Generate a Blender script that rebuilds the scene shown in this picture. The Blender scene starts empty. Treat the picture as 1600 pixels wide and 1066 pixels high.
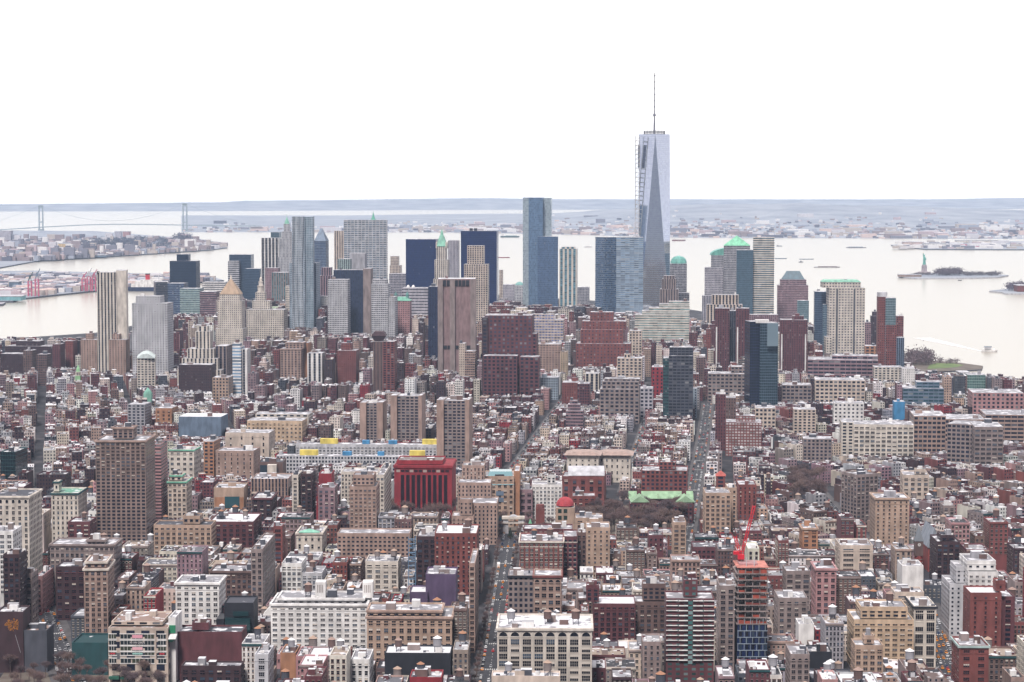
import bpy, math, random
import numpy as np
from mathutils import Vector
# ------------------------------------------------------------------ camera, sky, sun, exposure
SC = bpy.context.scene
col = SC.collection
F = 3465.0; EYE = 320.0; PITCH = math.atan((533-279)/F); CP, SP = math.cos(PITCH), math.sin(PITCH)
cd = bpy.data.cameras.new('camera'); cam = bpy.data.objects.new('camera', cd); col.objects.link(cam)
cam.location = (0, 0, EYE); cam.rotation_euler = (math.pi/2-PITCH, 0, 0)
cd.sensor_width = 36; cd.lens = 36*F/1600; cd.clip_start = 5; cd.clip_end = 120000
SC.camera = cam
SC.view_settings.view_transform = 'Standard'; SC.view_settings.look = 'None'
SC.view_settings.exposure = 0.18; SC.view_settings.gamma = 1; SC.view_settings.use_curve_mapping = False
SC.cycles.volume_bounces = 2; SC.cycles.max_bounces = 5; SC.cycles.diffuse_bounces = 1; SC.cycles.glossy_bounces = 2
SC.cycles.use_denoising = True
SUN_EL, SUN_AZ = math.radians(54), math.radians(195)   # azimuth clockwise from +Y (the view direction)
W = bpy.data.worlds.new('World'); SC.world = W; W.use_nodes = True
nt = W.node_tree; N = nt.nodes; L = nt.links
bg = N['Background']; bg.inputs['Strength'].default_value = 0.1
sky = N.new('ShaderNodeTexSky'); sky.sky_type = 'NISHITA'; sky.sun_disc = False
sky.sun_elevation = SUN_EL; sky.sun_rotation = SUN_AZ; sky.air_density = 1; sky.dust_density = 3
tc = N.new('ShaderNodeTexCoord')
mp = N.new('ShaderNodeMapping'); mp.inputs['Scale'].default_value = (1.2, 1.2, 7)
L.new(tc.outputs['Generated'], mp.inputs['Vector'])
nz = N.new('ShaderNodeTexNoise'); nz.inputs['Scale'].default_value = 2.2; nz.inputs['Detail'].default_value = 5
L.new(mp.outputs['Vector'], nz.inputs['Vector'])
cr = N.new('ShaderNodeValToRGB')                      # the overcast deck: cream white with faint grey cloud
cr.color_ramp.elements[0].position = 0.32; cr.color_ramp.elements[0].color = (0.80, 0.765, 0.735, 1)
cr.color_ramp.elements[1].position = 0.62; cr.color_ramp.elements[1].color = (1.0, 0.97, 0.925, 1)
L.new(nz.outputs['Fac'], cr.inputs['Fac'])
sx = N.new('ShaderNodeSeparateXYZ'); L.new(tc.outputs['Generated'], sx.inputs[0])
mr = N.new('ShaderNodeFloatCurve'); cv = mr.mapping.curves[0]     # sky made darker to the north, behind the camera, for glass reflections
cv.points[0].location = (0, .10); cv.points[1].location = (1, 1); cv.points.new(.34, .13); cv.points.new(.46, .48)
mr.mapping.update(); ma = N.new('ShaderNodeMath'); ma.operation = 'MULTIPLY_ADD'; ma.inputs[1].default_value = .5; ma.inputs[2].default_value = .5
L.new(sx.outputs['Y'], ma.inputs[0]); L.new(ma.outputs[0], mr.inputs['Value'])
mk_ = N.new('ShaderNodeMath'); mk_.operation = 'MULTIPLY'; mk_.inputs[1].default_value = 17.0; L.new(mr.outputs[0], mk_.inputs[0]); mr = mk_
tn = N.new('ShaderNodeValToRGB'); tn.color_ramp.elements[0].color = (.68, .66, 1.0, 1); tn.color_ramp.elements[1].position = .88; tn.color_ramp.elements.new(.5).color = (.82, .81, 1.0, 1); L.new(ma.outputs[0], tn.inputs['Fac'])
vt = N.new('ShaderNodeVectorMath'); vt.operation = 'MULTIPLY'; L.new(cr.outputs['Color'], vt.inputs[0]); L.new(tn.outputs['Color'], vt.inputs[1])
vm = N.new('ShaderNodeVectorMath'); vm.operation = 'SCALE'
L.new(vt.outputs[0], vm.inputs[0]); L.new(mr.outputs[0], vm.inputs['Scale'])
mx = N.new('ShaderNodeMix'); mx.data_type = 'RGBA'; mx.inputs['Factor'].default_value = 0.93
L.new(sky.outputs['Color'], mx.inputs['A']); L.new(vm.outputs['Vector'], mx.inputs['B'])
L.new(mx.outputs['Result'], bg.inputs['Color'])
sl = bpy.data.lights.new('sun', 'SUN'); sl.energy = 3.8; sl.angle = math.radians(10); sl.color = (1, 0.94, 0.91)
so = bpy.data.objects.new('sun', sl); col.objects.link(so)
so.rotation_euler = (math.pi/2-SUN_EL, 0, math.pi-SUN_AZ)
HAZE = 2.6e-5
# ------------------------------------------------------------------ projection helpers (pixels of the 1600x1066 photograph)
def ray(px, py):
    dx = (px-800)/F; dy = (533-py)/F
    return dx, CP+dy*SP, -SP+dy*CP
def P(px, py, Y):
    a, b, c = ray(px, py); t = Y/b
    return Vector((a*t, Y, EYE+c*t))
def GP(px, py, z=0.0):
    a, b, c = ray(px, py); t = (z-EYE)/c
    return Vector((a*t, b*t, z))
def proj(X, Y, Z):
    d = Y*CP-(Z-EYE)*SP; u = Y*SP+(Z-EYE)*CP
    return 800+F*X/d, 533-F*u/d
def zat(py, Y): return P(800, py, Y).z
R = random.Random(7)
# ------------------------------------------------------------------ colours (albedo)
C = dict(tan=(.35,.245,.205), cream=(.54,.45,.38), pale=(.60,.545,.48), white=(.74,.72,.70), brick=(.115,.038,.045), dbrick=(.052,.026,.032),
 red=(.26,.024,.034), brown=(.14,.088,.08), taupe=(.25,.20,.19), grey=(.33,.325,.35), lgrey=(.5,.5,.52), dgrey=(.075,.08,.10), black=(.018,.02,.028),
 navy=(.012,.025,.085), yellow=(.54,.40,.28), pink=(.40,.22,.22), orange=(.38,.19,.11), mauve=(.27,.175,.195), steel=(.30,.36,.42),
 slate=(.13,.18,.25), teal=(.015,.065,.072), mint=(.36,.46,.44), green=(.16,.42,.30), lime=(.42,.66,.36), rust=(.19,.058,.052), lav=(.41,.39,.43),
 blue=(.05,.22,.42), purple=(.09,.06,.12), snow=(.80,.80,.82), gold=(.36,.25,.16), wood=(.24,.20,.19), straw=(.42,.30,.23))
MC = {}
def mat(key, fn):
    if key not in MC:
        m = bpy.data.materials.new('_'.join(str(k) for k in key)[:50]); m.use_nodes = True
        fn(m.node_tree, m.node_tree.nodes['Principled BSDF']); MC[key] = m
    return MC[key]
def c4(c): return (c[0], c[1], c[2], 1)
def nn(t, ty, **k):
    n = t.nodes.new(ty)
    for a, b in k.items(): setattr(n, a, b)
    return n
def noise(t, scale, detail=3, coord='Object', sc3=None):
    tcn = nn(t, 'ShaderNodeTexCoord'); n = nn(t, 'ShaderNodeTexNoise'); n.inputs['Scale'].default_value = scale; n.inputs['Detail'].default_value = detail
    if sc3:
        m = nn(t, 'ShaderNodeMapping'); m.inputs['Scale'].default_value = sc3
        t.links.new(tcn.outputs[coord], m.inputs['Vector']); t.links.new(m.outputs['Vector'], n.inputs['Vector'])
    else: t.links.new(tcn.outputs[coord], n.inputs['Vector'])
    return n.outputs['Fac']
def ramp(t, fac, p0, a, p1, b):
    r = nn(t, 'ShaderNodeValToRGB'); e = r.color_ramp.elements
    e[0].position = p0; e[0].color = c4(a); e[1].position = p1; e[1].color = c4(b); t.links.new(fac, r.inputs['Fac']); return r.outputs['Color']
def mul(c, k): return tuple(min(.95, x*k) for x in c)
def solid(c, rough=.85, var=.3, metal=0):
    c = C.get(c, c) if isinstance(c, str) else c
    def f(t, b):
        k = ramp(t, noise(t, .18, 4, sc3=(1, 1, .35)), .3, mul(c, 1-var), .7, mul(c, 1+var))
        t.links.new(k, b.inputs['Base Color']); b.inputs['Roughness'].default_value = rough; b.inputs['Metallic'].default_value = metal
    return mat(('solid', tuple(round(x, 3) for x in c), rough, var, metal), f)
def math_(t, op, a, b=None, clamp=False):
    n = nn(t, 'ShaderNodeMath', operation=op, use_clamp=clamp)
    for i, v in enumerate((a, b)):
        if v is None: continue
        if isinstance(v, (int, float)): n.inputs[i].default_value = v
        else: t.links.new(v, n.inputs[i])
    return n.outputs[0]
def facade(wall, glass=(.014,.018,.035), wf=.45, hf=.5, grough=.25, lit=.12, attr=False, gmetal=0.0, gvar=.5):
    """window grid from the UV map: one UV unit is one bay by one storey"""
    wall = C.get(wall, wall) if isinstance(wall, str) else wall
    def f(t, b):
        uv = nn(t, 'ShaderNodeUVMap'); s = nn(t, 'ShaderNodeSeparateXYZ'); t.links.new(uv.outputs[0], s.inputs[0])
        U, V = s.outputs['X'], s.outputs['Y']
        fu, fv = math_(t, 'FRACT', U), math_(t, 'FRACT', V)
        mu = math_(t, 'LESS_THAN', math_(t, 'ABSOLUTE', math_(t, 'SUBTRACT', fu, .5)), wf/2)
        mv = math_(t, 'LESS_THAN', math_(t, 'ABSOLUTE', math_(t, 'SUBTRACT', fv, .48)), hf/2)
        mk = math_(t, 'MULTIPLY', mu, mv)
        cc = nn(t, 'ShaderNodeCombineXYZ'); oi = nn(t, 'ShaderNodeObjectInfo')
        t.links.new(math_(t, 'FLOOR', U), cc.inputs[0]); t.links.new(math_(t, 'FLOOR', V), cc.inputs[1]); t.links.new(oi.outputs['Random'], cc.inputs[2])
        wn = nn(t, 'ShaderNodeTexWhiteNoise', noise_dimensions='3D'); t.links.new(cc.outputs[0], wn.inputs['Vector'])
        r = nn(t, 'ShaderNodeValToRGB'); r.color_ramp.interpolation = 'LINEAR'; e = r.color_ramp.elements
        e[0].position = 0; e[0].color = c4(mul(glass, 1-gvar)); e[1].position = 1-lit; e[1].color = c4(mul(glass, 1+gvar))
        x = r.color_ramp.elements.new(1.0); x.color = c4(tuple(.22+.5*g for g in glass))
        t.links.new(wn.outputs['Value'], r.inputs['Fac'])
        g2 = nn(t, 'ShaderNodeTexNoise'); g2.inputs['Scale'].default_value = .05; tcn = nn(t, 'ShaderNodeTexCoord'); t.links.new(tcn.outputs['Object'], g2.inputs['Vector'])
        nf = noise(t, .15, 4, sc3=(1, 1, .3))
        m = nn(t, 'ShaderNodeMix', data_type='RGBA'); t.links.new(mk, m.inputs['Factor'])
        if attr:
            at = nn(t, 'ShaderNodeVertexColor', layer_name='wall_colour'); v = nn(t, 'ShaderNodeHueSaturation')
            t.links.new(at.outputs['Color'], v.inputs['Color'])
            mr2 = nn(t, 'ShaderNodeMapRange'); t.links.new(nf, mr2.inputs['Value']); mr2.inputs['From Min'].default_value = .3; mr2.inputs['From Max'].default_value = .7; mr2.inputs['To Min'].default_value = .62; mr2.inputs['To Max'].default_value = 1.3
            t.links.new(mr2.outputs['Result'], v.inputs['Value']); t.links.new(v.outputs['Color'], m.inputs['A'])
        else:
            t.links.new(ramp(t, nf, .3, mul(wall, .72), .7, mul(wall, 1.2)), m.inputs['A'])
        t.links.new(r.outputs['Color'], m.inputs['B']); t.links.new(m.outputs['Result'], b.inputs['Base Color'])
        rr = nn(t, 'ShaderNodeMapRange'); t.links.new(mk, rr.inputs['Value']); rr.inputs['To Min'].default_value = .88; rr.inputs['To Max'].default_value = grough
        t.links.new(rr.outputs['Result'], b.inputs['Roughness'])
        if gmetal: t.links.new(math_(t, 'MULTIPLY', mk, gmetal), b.inputs['Metallic'])
        if gmetal: return
        bp = nn(t, 'ShaderNodeBump', invert=True); bp.inputs['Strength'].default_value = .5; bp.inputs['Distance'].default_value = .4
        t.links.new(mk, bp.inputs['Height']); t.links.new(bp.outputs[0], b.inputs['Normal'])
    return mat(('facade', tuple(round(x, 3) for x in wall), tuple(round(x, 3) for x in glass), wf, hf, grough, lit, attr, gmetal), f)
def roofmat(c, snow=.3):
    c = C.get(c, c) if isinstance(c, str) else c
    def f(t, b):
        t.links.new(ramp(t, noise(t, .13, 7), .64-snow*.42, mul(c, .75), .70-snow*.42, (.68, .68, .70)), b.inputs['Base Color']); b.inputs['Roughness'].default_value = .9
    return mat(('roof', tuple(round(x, 3) for x in c), snow), f)
def glassmat(c, rough=.2, metal=0.0):
    return mat(('glass', tuple(c), rough, metal), lambda t, b: (setattr(b.inputs['Base Color'], 'default_value', c4(c)), setattr(b.inputs['Roughness'], 'default_value', rough), setattr(b.inputs['Metallic'], 'default_value', metal)))
# ------------------------------------------------------------------ mesh helpers
class M:
    def __init__(s): s.v = []; s.f = []; s.mi = []; s.uv = []; s.c = []
    def face(s, pts, m=0, uv=None, c=None):
        n = len(s.v); s.v += [tuple(p) for p in pts]; k = len(pts); s.f.append(tuple(range(n, n+k))); s.mi.append(m)
        s.uv += uv if uv else [(0, 0)]*k; s.c += [c or (1, 1, 1)]*k
    def ob(s, A, ph, w, d, z0, z1, m=0, tm=None, bay=None, fl=3.6, sides='FRBL', c=None, bottom=False, top=True, tc_=None):
        """box from the front-left corner A along heading ph; walls get bay/storey UVs, the top material tm"""
        cx, sx_ = math.cos(ph), math.sin(ph)
        q = [(A[0], A[1]), (A[0]+w*cx, A[1]+w*sx_), (A[0]+w*cx-d*sx_, A[1]+w*sx_+d*cx), (A[0]-d*sx_, A[1]+d*cx)]
        for i, nm in enumerate('FRBL'):
            a, b = q[i], q[(i+1) % 4]; ln = w if i % 2 == 0 else d
            if bay and nm in sides:
                nb = max(1, round(ln/bay)); nf = max(1, round((z1-z0)/fl)); uv = [(0, 0), (nb, 0), (nb, nf), (0, nf)]
            else: uv = None
            s.face([(a[0], a[1], z0), (b[0], b[1], z0), (b[0], b[1], z1), (a[0], a[1], z1)], m, uv, c)
        if top: s.face([(x, y, z1) for x, y in q], m if tm is None else tm, None, tc_ or c)
        if bottom: s.face([(x, y, z0) for x, y in reversed(q)], m, None, c)
        return q
    def bx(s, x0, x1, y0, y1, z0, z1, m=0, **k): return s.ob((x0, y0), 0, x1-x0, y1-y0, z0, z1, m, bottom=True, **k)
    def cyl(s, x, y, z0, z1, r0, r1=None, n=12, m=0, cap=True):
        r1 = r0 if r1 is None else r1
        a = [(math.cos(2*math.pi*i/n), math.sin(2*math.pi*i/n)) for i in range(n)]
        for i in range(n):
            p, q = a[i], a[(i+1) % n]
            if r1 > 1e-3: s.face([(x+r0*p[0], y+r0*p[1], z0), (x+r0*q[0], y+r0*q[1], z0), (x+r1*q[0], y+r1*q[1], z1), (x+r1*p[0], y+r1*p[1], z1)], m)
            else: s.face([(x+r0*p[0], y+r0*p[1], z0), (x+r0*q[0], y+r0*q[1], z0), (x, y, z1)], m)
        if cap and r1 > 1e-3: s.face([(x+r1*p[0], y+r1*p[1], z1) for p in a], m)
    def bar(s, a, b, r, m=0):
        a = Vector(a); b = Vector(b); d = (b-a).normalized(); u = d.cross(Vector((0, 0, 1)))
        if u.length < 1e-3: u = Vector((1, 0, 0))
        u.normalize(); w = d.cross(u); u *= r; w *= r; o = [u+w, -u+w, -u-w, u-w]
        for i in range(4): s.face([a+o[i], a+o[(i+1) % 4], b+o[(i+1) % 4], b+o[i]], m)
    def frus(s, q0, z0, q1, z1, m=0, top=True):
        n = len(q0)
        for i in range(n):
            j = (i+1) % n; s.face([(*q0[i], z0), (*q0[j], z0), (*q1[j], z1), (*q1[i], z1)], m)
        if top: s.face([(*p, z1) for p in q1], m)
    def mesh(s, name, mats, loc=(0, 0, 0), colour=False):
        me = bpy.data.meshes.new(name); lx, ly, lz = loc
        me.from_pydata([(a-lx, b-ly, c-lz) for a, b, c in s.v], [], s.f)
        for m in mats: me.materials.append(m)
        me.polygons.foreach_set('material_index', s.mi)
        u = me.uv_layers.new(name='UVMap'); u.data.foreach_set('uv', np.array(s.uv, 'f').ravel())
        if colour:
            ca = me.color_attributes.new('wall_colour', 'FLOAT_COLOR', 'CORNER'); a = np.ones((len(s.c), 4), 'f'); a[:, :3] = np.array(s.c, 'f'); ca.data.foreach_set('color', a.ravel())
        me.update(); return me
    def build(s, name, mats, parent=None, loc=None, **k):
        if parent is not None: loc = wloc(parent)
        elif loc is None: loc = s.v[0] if s.v else (0, 0, 0)
        me = s.mesh(name, mats if isinstance(mats, (list, tuple)) else [mats], loc, **k)
        o = bpy.data.objects.new(name, me); col.objects.link(o)
        if parent is not None: o.parent = parent
        else: o.location = loc
        return o
def wloc(o):
    p = Vector(o.location)
    while o.parent: o = o.parent; p += o.location
    return p
def tag(o, label=None, cat=None, group=None, kind=None):
    if label: o['label'] = label
    if cat: o['category'] = cat
    if group: o['group'] = group
    if kind: o['kind'] = kind
    return o
def empty(name, loc, label=None, cat=None, group=None):
    o = bpy.data.objects.new(name, None); col.objects.link(o); o.location = loc; o.empty_display_size = 5
    return tag(o, label, cat, group)
def inset(q, d):
    cx = sum(p[0] for p in q)/4; cy = sum(p[1] for p in q)/4
    w = math.dist(q[0], q[1]); h = math.dist(q[1], q[2]); k = max(.0, 1-2*d/max(.1, min(w, h)))
    ax = ((q[1][0]-q[0][0])/w, (q[1][1]-q[0][1])/w); ay = ((q[3][0]-q[0][0])/h, (q[3][1]-q[0][1])/h)
    W2, H2 = max(w/2-d, 0.01), max(h/2-d, 0.01)
    return [(cx+sx_*W2*ax[0]+sy*H2*ay[0], cy+sx_*W2*ax[1]+sy*H2*ay[1]) for sx_, sy in ((-1, -1), (1, -1), (1, 1), (-1, 1))]
# ------------------------------------------------------------------ windows as parts
WM = {}
def winmesh(w, h, frame, var, arch=False):
    key = (round(w, 1), round(h, 1), frame, var, arch)
    if key in WM: return WM[key]
    m = M(); w, h = key[0], key[1]; pane = -.04
    if arch:
        n = 8; pts = [(-w/2, pane, -h/2), (w/2, pane, -h/2), (w/2, pane, h/2-w/2)] + [(w/2*math.cos(math.pi*i/n), pane, h/2-w/2+w/2*math.sin(math.pi*i/n)) for i in range(1, n)] + [(-w/2, pane, h/2-w/2)]
        m.face(pts, 0)
        for i in range(n):
            a0, a1 = math.pi*i/n, math.pi*(i+1)/n
            m.face([((w/2+r)*math.cos(a), -.22, h/2-w/2+(w/2+r)*math.sin(a)) for a, r in ((a0, 0), (a1, 0), (a1, .35), (a0, .35))][::-1], 1)
    else:
        m.face([(-w/2, pane, -h/2), (w/2, pane, -h/2), (w/2, pane, h/2), (-w/2, pane, h/2)], 0)
        if var == 1: m.face([(-w/2+.05, pane-.01, 0), (w/2-.05, pane-.01, 0), (w/2-.05, pane-.01, h/2-.05), (-w/2+.05, pane-.01, h/2-.05)], 2)
        if var == 2: m.face([(-w/2+.05, pane-.01, -h*.3), (w/2-.05, pane-.01, -h*.3), (w/2-.05, pane-.01, h/2-.05), (-w/2+.05, pane-.01, h/2-.05)], 3)
        m.bx(-w/2-.15, w/2+.15, -.2, 0, h/2, h/2+.22, 1)
        nm = max(1, round(w/1.3))
        for i in range(1, nm): m.bx(-w/2+i*w/nm-.05, -w/2+i*w/nm+.05, -.1, 0, -h/2, h/2, 1)
        m.bx(-w/2, w/2, -.09, 0, -.05, .05, 1)
    m.bx(-w/2-.2, w/2+.2, -.32, 0, -h/2-.22, -h/2, 1)
    fc = C[frame] if isinstance(frame, str) else frame
    WM[key] = m.mesh('window', [glassmat((.006, .008, .016), .25), solid(fc, var=.08), solid('pale', var=.05), glassmat((.05, .08, .12), .12)]); return WM[key]
def windows(root, A, ph, w, z0, z1, bay, fl, ww, wh, frame, cnt, rest, ydir=1, arch_top=False, margin=0., name='window'):
    """individual windows on one wall; past 100 on a building the remainder is collected in rest"""
    nb = max(1, round((w-2*margin)/bay)); nf = max(1, round((z1-z0)/fl)); rx = wloc(root)
    dx, dy = math.cos(ph), math.sin(ph); bw = (w-2*margin)/nb; fh = (z1-z0)/nf
    for j in range(nf-1, -1, -1):
        for i in range(nb):
            u = margin+(i+.5)*bw; x = A[0]+u*dx; y = A[1]+u*dy; z = z0+(j+.5)*fh
            ar = arch_top and j == nf-1; r = R.random(); var = 0 if r < .7 else (1 if r < .85 else 2)
            if cnt[0] < 100:
                me = winmesh(min(ww, bw*.85), wh, frame, 0 if ar else var, ar)
                o = bpy.data.objects.new(name, me); col.objects.link(o); o.parent = root
                o.location = (x-rx[0], y-rx[1], z-rx[2]); o.rotation_euler[2] = ph; cnt[0] += 1
            else:
                hw = min(ww, bw*.85)/2; ox, oy = .05*dy, -.05*dx
                rest.face([(x-hw*dx+ox, y-hw*dy+oy, z-wh/2), (x+hw*dx+ox, y+hw*dy+oy, z-wh/2), (x+hw*dx+ox, y+hw*dy+oy, z+wh/2), (x-hw*dx+ox, y-hw*dy+oy, z+wh/2)], 0)
                ox, oy = .15*dy, -.15*dx
                rest.face([(x-hw*dx+ox, y-hw*dy+oy, z-wh/2-.3), (x+hw*dx+ox, y+hw*dy+oy, z-wh/2-.3), (x+hw*dx+ox, y+hw*dy+oy, z-wh/2), (x-hw*dx+ox, y-hw*dy+oy, z-wh/2)], 1)
# ------------------------------------------------------------------ occupancy map, heroes, roof furniture
OX, OY, CELL = -1700, 900, 3.0
occ = np.zeros((1250, 2100), bool)      # [x, y]
def mark(q, test=False, grow=0):
    """rasterise a parallelogram q (4 corners) on the map"""
    a = np.array(q[0]); u = np.array(q[1])-a; v = np.array(q[3])-a
    nu = max(2, int(np.hypot(*u)/2.2)); nv = max(2, int(np.hypot(*v)/2.2))
    g = a+np.linspace(.02, .98, nu)[:, None, None]*u+np.linspace(.02, .98, nv)[None, :, None]*v
    ix = ((g[..., 0]-OX)/CELL).astype(int).clip(0, occ.shape[0]-1); iy = ((g[..., 1]-OY)/CELL).astype(int).clip(0, occ.shape[1]-1)
    if test: return occ[ix, iy].mean()
    occ[ix, iy] = True
HERO = []; TANKS = []
A_N, A_S = math.radians(1.4), math.radians(5.3)
STY = {'p': dict(bay=3.4, fl=3.7, wf=.56, hf=.57), 'r': dict(bay=3.0, fl=3.8, wf=.94, hf=.5), 'v': dict(bay=3.4, fl=3.8, wf=.5, hf=.93),
 'c': dict(bay=2.6, fl=3.9, wf=.93, hf=.88), 'b': dict(bay=3.4, fl=3.7, wf=0, hf=0), 'd': dict(bay=4.2, fl=3.4, wf=.62, hf=.5)}
def roofkit(root, q, z, ph, n, colr, near=True):
    """bulkheads, plant and vents of one roof, each a part"""
    a = Vector((q[0][0], q[0][1])); u = Vector((q[1][0]-q[0][0], q[1][1]-q[0][1])); v = Vector((q[3][0]-q[0][0], q[3][1]-q[0][1]))
    lu, lv = u.length, v.length
    if lu < 5 or lv < 5: return
    for i in range(n):
        w = min(R.uniform(3, 8), lu*.4); d = min(R.uniform(3, 7), lv*.4); h = R.uniform(2.4, 5)
        s, t = R.uniform(.08, .92-w/lu), R.uniform(.1, .9-d/lv); p = a+u*s+v*t
        m = M(); m.ob(p, ph, w, d, z, z+h, 0, 1); m.build('bulkhead', [solid(R.choice([colr, 'taupe', 'white', 'grey', 'dgrey', 'brown'])), roofmat('lgrey', R.choice([.2, .7]))], root)
    if near:
        for i in range(R.randint(2, 5)):
            w = R.uniform(1.2, 3); d = R.uniform(1, 2.5); p = a+u*R.uniform(.05, .85)+v*R.uniform(.05, .8)
            m = M(); m.ob(p, ph, w, d, z, z+R.uniform(.8, 2), 0); m.build('vent', solid(R.choice(['white', 'lgrey', 'grey', 'dgrey'])), root)
def B(x0, x1, yt, yb, Y, D, sty, wall, label, cat='building', name=None, tiers=(), a=None, glass=None, roof='grey', snow=.3, tank=0, bulk=None,
      real=None, cornice=None, frame=None, rot=None, arch=False, ww=None, wh=None, keep=True, win=True, base_z=0, into=None, **ov):
    """tiers: (x0,x1,ytop,dY,depth) stacked on the first box. label 'short name|rest'"""
    short = label.split('|')[0]; label = label.replace('|', '')
    if Y is None: Y = 305*F/(yb-279)
    if into: Y *= into['kY']
    kY = into['kY'] if into else min(1.0, (308*F/(yb-279))/Y)
    if not into: Y *= kY
    s = dict(STY[sty]); s.update({k: v for k, v in ov.items() if k in s})
    if a is None: a = A_N if Y < 2080 else A_S
    ph = -a if rot is None else math.radians(rot)
    real = (Y < 2150 and sty in 'pd' and win) if real is None else real
    boxes = []; zb = base_z
    for (u0, u1, ty, dy, dd) in [(x0, x1, yt, 0, D)]+list(tiers):
        YY = Y+dy; z1 = zat(ty, YY)
        d0 = YY*CP-(z1-EYE)*SP; X0 = (u0-800)*d0/F
        k = (u1-800)/F       # X0+t cos = k*((YY+t sin)CP-(z1-EYE)SP)
        t = (k*d0-X0)/(math.cos(ph)-k*CP*math.sin(ph))
        boxes.append(((X0, YY), t, dd, zb if z1 > zb else 0, z1)); zb = z1 if z1 > zb else zb
    A0, w0, _, _, z1 = boxes[0]
    root = into['root'] if into else empty(name or ('skyscraper' if max(b[4] for b in boxes) > 110 else 'apartment_tower' if max(b[4] for b in boxes) > 60 else 'building'),
                 (A0[0]+w0/2*math.cos(ph), A0[1]+w0/2*math.sin(ph), base_z), label, cat)
    near = Y < 2300
    g = glass or (.014, .018, .035); g = C.get(g, g) if isinstance(g, str) else g
    wm_ = solid(wall) if (real or sty == 'b') else facade(wall, g, s['wf'], s['hf'], lit=.0 if sty in 'cv' else .12, gmetal=.55 if sty == 'c' else 0, grough=.18, gvar=.22 if sty == 'c' else .5)
    mw, mrf, cnt, rest = M(), M(), (into['cnt'] if into else [0]), M()
    for i, (A, w, d, z0, z1) in enumerate(boxes):
        q = mw.ob(A, ph, w, d, z0, z1, 0, 1, bay=None if real else s['bay'], fl=s['fl'], top=not near)
        if near:
            qi = inset(q, .45)
            for j in range(4):
                k = (j+1) % 4
                mw.face([(*q[j], z1), (*q[k], z1), (*qi[k], z1), (*qi[j], z1)], 1)
                mw.face([(*qi[k], z1-1.1), (*qi[j], z1-1.1), (*qi[j], z1), (*qi[k], z1)], 1)
            mrf.face([(*p, z1-1.1) for p in qi], 0)
        else: mrf.face([(*p, z1+.05) for p in inset(q, .3)], 0)
        if cornice:
            cm = M(); e = .9
            cx, sx_ = math.cos(ph), math.sin(ph); AA = (A[0]-e*cx+e*sx_, A[1]-e*sx_-e*cx)
            cm.ob(AA, ph, w+2*e, d+2*e, z1-1.6, z1-.3, 0, bottom=True, top=False)
            qq = [(AA[0], AA[1]), (AA[0]+(w+2*e)*cx, AA[1]+(w+2*e)*sx_), (AA[0]+(w+2*e)*cx-(d+2*e)*sx_, AA[1]+(w+2*e)*sx_+(d+2*e)*cx), (AA[0]-(d+2*e)*sx_, AA[1]+(d+2*e)*cx)]
            for j in range(4): cm.face([(*qq[j], z1-.3), (*qq[(j+1) % 4], z1-.3), (*q[(j+1) % 4], z1-.28), (*q[j], z1-.28)])
            cm.build('cornice', solid(cornice), root)
        if real and (len(label)+i) % 2 == 0 and w > 10:
            nb_ = max(1, round(w/s['bay'])); cxx, sxx = math.cos(ph), math.sin(ph)
            for k_ in range(0, nb_+1, 1 if s['bay'] > 4.6 else 2):
                u_ = min(max(k_*w/nb_-.3, 0), w-.6); mw.ob((A[0]+u_*cxx+.28*sxx, A[1]+u_*sxx-.28*cxx), ph, .6, .27, z0 if z0 > 1 else 0, z1-1.4)
        if real:
            lo = max(z0, zat(yb+60, Y)) if i == 0 else z0
            W_, H_ = ww or s['bay']*s['wf'], wh or s['fl']*s['hf']; fr = frame or wall
            windows(root, A, ph, w, lo+.5, z1-2.0, s['bay'], s['fl'], W_, H_, fr, cnt, rest, arch_top=arch)
            hh_ = z1-z0
            for f_ in ((.93, .16) if hh_ > 26 else (.9,)):
                zc = z1-2-(1-f_)*(hh_-2)*(1 if f_ > .5 else .97); cxx, sxx = math.cos(ph), math.sin(ph); sc = M(); sc.ob((A[0]-.25*cxx+.25*sxx, A[1]-.25*sxx-.25*cxx), ph, w+.5, d+.5, zc-.25, zc+.25, bottom=True); sc.build('string_course', solid(fr), root)
            cx = (q[0][0]+q[1][0])/2
            if proj(cx, A[1], z1)[0] < 885: windows(root, q[1], ph+math.pi/2, d, lo+.5, z1-2.0, s['bay'], s['fl'], W_, H_, fr, cnt, rest)
            else: windows(root, q[3], ph-math.pi/2, d, lo+.5, z1-2.0, s['bay'], s['fl'], W_, H_, fr, cnt, rest)
        if i == 0: mark(q)
    mw.build('wall', [wm_, solid(mul(C[wall] if isinstance(wall, str) else wall, 1.1))], root)
    ro = mrf.build('roof', roofmat(roof, snow), root)
    if rest.f: tag(rest.build('window', [glassmat((.012, .016, .03), .15), solid(frame or wall, var=.08)], root), kind='stuff')
    A, w, d, z0, z1 = boxes[-1]
    qt = [(A[0], A[1]), (A[0]+w*math.cos(ph), A[1]+w*math.sin(ph)), (A[0]+w*math.cos(ph)-d*math.sin(ph), A[1]+w*math.sin(ph)+d*math.cos(ph)), (A[0]-d*math.sin(ph), A[1]+d*math.cos(ph))]
    if bulk is None: bulk = 2 if near else (1 if Y < 4300 else 0)
    if bulk: roofkit(ro, qt, z1-(1.1 if near else 0), ph, bulk, wall, near)
    for i in range(tank):
        f = (i+.5+R.uniform(-.2, .2))/tank
        TANKS.append((qt[0][0]+(qt[1][0]-qt[0][0])*f+(qt[3][0]-qt[0][0])*.4, qt[0][1]+(qt[1][1]-qt[0][1])*f+(qt[3][1]-qt[0][1])*.4, z1-(1.1 if near else 0), short, R.randint(0, 3), root))
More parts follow.
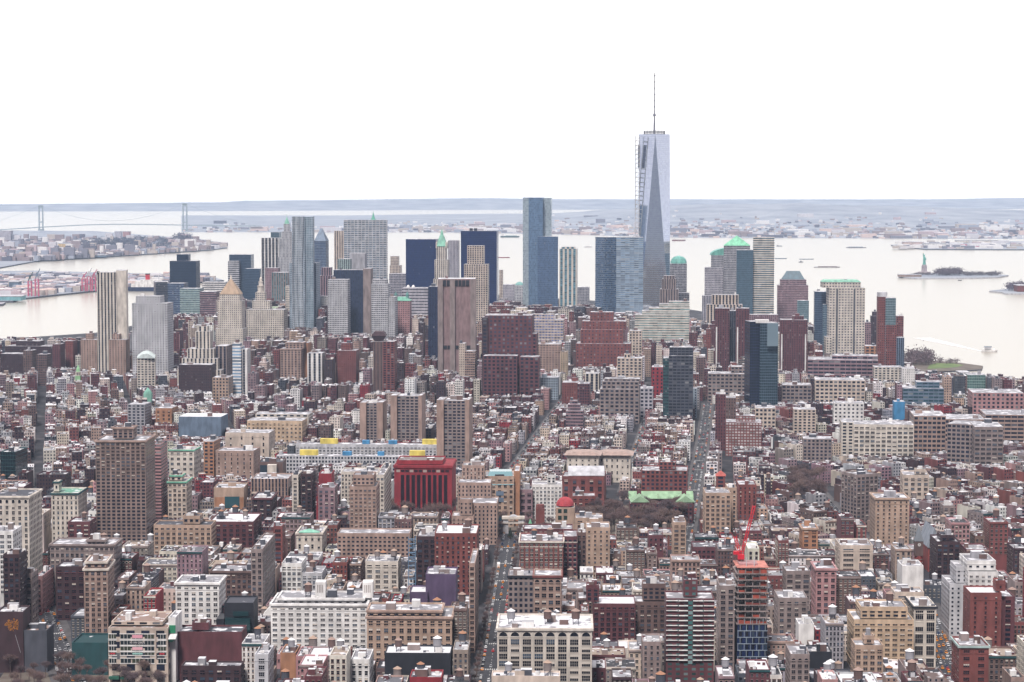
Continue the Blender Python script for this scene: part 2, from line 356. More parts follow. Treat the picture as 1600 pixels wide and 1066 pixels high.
    h = dict(root=root, x0=min([x0]+[t_[0] for t_ in tiers]), x1=max([x1]+[t_[1] for t_ in tiers]), yt=min([yt]+[t_[2] for t_ in tiers]), yb=yb, Y=Y, short=short, boxes=boxes, ph=ph, qt=qt, zt=z1, keep=keep, cnt=cnt, near=near, kY=kY)
    HERO.append(h); return h
def part(h, name, mats, fn):
    m = M(); fn(m); return m.build(name, mats, h['root'])
# ------------------------------------------------------------------ the setting: water, land, far shores, roads
def struct(o, kind='structure'): o['kind'] = kind; return o
def watermat(t, b):
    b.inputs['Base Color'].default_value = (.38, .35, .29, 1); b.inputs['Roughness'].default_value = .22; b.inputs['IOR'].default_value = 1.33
    n = noise(t, .012, 6, sc3=(1, 3.5, 1)); bp = nn(t, 'ShaderNodeBump'); bp.inputs['Strength'].default_value = .05; bp.inputs['Distance'].default_value = 3
    t.links.new(n, bp.inputs['Height']); t.links.new(bp.outputs[0], b.inputs['Normal'])
m = M(); m.face([(-26000, -3000, -2), (26000, -3000, -2), (26000, 26300, -2), (-26000, 26300, -2)])
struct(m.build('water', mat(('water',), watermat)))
def groundmat(t, b):
    t.links.new(ramp(t, noise(t, .035, 6), .5, (.022, .022, .028), .78, (.12, .11, .115)), b.inputs['Base Color']); b.inputs['Roughness'].default_value = .95
GM = mat(('ground',), groundmat)
def slab(pts, z, name, mt, depth=2.4, side=None):
    m = M(); m.face([(x, y, z) for x, y in pts], 0); n = len(pts)
    for i in range(n):
        a, b = pts[i], pts[(i+1) % n]; m.face([(*a, z-depth), (*b, z-depth), (*b, z), (*a, z)], 1)
    return struct(m.build(name, [mt, side or solid('dgrey')]))
def gxy(px, py, z=0): p = GP(px, py, z); return (p.x, p.y)
COAST = [(1900, 590), (1600, 592), (1440, 585), (1440, 573), (1412, 562), (1360, 548), (1300, 525), (1200, 503), (1080, 484), (930, 470), (780, 461), (620, 463), (400, 478), (270, 497), (150, 520), (0, 530), (-350, 535)]
land = [gxy(a, b) for a, b in COAST]+[(-1800, -2900), (1800, -2900)]
slab(land[::-1] if True else land, 0, 'ground', GM)
# roads (centre lines as photo pixels on the ground), width wall to wall
ROADS_ = [('fifth', [(757, 1110), (797, 833)], 21, 13), ('wbway', [(786, 752), (905, 590)], 12, 7), ('thompson', [(972, 770), (1006, 664), (1030, 600)], 11, 7),
 ('sixth', [(1060, 905), (1098, 690), (1106, 630)], 18, 12), ('seventh', [(1352, 858), (1270, 765)], 26, 15), ('broadway', [(122, 1085), (40, 890)], 27, 16),
 ('bowery', [(45, 760), (52, 590)], 9, 6), ('lafayette', [(140, 700), (152, 600)], 9, 6), ('west', [(1497, 1090), (1440, 940)], 26, 16), ('mercer', [(690, 640), (770, 560)], 16, 8)]
asph = mat(('asphalt',), lambda t, b: (t.links.new(ramp(t, noise(t, .25, 5), .3, (.022, .023, .03), .75, (.05, .05, .058)), b.inputs['Base Color']), setattr(b.inputs['Roughness'], 'default_value', .8)))
pave = solid((.085, .08, .082)); paint = solid((.65, .65, .62), var=.1)
ROADW = {}; ROADS = [t for t in ROADS_ if t[0] not in ('bowery', 'lafayette')]
for nm, pts, ww_, cw in ROADS:
    w = [Vector((*gxy(*p), 0)) for p in pts]; ROADW[nm] = (w, ww_, cw)
    mr_, mp_, ml_ = M(), M(), M()
    for a, b in zip(w, w[1:]):
        d = (b-a).normalized(); s = Vector((d.y, -d.x, 0)); ln = (b-a).length
        q = lambda o0, o1, z: [a+s*o0+Vector((0, 0, z)), b+s*o0+Vector((0, 0, z)), b+s*o1+Vector((0, 0, z)), a+s*o1+Vector((0, 0, z))][::-1]
        mr_.face(q(-cw/2-.05, cw/2+.05, .05))
        for sg in (-1, 1):
            o0, o1 = sorted((sg*cw/2, sg*ww_/2)); mp_.face(q(o0, o1, .2)); e = sg*cw/2
            mp_.face([a+s*e+Vector((0, 0, .0)), b+s*e+Vector((0, 0, .0)), b+s*e+Vector((0, 0, .2)), a+s*e+Vector((0, 0, .2))])
        for off in ([-cw/2+3, 0, cw/2-3] if cw > 14 else [0]):
            u = 4.0
            while u < ln-6:
                p = a+d*u+s*off; ml_.face([p-s*.12+Vector((0, 0, .06)), p+s*.12+Vector((0, 0, .06)), p+s*.12+d*3+Vector((0, 0, .06)), p-s*.12+d*3+Vector((0, 0, .06))]); u += 9
        u = 30
        while u < ln:                                     # zebra crossings
            for k in range(int(cw/1.4)):
                p = a+d*u+s*(-cw/2+.7+k*1.4); ml_.face([p-s*.3+Vector((0, 0, .065)), p+s*.3+Vector((0, 0, .065)), p+s*.3+d*3.5+Vector((0, 0, .065)), p-s*.3+d*3.5+Vector((0, 0, .065))])
            u += 80
        o_ = ww_/2; mark([tuple((a+s*-o_)[:2]), tuple((a+s*o_)[:2]), None, tuple((b+s*-o_)[:2])])
    struct(mr_.build('road', asph)); struct(mp_.build('pavement', pave)); struct(ml_.build('lane_marking', paint))
# parks kept clear of buildings
def parkpoly(px):
    pts = [gxy(*p) for p in px]; xs = [p[0] for p in pts]; ys = [p[1] for p in pts]
    for ix in range(int((min(xs)-OX)/CELL), int((max(xs)-OX)/CELL)+1):
        for iy in range(int((min(ys)-OY)/CELL), int((max(ys)-OY)/CELL)+1):
            x, y = OX+ix*CELL, OY+iy*CELL; c = False; j = len(pts)-1
            for i in range(len(pts)):
                if (pts[i][1] > y) != (pts[j][1] > y) and x < (pts[j][0]-pts[i][0])*(y-pts[i][1])/(pts[j][1]-pts[i][1])+pts[i][0]: c = not c
                j = i
            if c and 0 <= ix < occ.shape[0] and 0 <= iy < occ.shape[1]: occ[ix, iy] = True
    return pts
lawn = mat(('lawn',), lambda t, b: (t.links.new(ramp(t, noise(t, .06, 5), .35, (.10, .075, .06), .7, (.17, .15, .12)), b.inputs['Base Color']), setattr(b.inputs['Roughness'], 'default_value', .95)))
green_l = mat(('greenlawn',), lambda t, b: (t.links.new(ramp(t, noise(t, .05, 4), .35, (.09, .15, .04), .7, (.17, .22, .08)), b.inputs['Base Color']), setattr(b.inputs['Roughness'], 'default_value', .95)))
PARKS = {'square': [(585, 845), (1085, 845), (1070, 792), (615, 782)], 'union': [(-30, 1100), (290, 1100), (262, 1052), (10, 1046)], 'right': [(1236, 796), (1284, 796), (1280, 758), (1242, 758)], 'shore': [(1400, 585), (1534, 577), (1490, 568), (1420, 562)]}
for k, v in PARKS.items():
    pts = parkpoly(v)
    m = M(); m.face([(x, y, .03 if k != 'shore' else .3) for x, y in pts][::1]); struct(m.build('park_ground', lawn))
slab([gxy(*p) for p in [(1400, 584), (1534, 577.5), (1536, 572), (1500, 567), (1412, 560)]], .2, 'ground', lawn)
m = M(); m.face([(*gxy(a, b), .5) for a, b in [(1449, 577), (1470, 576), (1496, 574), (1506, 571), (1490, 568.5), (1463, 568), (1452, 571)]]); struct(m.build('lawn', green_l))
# far shores
def farmat(t, b):  # far land paled and blued, so its colour carries part of the haze
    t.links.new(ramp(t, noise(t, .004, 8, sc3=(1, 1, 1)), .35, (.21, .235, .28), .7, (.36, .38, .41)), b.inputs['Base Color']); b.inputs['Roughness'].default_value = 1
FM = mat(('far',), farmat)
def lerp_t(tab, x):
    if x <= tab[0][0]: return tab[0][1]
    for (a, b), (c, d) in zip(tab, tab[1:]):
        if x <= c: return b+(d-b)*(x-a)/(c-a)
    return tab[-1][1]
def hills(name, base, top, depth, nseg, x0, x1, rough=.16, seed=1):
    """terrain from a shore line (pixel rows of the water's edge) up to a ridge whose height sets the skyline"""
    rr = random.Random(seed); m = M(); rows = 14; grid = []
    for i in range(nseg+1):
        px = x0+(x1-x0)*i/nseg; p0 = GP(px, lerp_t(base, px)); Y0 = p0.y; Yr = Y0+depth; zr = max(6, zat(lerp_t(top, px), Yr))
        colm = []
        for j in range(rows+1):
            f = j/rows; Y = Y0+depth*1.6*f; g = min(1, f*1.6)
            z = zr*(g**1.5)*(1+rough*(math.sin(px*.031+j*1.7+seed)*math.sin(px*.011+j))*.5*(1 if g < 1 else .4)) + (rr.uniform(-1, 1)*zr*.03 if j else 0)
            if f > .85: z = z*.6
            colm.append((P(px, 400, Y).x, Y, max(1.0, z) if j else -1.9))
        grid.append(colm)
    for i in range(nseg):
        for j in range(rows): m.face([grid[i][j], grid[i+1][j], grid[i+1][j+1], grid[i][j+1]])
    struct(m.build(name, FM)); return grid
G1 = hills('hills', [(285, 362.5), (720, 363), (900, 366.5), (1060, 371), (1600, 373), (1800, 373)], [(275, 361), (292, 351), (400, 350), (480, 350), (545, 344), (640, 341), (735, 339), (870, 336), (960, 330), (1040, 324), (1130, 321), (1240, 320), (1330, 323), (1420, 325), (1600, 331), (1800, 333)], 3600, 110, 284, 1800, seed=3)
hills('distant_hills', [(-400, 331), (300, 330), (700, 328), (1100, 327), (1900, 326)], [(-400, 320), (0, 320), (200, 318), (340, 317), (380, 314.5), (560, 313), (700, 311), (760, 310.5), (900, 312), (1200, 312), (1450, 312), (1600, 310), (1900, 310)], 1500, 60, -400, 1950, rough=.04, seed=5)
# far island quay, Red Hook and Bay Ridge shores on the left
BAYR = [(-300, 430), (0, 419), (60, 408), (165, 402), (330, 391), (355, 387.5), (292, 373), (150, 362), (-300, 358)]
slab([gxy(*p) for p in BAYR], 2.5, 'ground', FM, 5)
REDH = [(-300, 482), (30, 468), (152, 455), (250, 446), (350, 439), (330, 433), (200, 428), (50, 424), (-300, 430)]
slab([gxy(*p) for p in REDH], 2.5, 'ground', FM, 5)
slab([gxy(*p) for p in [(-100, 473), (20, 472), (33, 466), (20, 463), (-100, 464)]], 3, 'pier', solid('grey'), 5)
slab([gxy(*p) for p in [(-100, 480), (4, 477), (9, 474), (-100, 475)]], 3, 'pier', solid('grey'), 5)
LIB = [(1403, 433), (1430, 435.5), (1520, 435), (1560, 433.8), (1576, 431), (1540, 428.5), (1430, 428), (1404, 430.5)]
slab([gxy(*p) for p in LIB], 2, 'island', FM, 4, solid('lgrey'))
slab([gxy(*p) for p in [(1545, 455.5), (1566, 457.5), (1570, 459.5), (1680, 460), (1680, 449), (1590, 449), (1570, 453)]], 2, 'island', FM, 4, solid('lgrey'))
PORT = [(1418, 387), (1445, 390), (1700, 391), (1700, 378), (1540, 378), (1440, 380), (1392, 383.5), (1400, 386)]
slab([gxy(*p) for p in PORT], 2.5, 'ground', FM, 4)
# far houses: too many and too small to count
fh = M(); rr = random.Random(4); HC = [0]*9
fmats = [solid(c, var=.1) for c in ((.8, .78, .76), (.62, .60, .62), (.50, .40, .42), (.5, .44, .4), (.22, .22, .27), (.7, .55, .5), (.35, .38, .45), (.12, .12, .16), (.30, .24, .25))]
def fbox(px, py, w, d, h, z, m_): p = GP(px, py, z); fh.bx(p.x-w/2, p.x+w/2, p.y, p.y+d, z, z+h, m_)
for i in range(2300):
    ci = rr.randrange(0, 110); j = min(9, int(abs(rr.gauss(0, 2.3)))); px0 = 284+1516*ci/110
    dens = 1 if px0 > 560 else .25
    if rr.random() > dens: continue
    a = G1[ci][j]; b = G1[ci][j+1]; f = rr.random(); c = G1[ci+1][j] ; g = rr.random()
    x, y, z = [a[k]+(b[k]-a[k])*f+(c[k]-a[k])*g for k in range(3)]
    big = rr.random() < .10; w = rr.uniform(45, 120) if big else rr.uniform(10, 34); h = rr.uniform(10, 26) if big else rr.uniform(6, 12)
    fh.bx(x, x+w, y, y+w*.6, z-6, z+h, rr.choice([0, 0, 1, 2, 3, 4, 5, 6, 7, 8, 8]))
for i in range(2300):
    py = rr.uniform(376, 408); px = rr.uniform(-30, lerp_t([(376, 300), (386, 350), (391, 320), (400, 180), (408, 60)], py))
    fbox(px, py, rr.uniform(12, 45), 25, rr.uniform(8, 20) if rr.random() < .93 else rr.uniform(26, 45), 2.4, rr.choice([0, 1, 2, 3, 4, 4, 7, 6, 8, 8, 8]))
for i in range(900):
    py = rr.uniform(432, 462); px = rr.uniform(-30, lerp_t([(432, 330), (440, 330), (452, 150), (462, 60)], py))
    fbox(px, py, rr.uniform(12, 45), 22, rr.uniform(6, 16), 2.4, rr.choice([0, 1, 2, 3, 4, 5, 7, 6, 8]))
for i in range(160):
    py = rr.uniform(380, 389); fbox(rr.uniform(1400, 1680), py, rr.uniform(10, 60), 22, rr.uniform(5, 14), 2.4, rr.choice([0, 0, 1, 2, 3, 4]))
tag(fh.build('distant_houses', fmats), 'hazy scatter of tiny pale houses covering the far shores and hillsides', 'houses', kind='stuff')
# ------------------------------------------------------------------ heroes: the skyline
K = {}
JOIN = dict(ribbedwing='ribbed', gehry='gehryR', javitsE='javitsD', fg='fgl', fgr='fgl', fgw='fgl', w55b='water55', bpcg='bpc', bpcb='bpc', bpcr2='bpc', wtc7b='wtc7', sixb='sixa', sixc='sixa', sixd='sixa', sixe='sixa',
 crimr='crim', mirrorb='mirror', phd2='phd', phb='pha', redap2='redap', onefB='onefifth', onefC='onefifth', onefD='onefifth', kimmelr='kimmel', wbalr='wbal', tanr='tana', pinkt2='pinkt', tanw2='tanw', scafg='scaf', rbig2='rbig', wtowL='wtow',
 purpl='purp', wfcd2='wfcd', domeb='dome', domec='dome', biglow='bige', bigl2='bigl', garch='gwall', silA1='silA', silA2='silA', silB1='silB', silB2='silB', silC1='silC', silC2='silC', tanw7='tanw5', blankf=None, chatC=None)
JOIN = {k: v for k, v in JOIN.items() if v}
def add(key, *a, **k):
    if key in ('att', 'bige', 'biglow', 'mirror', 'kimmel', 'orgl', 'hall', 'dglass', 'mural', 'grywall'): k['rot'] = 0
    if key in JOIN:
        k['into'] = K[JOIN[key]]; k['bulk'] = 0
        if key in ('gehry', 'fg'): K[JOIN[key]]['root']['label'] = a[8].replace('|', '')
    K[key] = B(*a, **k)
gb = (.05, .10, .17)
add('ribbed', 151, 182, 426, 582, 4600, 34, 'v', 'pale', 'slender pale stone tower with dark vertical ribs| standing alone against the harbour at far left', bay=5.5, wf=.42, rot=6, tiers=[(150.5, 154, 424, -2, 20)])
add('ribbedwing', 181, 197, 423, 582, 4606, 40, 'b', 'pale', 'blank pale stone slab| adjoining the right side of the slender ribbed tower', rot=6)
add('fed', 206, 261, 474, 585, 3880, 40, 'p', 'lgrey', 'broad grey stone courthouse tower with sparse tiny windows| near the left shore', tiers=[(212, 250, 463, 6, 28)], wf=.45, hf=.4, bay=4.4)
add('annex', 214, 242, 560, 606, 3560, 60, 'p', 'pale', 'small white barrel-roofed court annex| at the foot of the broad grey tower', rot=8, bay=5)
add('seaport', 265, 306, 408, 440, 5300, 42, 'c', 'navy', 'dark blue glass block with a narrower square top| left of the gold pyramid', glass=(.012, .03, .06), tiers=[(276, 294, 397.5, 8, 24)])
add('sl1', 243, 262, 441, 470, 4900, 50, 'r', 'dgrey', 'grey banded slab with darker right side| left of the green glass block', wf=.9, rot=14)
add('sl2', 262, 287, 443, 508, 4960, 40, 'r', 'slate', 'dark blue banded office slab| below the dark blue glass block', glass='navy')
add('sl3', 281, 312, 451, 508, 4600, 36, 'r', 'mint', 'pale green banded glass block| left of the gold pyramid tower', glass=(.04, .09, .12))
add('sl4', 312, 337, 456, 508, 4550, 36, 'r', 'mauve', 'purple brown banded block| just left of the gold pyramid tower')
add('sl5', 316, 352, 441, 462, 5300, 40, 'r', 'white', 'low white office block with dark bands| behind the gold pyramid tower', fl=5)
add('water55', 358, 392, 398, 462, 5500, 36, 'c', 'slate', 'dark glass tower with pale stepped terraces| left of the white striped tower', glass=(.02, .05, .10), tiers=[])
add('w55b', 356, 373, 408, 462, 5480, 16, 'r', 'lgrey', 'pale banded terrace wing| on the left front of the dark stepped glass tower', tiers=[], fl=5)
add('w55c', 382, 406, 420, 470, 5350, 30, 'c', 'slate', 'squat blue glass block| right of the dark stepped glass tower', glass=(.03, .07, .13))
add('stripe', 408, 435, 372, 430, 5200, 34, 'v', 'white', 'black and white striped tower with a pale top band| left of the slim spired tower', bay=7.5, wf=.68, glass='black')
add('stripeback', 423, 436, 363, 376, 5400, 30, 'c', 'slate', 'grey blue rooftop of a tower| peeking behind the black and white striped tower', glass=(.10, .16, .19))
add('pine', 434, 459, 402, 470, 5150, 34, 'p', 'lgrey', 'slim stepped stone tower with a green spire| left of the wavy steel tower', wf=.4, hf=.8, tiers=[(437, 457, 373, 6, 28), (440, 455, 362, 9, 20), (443, 452, 350, 12, 12)], name='skyscraper')
add('gehryR', 452, 494, 411, 530, 4560, 44, 'p', 'steel', 'broad lower block of rippled steel| around the foot of the wavy steel tower', bay=3.2, wf=.4, hf=.5)
add('gehry', 457, 476, 339, 505, 4530, 40, 'p', 'steel', 'wavy steel tower with rippled silver walls| tallest of the left skyline cluster', bay=3.1, wf=.42, hf=.5, tiers=[])
add('wall60', 491, 509, 377, 470, 5300, 40, 'r', 'slate', 'blue banded tower with a sloped pyramid roof| right of the wavy steel tower', wf=.8, glass='navy')
add('wallst40', 522, 540, 361, 420, 5350, 30, 'v', 'cream', 'cream stone tower shoulder| left of the wide silver banded slab', wf=.35, bay=6)
add('trump', 574, 590, 346, 352, 5400, 26, 'p', 'cream', 'green spired stone tower| hidden behind the wide silver banded slab')
add('chase', 537, 604, 355, 450, 5000, 30, 'r', 'lgrey', 'wide silver banded slab tower with a tall pale top band| at the left skyline centre', bay=8, wf=.84, hf=.5, fl=4.1, glass=(.05, .09, .13), tiers=[(537, 604, 344, .3, 29)], rot=-1)
add('brown1', 414, 434, 419, 455, 4900, 30, 'p', 'mauve', 'purple brown square tower| below the black and white striped tower', wf=.3)
add('grn1', 424, 450, 426, 480, 4750, 30, 'v', 'taupe', 'tan tower with green glass strips| between the domed city tower and wavy steel tower', bay=5, wf=.5, glass=(.06, .14, .16))
add('mini1', 446, 456, 447, 480, 4500, 20, 'p', 'pale', 'narrow pale striped block| against the left edge of the rippled steel block', hf=.35, wf=.8)
add('pur1', 497, 520, 431, 470, 4800, 30, 'v', 'mauve', 'purple brick tower with a square cap| right of the wavy steel tower', bay=5, tiers=[(502, 517, 418, 4, 20)])
add('wh1', 499, 513, 463, 490, 4300, 20, 'p', 'white', 'small white block| at the left foot of the grey lattice tower', hf=.4, wf=.7)
add('javitsD', 521, 567, 422, 540, 4150, 26, 'v', 'navy', 'dark striped slab with a tan end wall| behind the grey lattice tower', bay=3.2, wf=.6, glass=(.03, .04, .06))
add('javitsE', 567, 579, 420, 540, 4146, 30, 'b', 'taupe', 'tan windowless end tower| on the right of the dark striped slab')
add('javits', 512, 543, 437, 540, 4020, 30, 'p', 'lgrey', 'grey lattice office tower of small square windows| before the dark striped slab', bay=3.0, wf=.62, hf=.45, glass=(.03, .03, .045))
add('slab3', 546, 570, 396, 422, 4700, 30, 'b', 'grey', 'plain grey blue slab| rising in front of the wide silver tower', tiers=[])
add('slab4', 528, 546, 405, 422, 4650, 30, 'v', 'mint', 'short green and white striped block| left of the plain grey slab', bay=4)
add('dcube', 609, 625, 415, 450, 5400, 34, 'p', 'cream', 'beige stepped block under a dark cube top| between the silver slab and black tower', tiers=[(610, 622, 400.5, 3, 22)])
add('bstep', 608, 634, 428, 470, 5000, 34, 'p', 'lav', 'pale stepped office block| below the dark cube topped block', wf=.8)
add('gband', 580, 606, 444, 545, 4300, 34, 'p', 'lgrey', 'light grey banded office tower| right of the tan end tower', wf=.75, hf=.4, tiers=[(582, 604, 437, 5, 20)])
add('gband2', 606, 617, 464, 545, 4320, 34, 'p', 'lgrey', 'lower grey wing| beside the light grey banded tower', wf=.75, hf=.35)
add('turret', 612, 640, 470, 540, 4250, 26, 'p', 'pink', 'pinkish stone block with twin green roof cupolas| in front of the lavender domed block', wf=.4)
add('blackL', 634, 681, 374, 448, 4900, 44, 'c', 'navy', 'navy black glass slab| left of the white tower with the green spire', glass=(.012, .035, .15))
add('lavdome', 628, 668, 450, 510, 4350, 34, 'r', 'lav', 'lavender white office block with two small roof domes| below the left black slab', hf=.3, fl=6)
add('wool', 677, 702, 436, 470, 4560, 34, 'v', 'pale', 'ornate white terracotta tower with a green pyramid spire| between two black slabs', bay=4, wf=.35, tiers=[(679, 700, 406, 2, 26), (682, 697, 385, 5, 20)])
add('grayt', 700, 716, 376, 436, 5000, 26, 'v', 'lav', 'tall grey stone tower| right behind the green-spired white tower', wf=.25)
add('blackR', 720, 776, 361, 490, 4750, 40, 'c', 'navy', 'navy black glass slab| behind the cream stepped tower', glass=(.012, .035, .15), tiers=[])
add('cstep', 725, 762, 413, 520, 4420, 30, 'p', 'cream', 'cream stepped tower with a fine window grid| before the right black slab', bay=4.6, wf=.6, hf=.62, tiers=[(730, 756, 384, 5, 20)])
add('att', 684, 743, 436, 582, 3980, 44, 'b', (.25, .165, .165), 'windowless ribbed brown telephone tower with dark square vents near its top| in the centre left', snow=.5)
add('attd', 669, 684, 448, 560, 4060, 30, 'v', 'navy', 'dark blue striped slab| touching the left side of the windowless brown tower', bay=3)
add('far1', 780, 785, 422, 470, 5500, 20, 'p', 'cream', 'thin cream tower| right of the black slab by the water')
add('far2', 786, 803, 445, 480, 5300, 30, 'p', 'lav', 'grey lavender block| near the water between the black slab and reflective tower', wf=.4)
add('far3', 805, 817, 446, 480, 5200, 30, 'p', 'lgrey', 'small grey domed block| at the left foot of the reflective glass tower')
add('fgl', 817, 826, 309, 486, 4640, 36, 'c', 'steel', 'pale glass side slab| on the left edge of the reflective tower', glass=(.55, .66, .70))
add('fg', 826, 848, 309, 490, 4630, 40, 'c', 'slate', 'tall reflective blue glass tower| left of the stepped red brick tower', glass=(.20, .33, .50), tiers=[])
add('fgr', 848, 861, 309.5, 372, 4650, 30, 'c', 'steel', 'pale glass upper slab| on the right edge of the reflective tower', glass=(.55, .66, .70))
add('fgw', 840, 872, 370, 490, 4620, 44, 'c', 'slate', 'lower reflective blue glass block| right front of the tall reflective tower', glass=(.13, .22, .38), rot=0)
add('wb', 874, 901, 389, 488, 4500, 32, 'v', 'pale', 'slim white and teal ribbed tower with a rounded crown| right of the reflective tower', bay=8, wf=.55, glass=(.07, .17, .22), tiers=[(877, 898, 386, 4, 22)])
add('far4', 901, 920, 449, 480, 5200, 30, 'p', 'grey', 'grey window-speckled block| right of the white and teal ribbed tower', wf=.6)
add('far5', 933, 947, 425, 476, 5400, 30, 'p', 'lav', 'lavender slab| at the left edge of the banded blue glass tower')
add('far6', 931, 941, 450, 476, 5300, 20, 'p', 'dbrick', 'small purple brown block| below the lavender slab')
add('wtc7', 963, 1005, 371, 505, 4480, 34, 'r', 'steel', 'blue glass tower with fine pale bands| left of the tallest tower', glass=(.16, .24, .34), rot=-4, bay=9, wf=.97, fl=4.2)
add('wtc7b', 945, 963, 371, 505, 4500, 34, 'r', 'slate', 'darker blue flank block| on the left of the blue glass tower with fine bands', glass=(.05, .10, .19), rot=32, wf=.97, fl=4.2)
add('wfcd', 1047, 1073, 412, 480, 4950, 40, 'p', 'grey', 'grey tower with a low green dome| right of the tallest tower', wf=.7, tiers=[])
add('wfcd2', 1046, 1077, 458, 490, 4900, 30, 'p', 'grey', 'wider grey base block| under the tower with the low green dome', wf=.7)
add('barclay', 1031, 1060, 452, 500, 4350, 34, 'v', 'taupe', 'tan brick art deco tower with a notched crown| right of the tallest tower', bay=5, wf=.35, tiers=[(1034, 1056, 436, 4, 24), (1037, 1054, 431, 6, 18)])
for i, (u, v, ty) in enumerate([(992, 1077, 492), ]): add('citi', u, v, ty, 548, 3950, 46, 'r', 'pale', 'white green banded office block with a stepped roofline| below the tallest tower', fl=4.4, hf=.45, bay=8, wf=1.0, glass=(.16, .24, .24), tiers=[(1003, 1077, 486, 4, 40), (1014, 1077, 481, 8, 34), (1030, 1077, 475, 12, 28), (1045, 1077, 471, 16, 24)])
add('gs', 1177, 1210, 378, 492, 4650, 34, 'r', 'pale', 'white banded glass slab with a dark blue top| right of the green pyramid tower', fl=4.6, hf=.5, wf=1.0, bay=9, glass=(.04, .09, .12), tiers=[(1177, 1210, 371, .3, 33)])
add('gsb', 1151, 1177, 391, 492, 4640, 34, 'c', 'slate', 'smooth blue green glass block| between the pyramid tower and white banded slab', glass=(.09, .17, .22))
add('pyr', 1131, 1172, 384, 480, 4800, 44, 'r', 'grey', 'grey granite tower with a green pyramid roof| in the right skyline group', wf=.75, hf=.4, tiers=[])
add('dome', 1111, 1145, 399, 480, 4850, 40, 'r', 'grey', 'grey granite tower with a green quarter dome| left of the green pyramid tower', wf=.75, hf=.4, tiers=[])
add('domeb', 1101, 1130, 418, 490, 4840, 30, 'r', 'lav', 'lower lavender shoulder block| left of the green quarter dome tower', wf=.7, hf=.4)
add('domec', 1097, 1112, 462, 505, 4780, 24, 'v', 'lav', 'slim pale pier block| at the left foot of the quarter dome tower')
add('wfc1', 1215, 1263, 446, 502, 4800, 44, 'r', 'mauve', 'mauve granite tower with a dark trapezoid top| right of the white banded slab', wf=.7, hf=.4, tiers=[(1219, 1260, 437, 4, 36)])
add('wfcs', 1246, 1264, 470, 500, 4500, 24, 'c', 'steel', 'small teal glass block| before the mauve tower with the trapezoid top', glass=(.14, .25, .28))
add('cream4', 1104, 1160, 476, 520, 4150, 30, 'v', 'cream', 'cream block with narrow fins below a dark glass cap| below the pyramid tower', bay=6, tiers=[(1112, 1154, 461, 4, 24)])
add('ip1', 1117, 1140, 482, 572, 3620, 26, 'p', 'brick', 'purple brick apartment slab with white corner stripe| left of the dark mirrored tower', wf=.35, bay=4, tiers=[])
add('ip1b', 1140, 1150, 486, 570, 3660, 26, 'v', 'dgrey', 'dark recessed slab| between two purple brick apartment slabs')
add('ip2', 1150, 1171, 482, 560, 3600, 26, 'p', 'brick', 'purple brick apartment slab| touching the left edge of the dark mirrored tower', wf=.35, bay=4)
add('ip3', 1219, 1262, 500, 582, 3560, 30, 'p', 'brick', 'broad purple brick apartment slab| right of the dark mirrored tower', wf=.35, bay=3.6, tiers=[(1238, 1256, 494, 6, 14)])
add('ip4', 1171, 1216, 492, 520, 3900, 26, 'p', 'mauve', 'mauve brick slab top| behind the dark mirrored tower')
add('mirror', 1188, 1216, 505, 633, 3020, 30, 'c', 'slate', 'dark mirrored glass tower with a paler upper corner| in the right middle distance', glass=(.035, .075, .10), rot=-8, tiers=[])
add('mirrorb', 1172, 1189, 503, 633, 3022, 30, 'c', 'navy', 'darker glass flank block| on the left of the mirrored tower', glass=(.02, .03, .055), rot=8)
add('bige', 1296, 1352, 450, 556, 4020, 40, 'p', 'pale', 'large pinkish stone tower with square windows and a green roofed crown| at the right skyline', bay=5, fl=4.6, wf=.52, hf=.45, glass=(.06, .06, .09), tiers=[(1286, 1345, 441, 5, 34)])
add('biglow', 1291, 1300, 527, 558, 4015, 30, 'p', 'pale', 'lower pinkish stone wing| at the left foot of the large pinkish tower', bay=5, fl=4.6, wf=.52, hf=.45)
add('bigl', 1273, 1296, 456, 552, 4060, 34, 'c', 'slate', 'slate blue glass slab| on the left side of the large pinkish tower', glass=(.06, .10, .17))
add('bigl2', 1286, 1297, 476, 540, 4030, 20, 'c', 'steel', 'paler blue glass strip| between the slate slab and large pinkish tower', glass=(.10, .18, .25))
add('bpc', 1372, 1384, 464, 585, 4150, 30, 'p', 'rust', 'red brick apartment tower with a green glass corner| rightmost tall tower by the river', wf=.4, hf=.45, tiers=[])
add('bpcg', 1384, 1400, 466, 508, 4140, 24, 'c', 'steel', 'green glass upper corner| on the right half of the riverside red brick tower', glass=(.16, .26, .28))
add('bpcb', 1384, 1401, 508, 585, 4139, 30, 'p', 'rust', 'lower red brick wing| under the green glass corner of the riverside tower', wf=.45, hf=.5)
add('bpcl', 1361, 1372, 494, 540, 4500, 26, 'p', 'dbrick', 'dark purple brick tower with a slim cap| left of the riverside red brick tower', tiers=[(1363, 1371, 487, 4, 12)])
add('bpcr', 1401, 1412, 494, 560, 4250, 24, 'p', 'rust', 'slim red brick slab| right of the riverside red brick tower')
add('bpcr2', 1401, 1413, 528, 582, 4130, 24, 'v', 'slate', 'blue grey balcony block| at the right foot of the riverside tower')
add('bpcx', 1351, 1361, 504, 540, 4400, 24, 'p', 'mauve', 'small mauve block| touching the right edge of the large pinkish tower')
add('oranges', 1352, 1374, 541, 568, 3950, 30, 'p', 'orange', 'low salmon brick block| between the large pinkish tower and riverside tower', bay=7, fl=5, wf=.6)
add('podium', 1262, 1372, 562, 590, 3560, 60, 'r', 'mauve', 'long low mauve building with dark window bands| below the large pinkish tower', bay=8, fl=5.5, wf=.9, tiers=[(1300, 1372, 556, 8, 40)], a=math.radians(8))
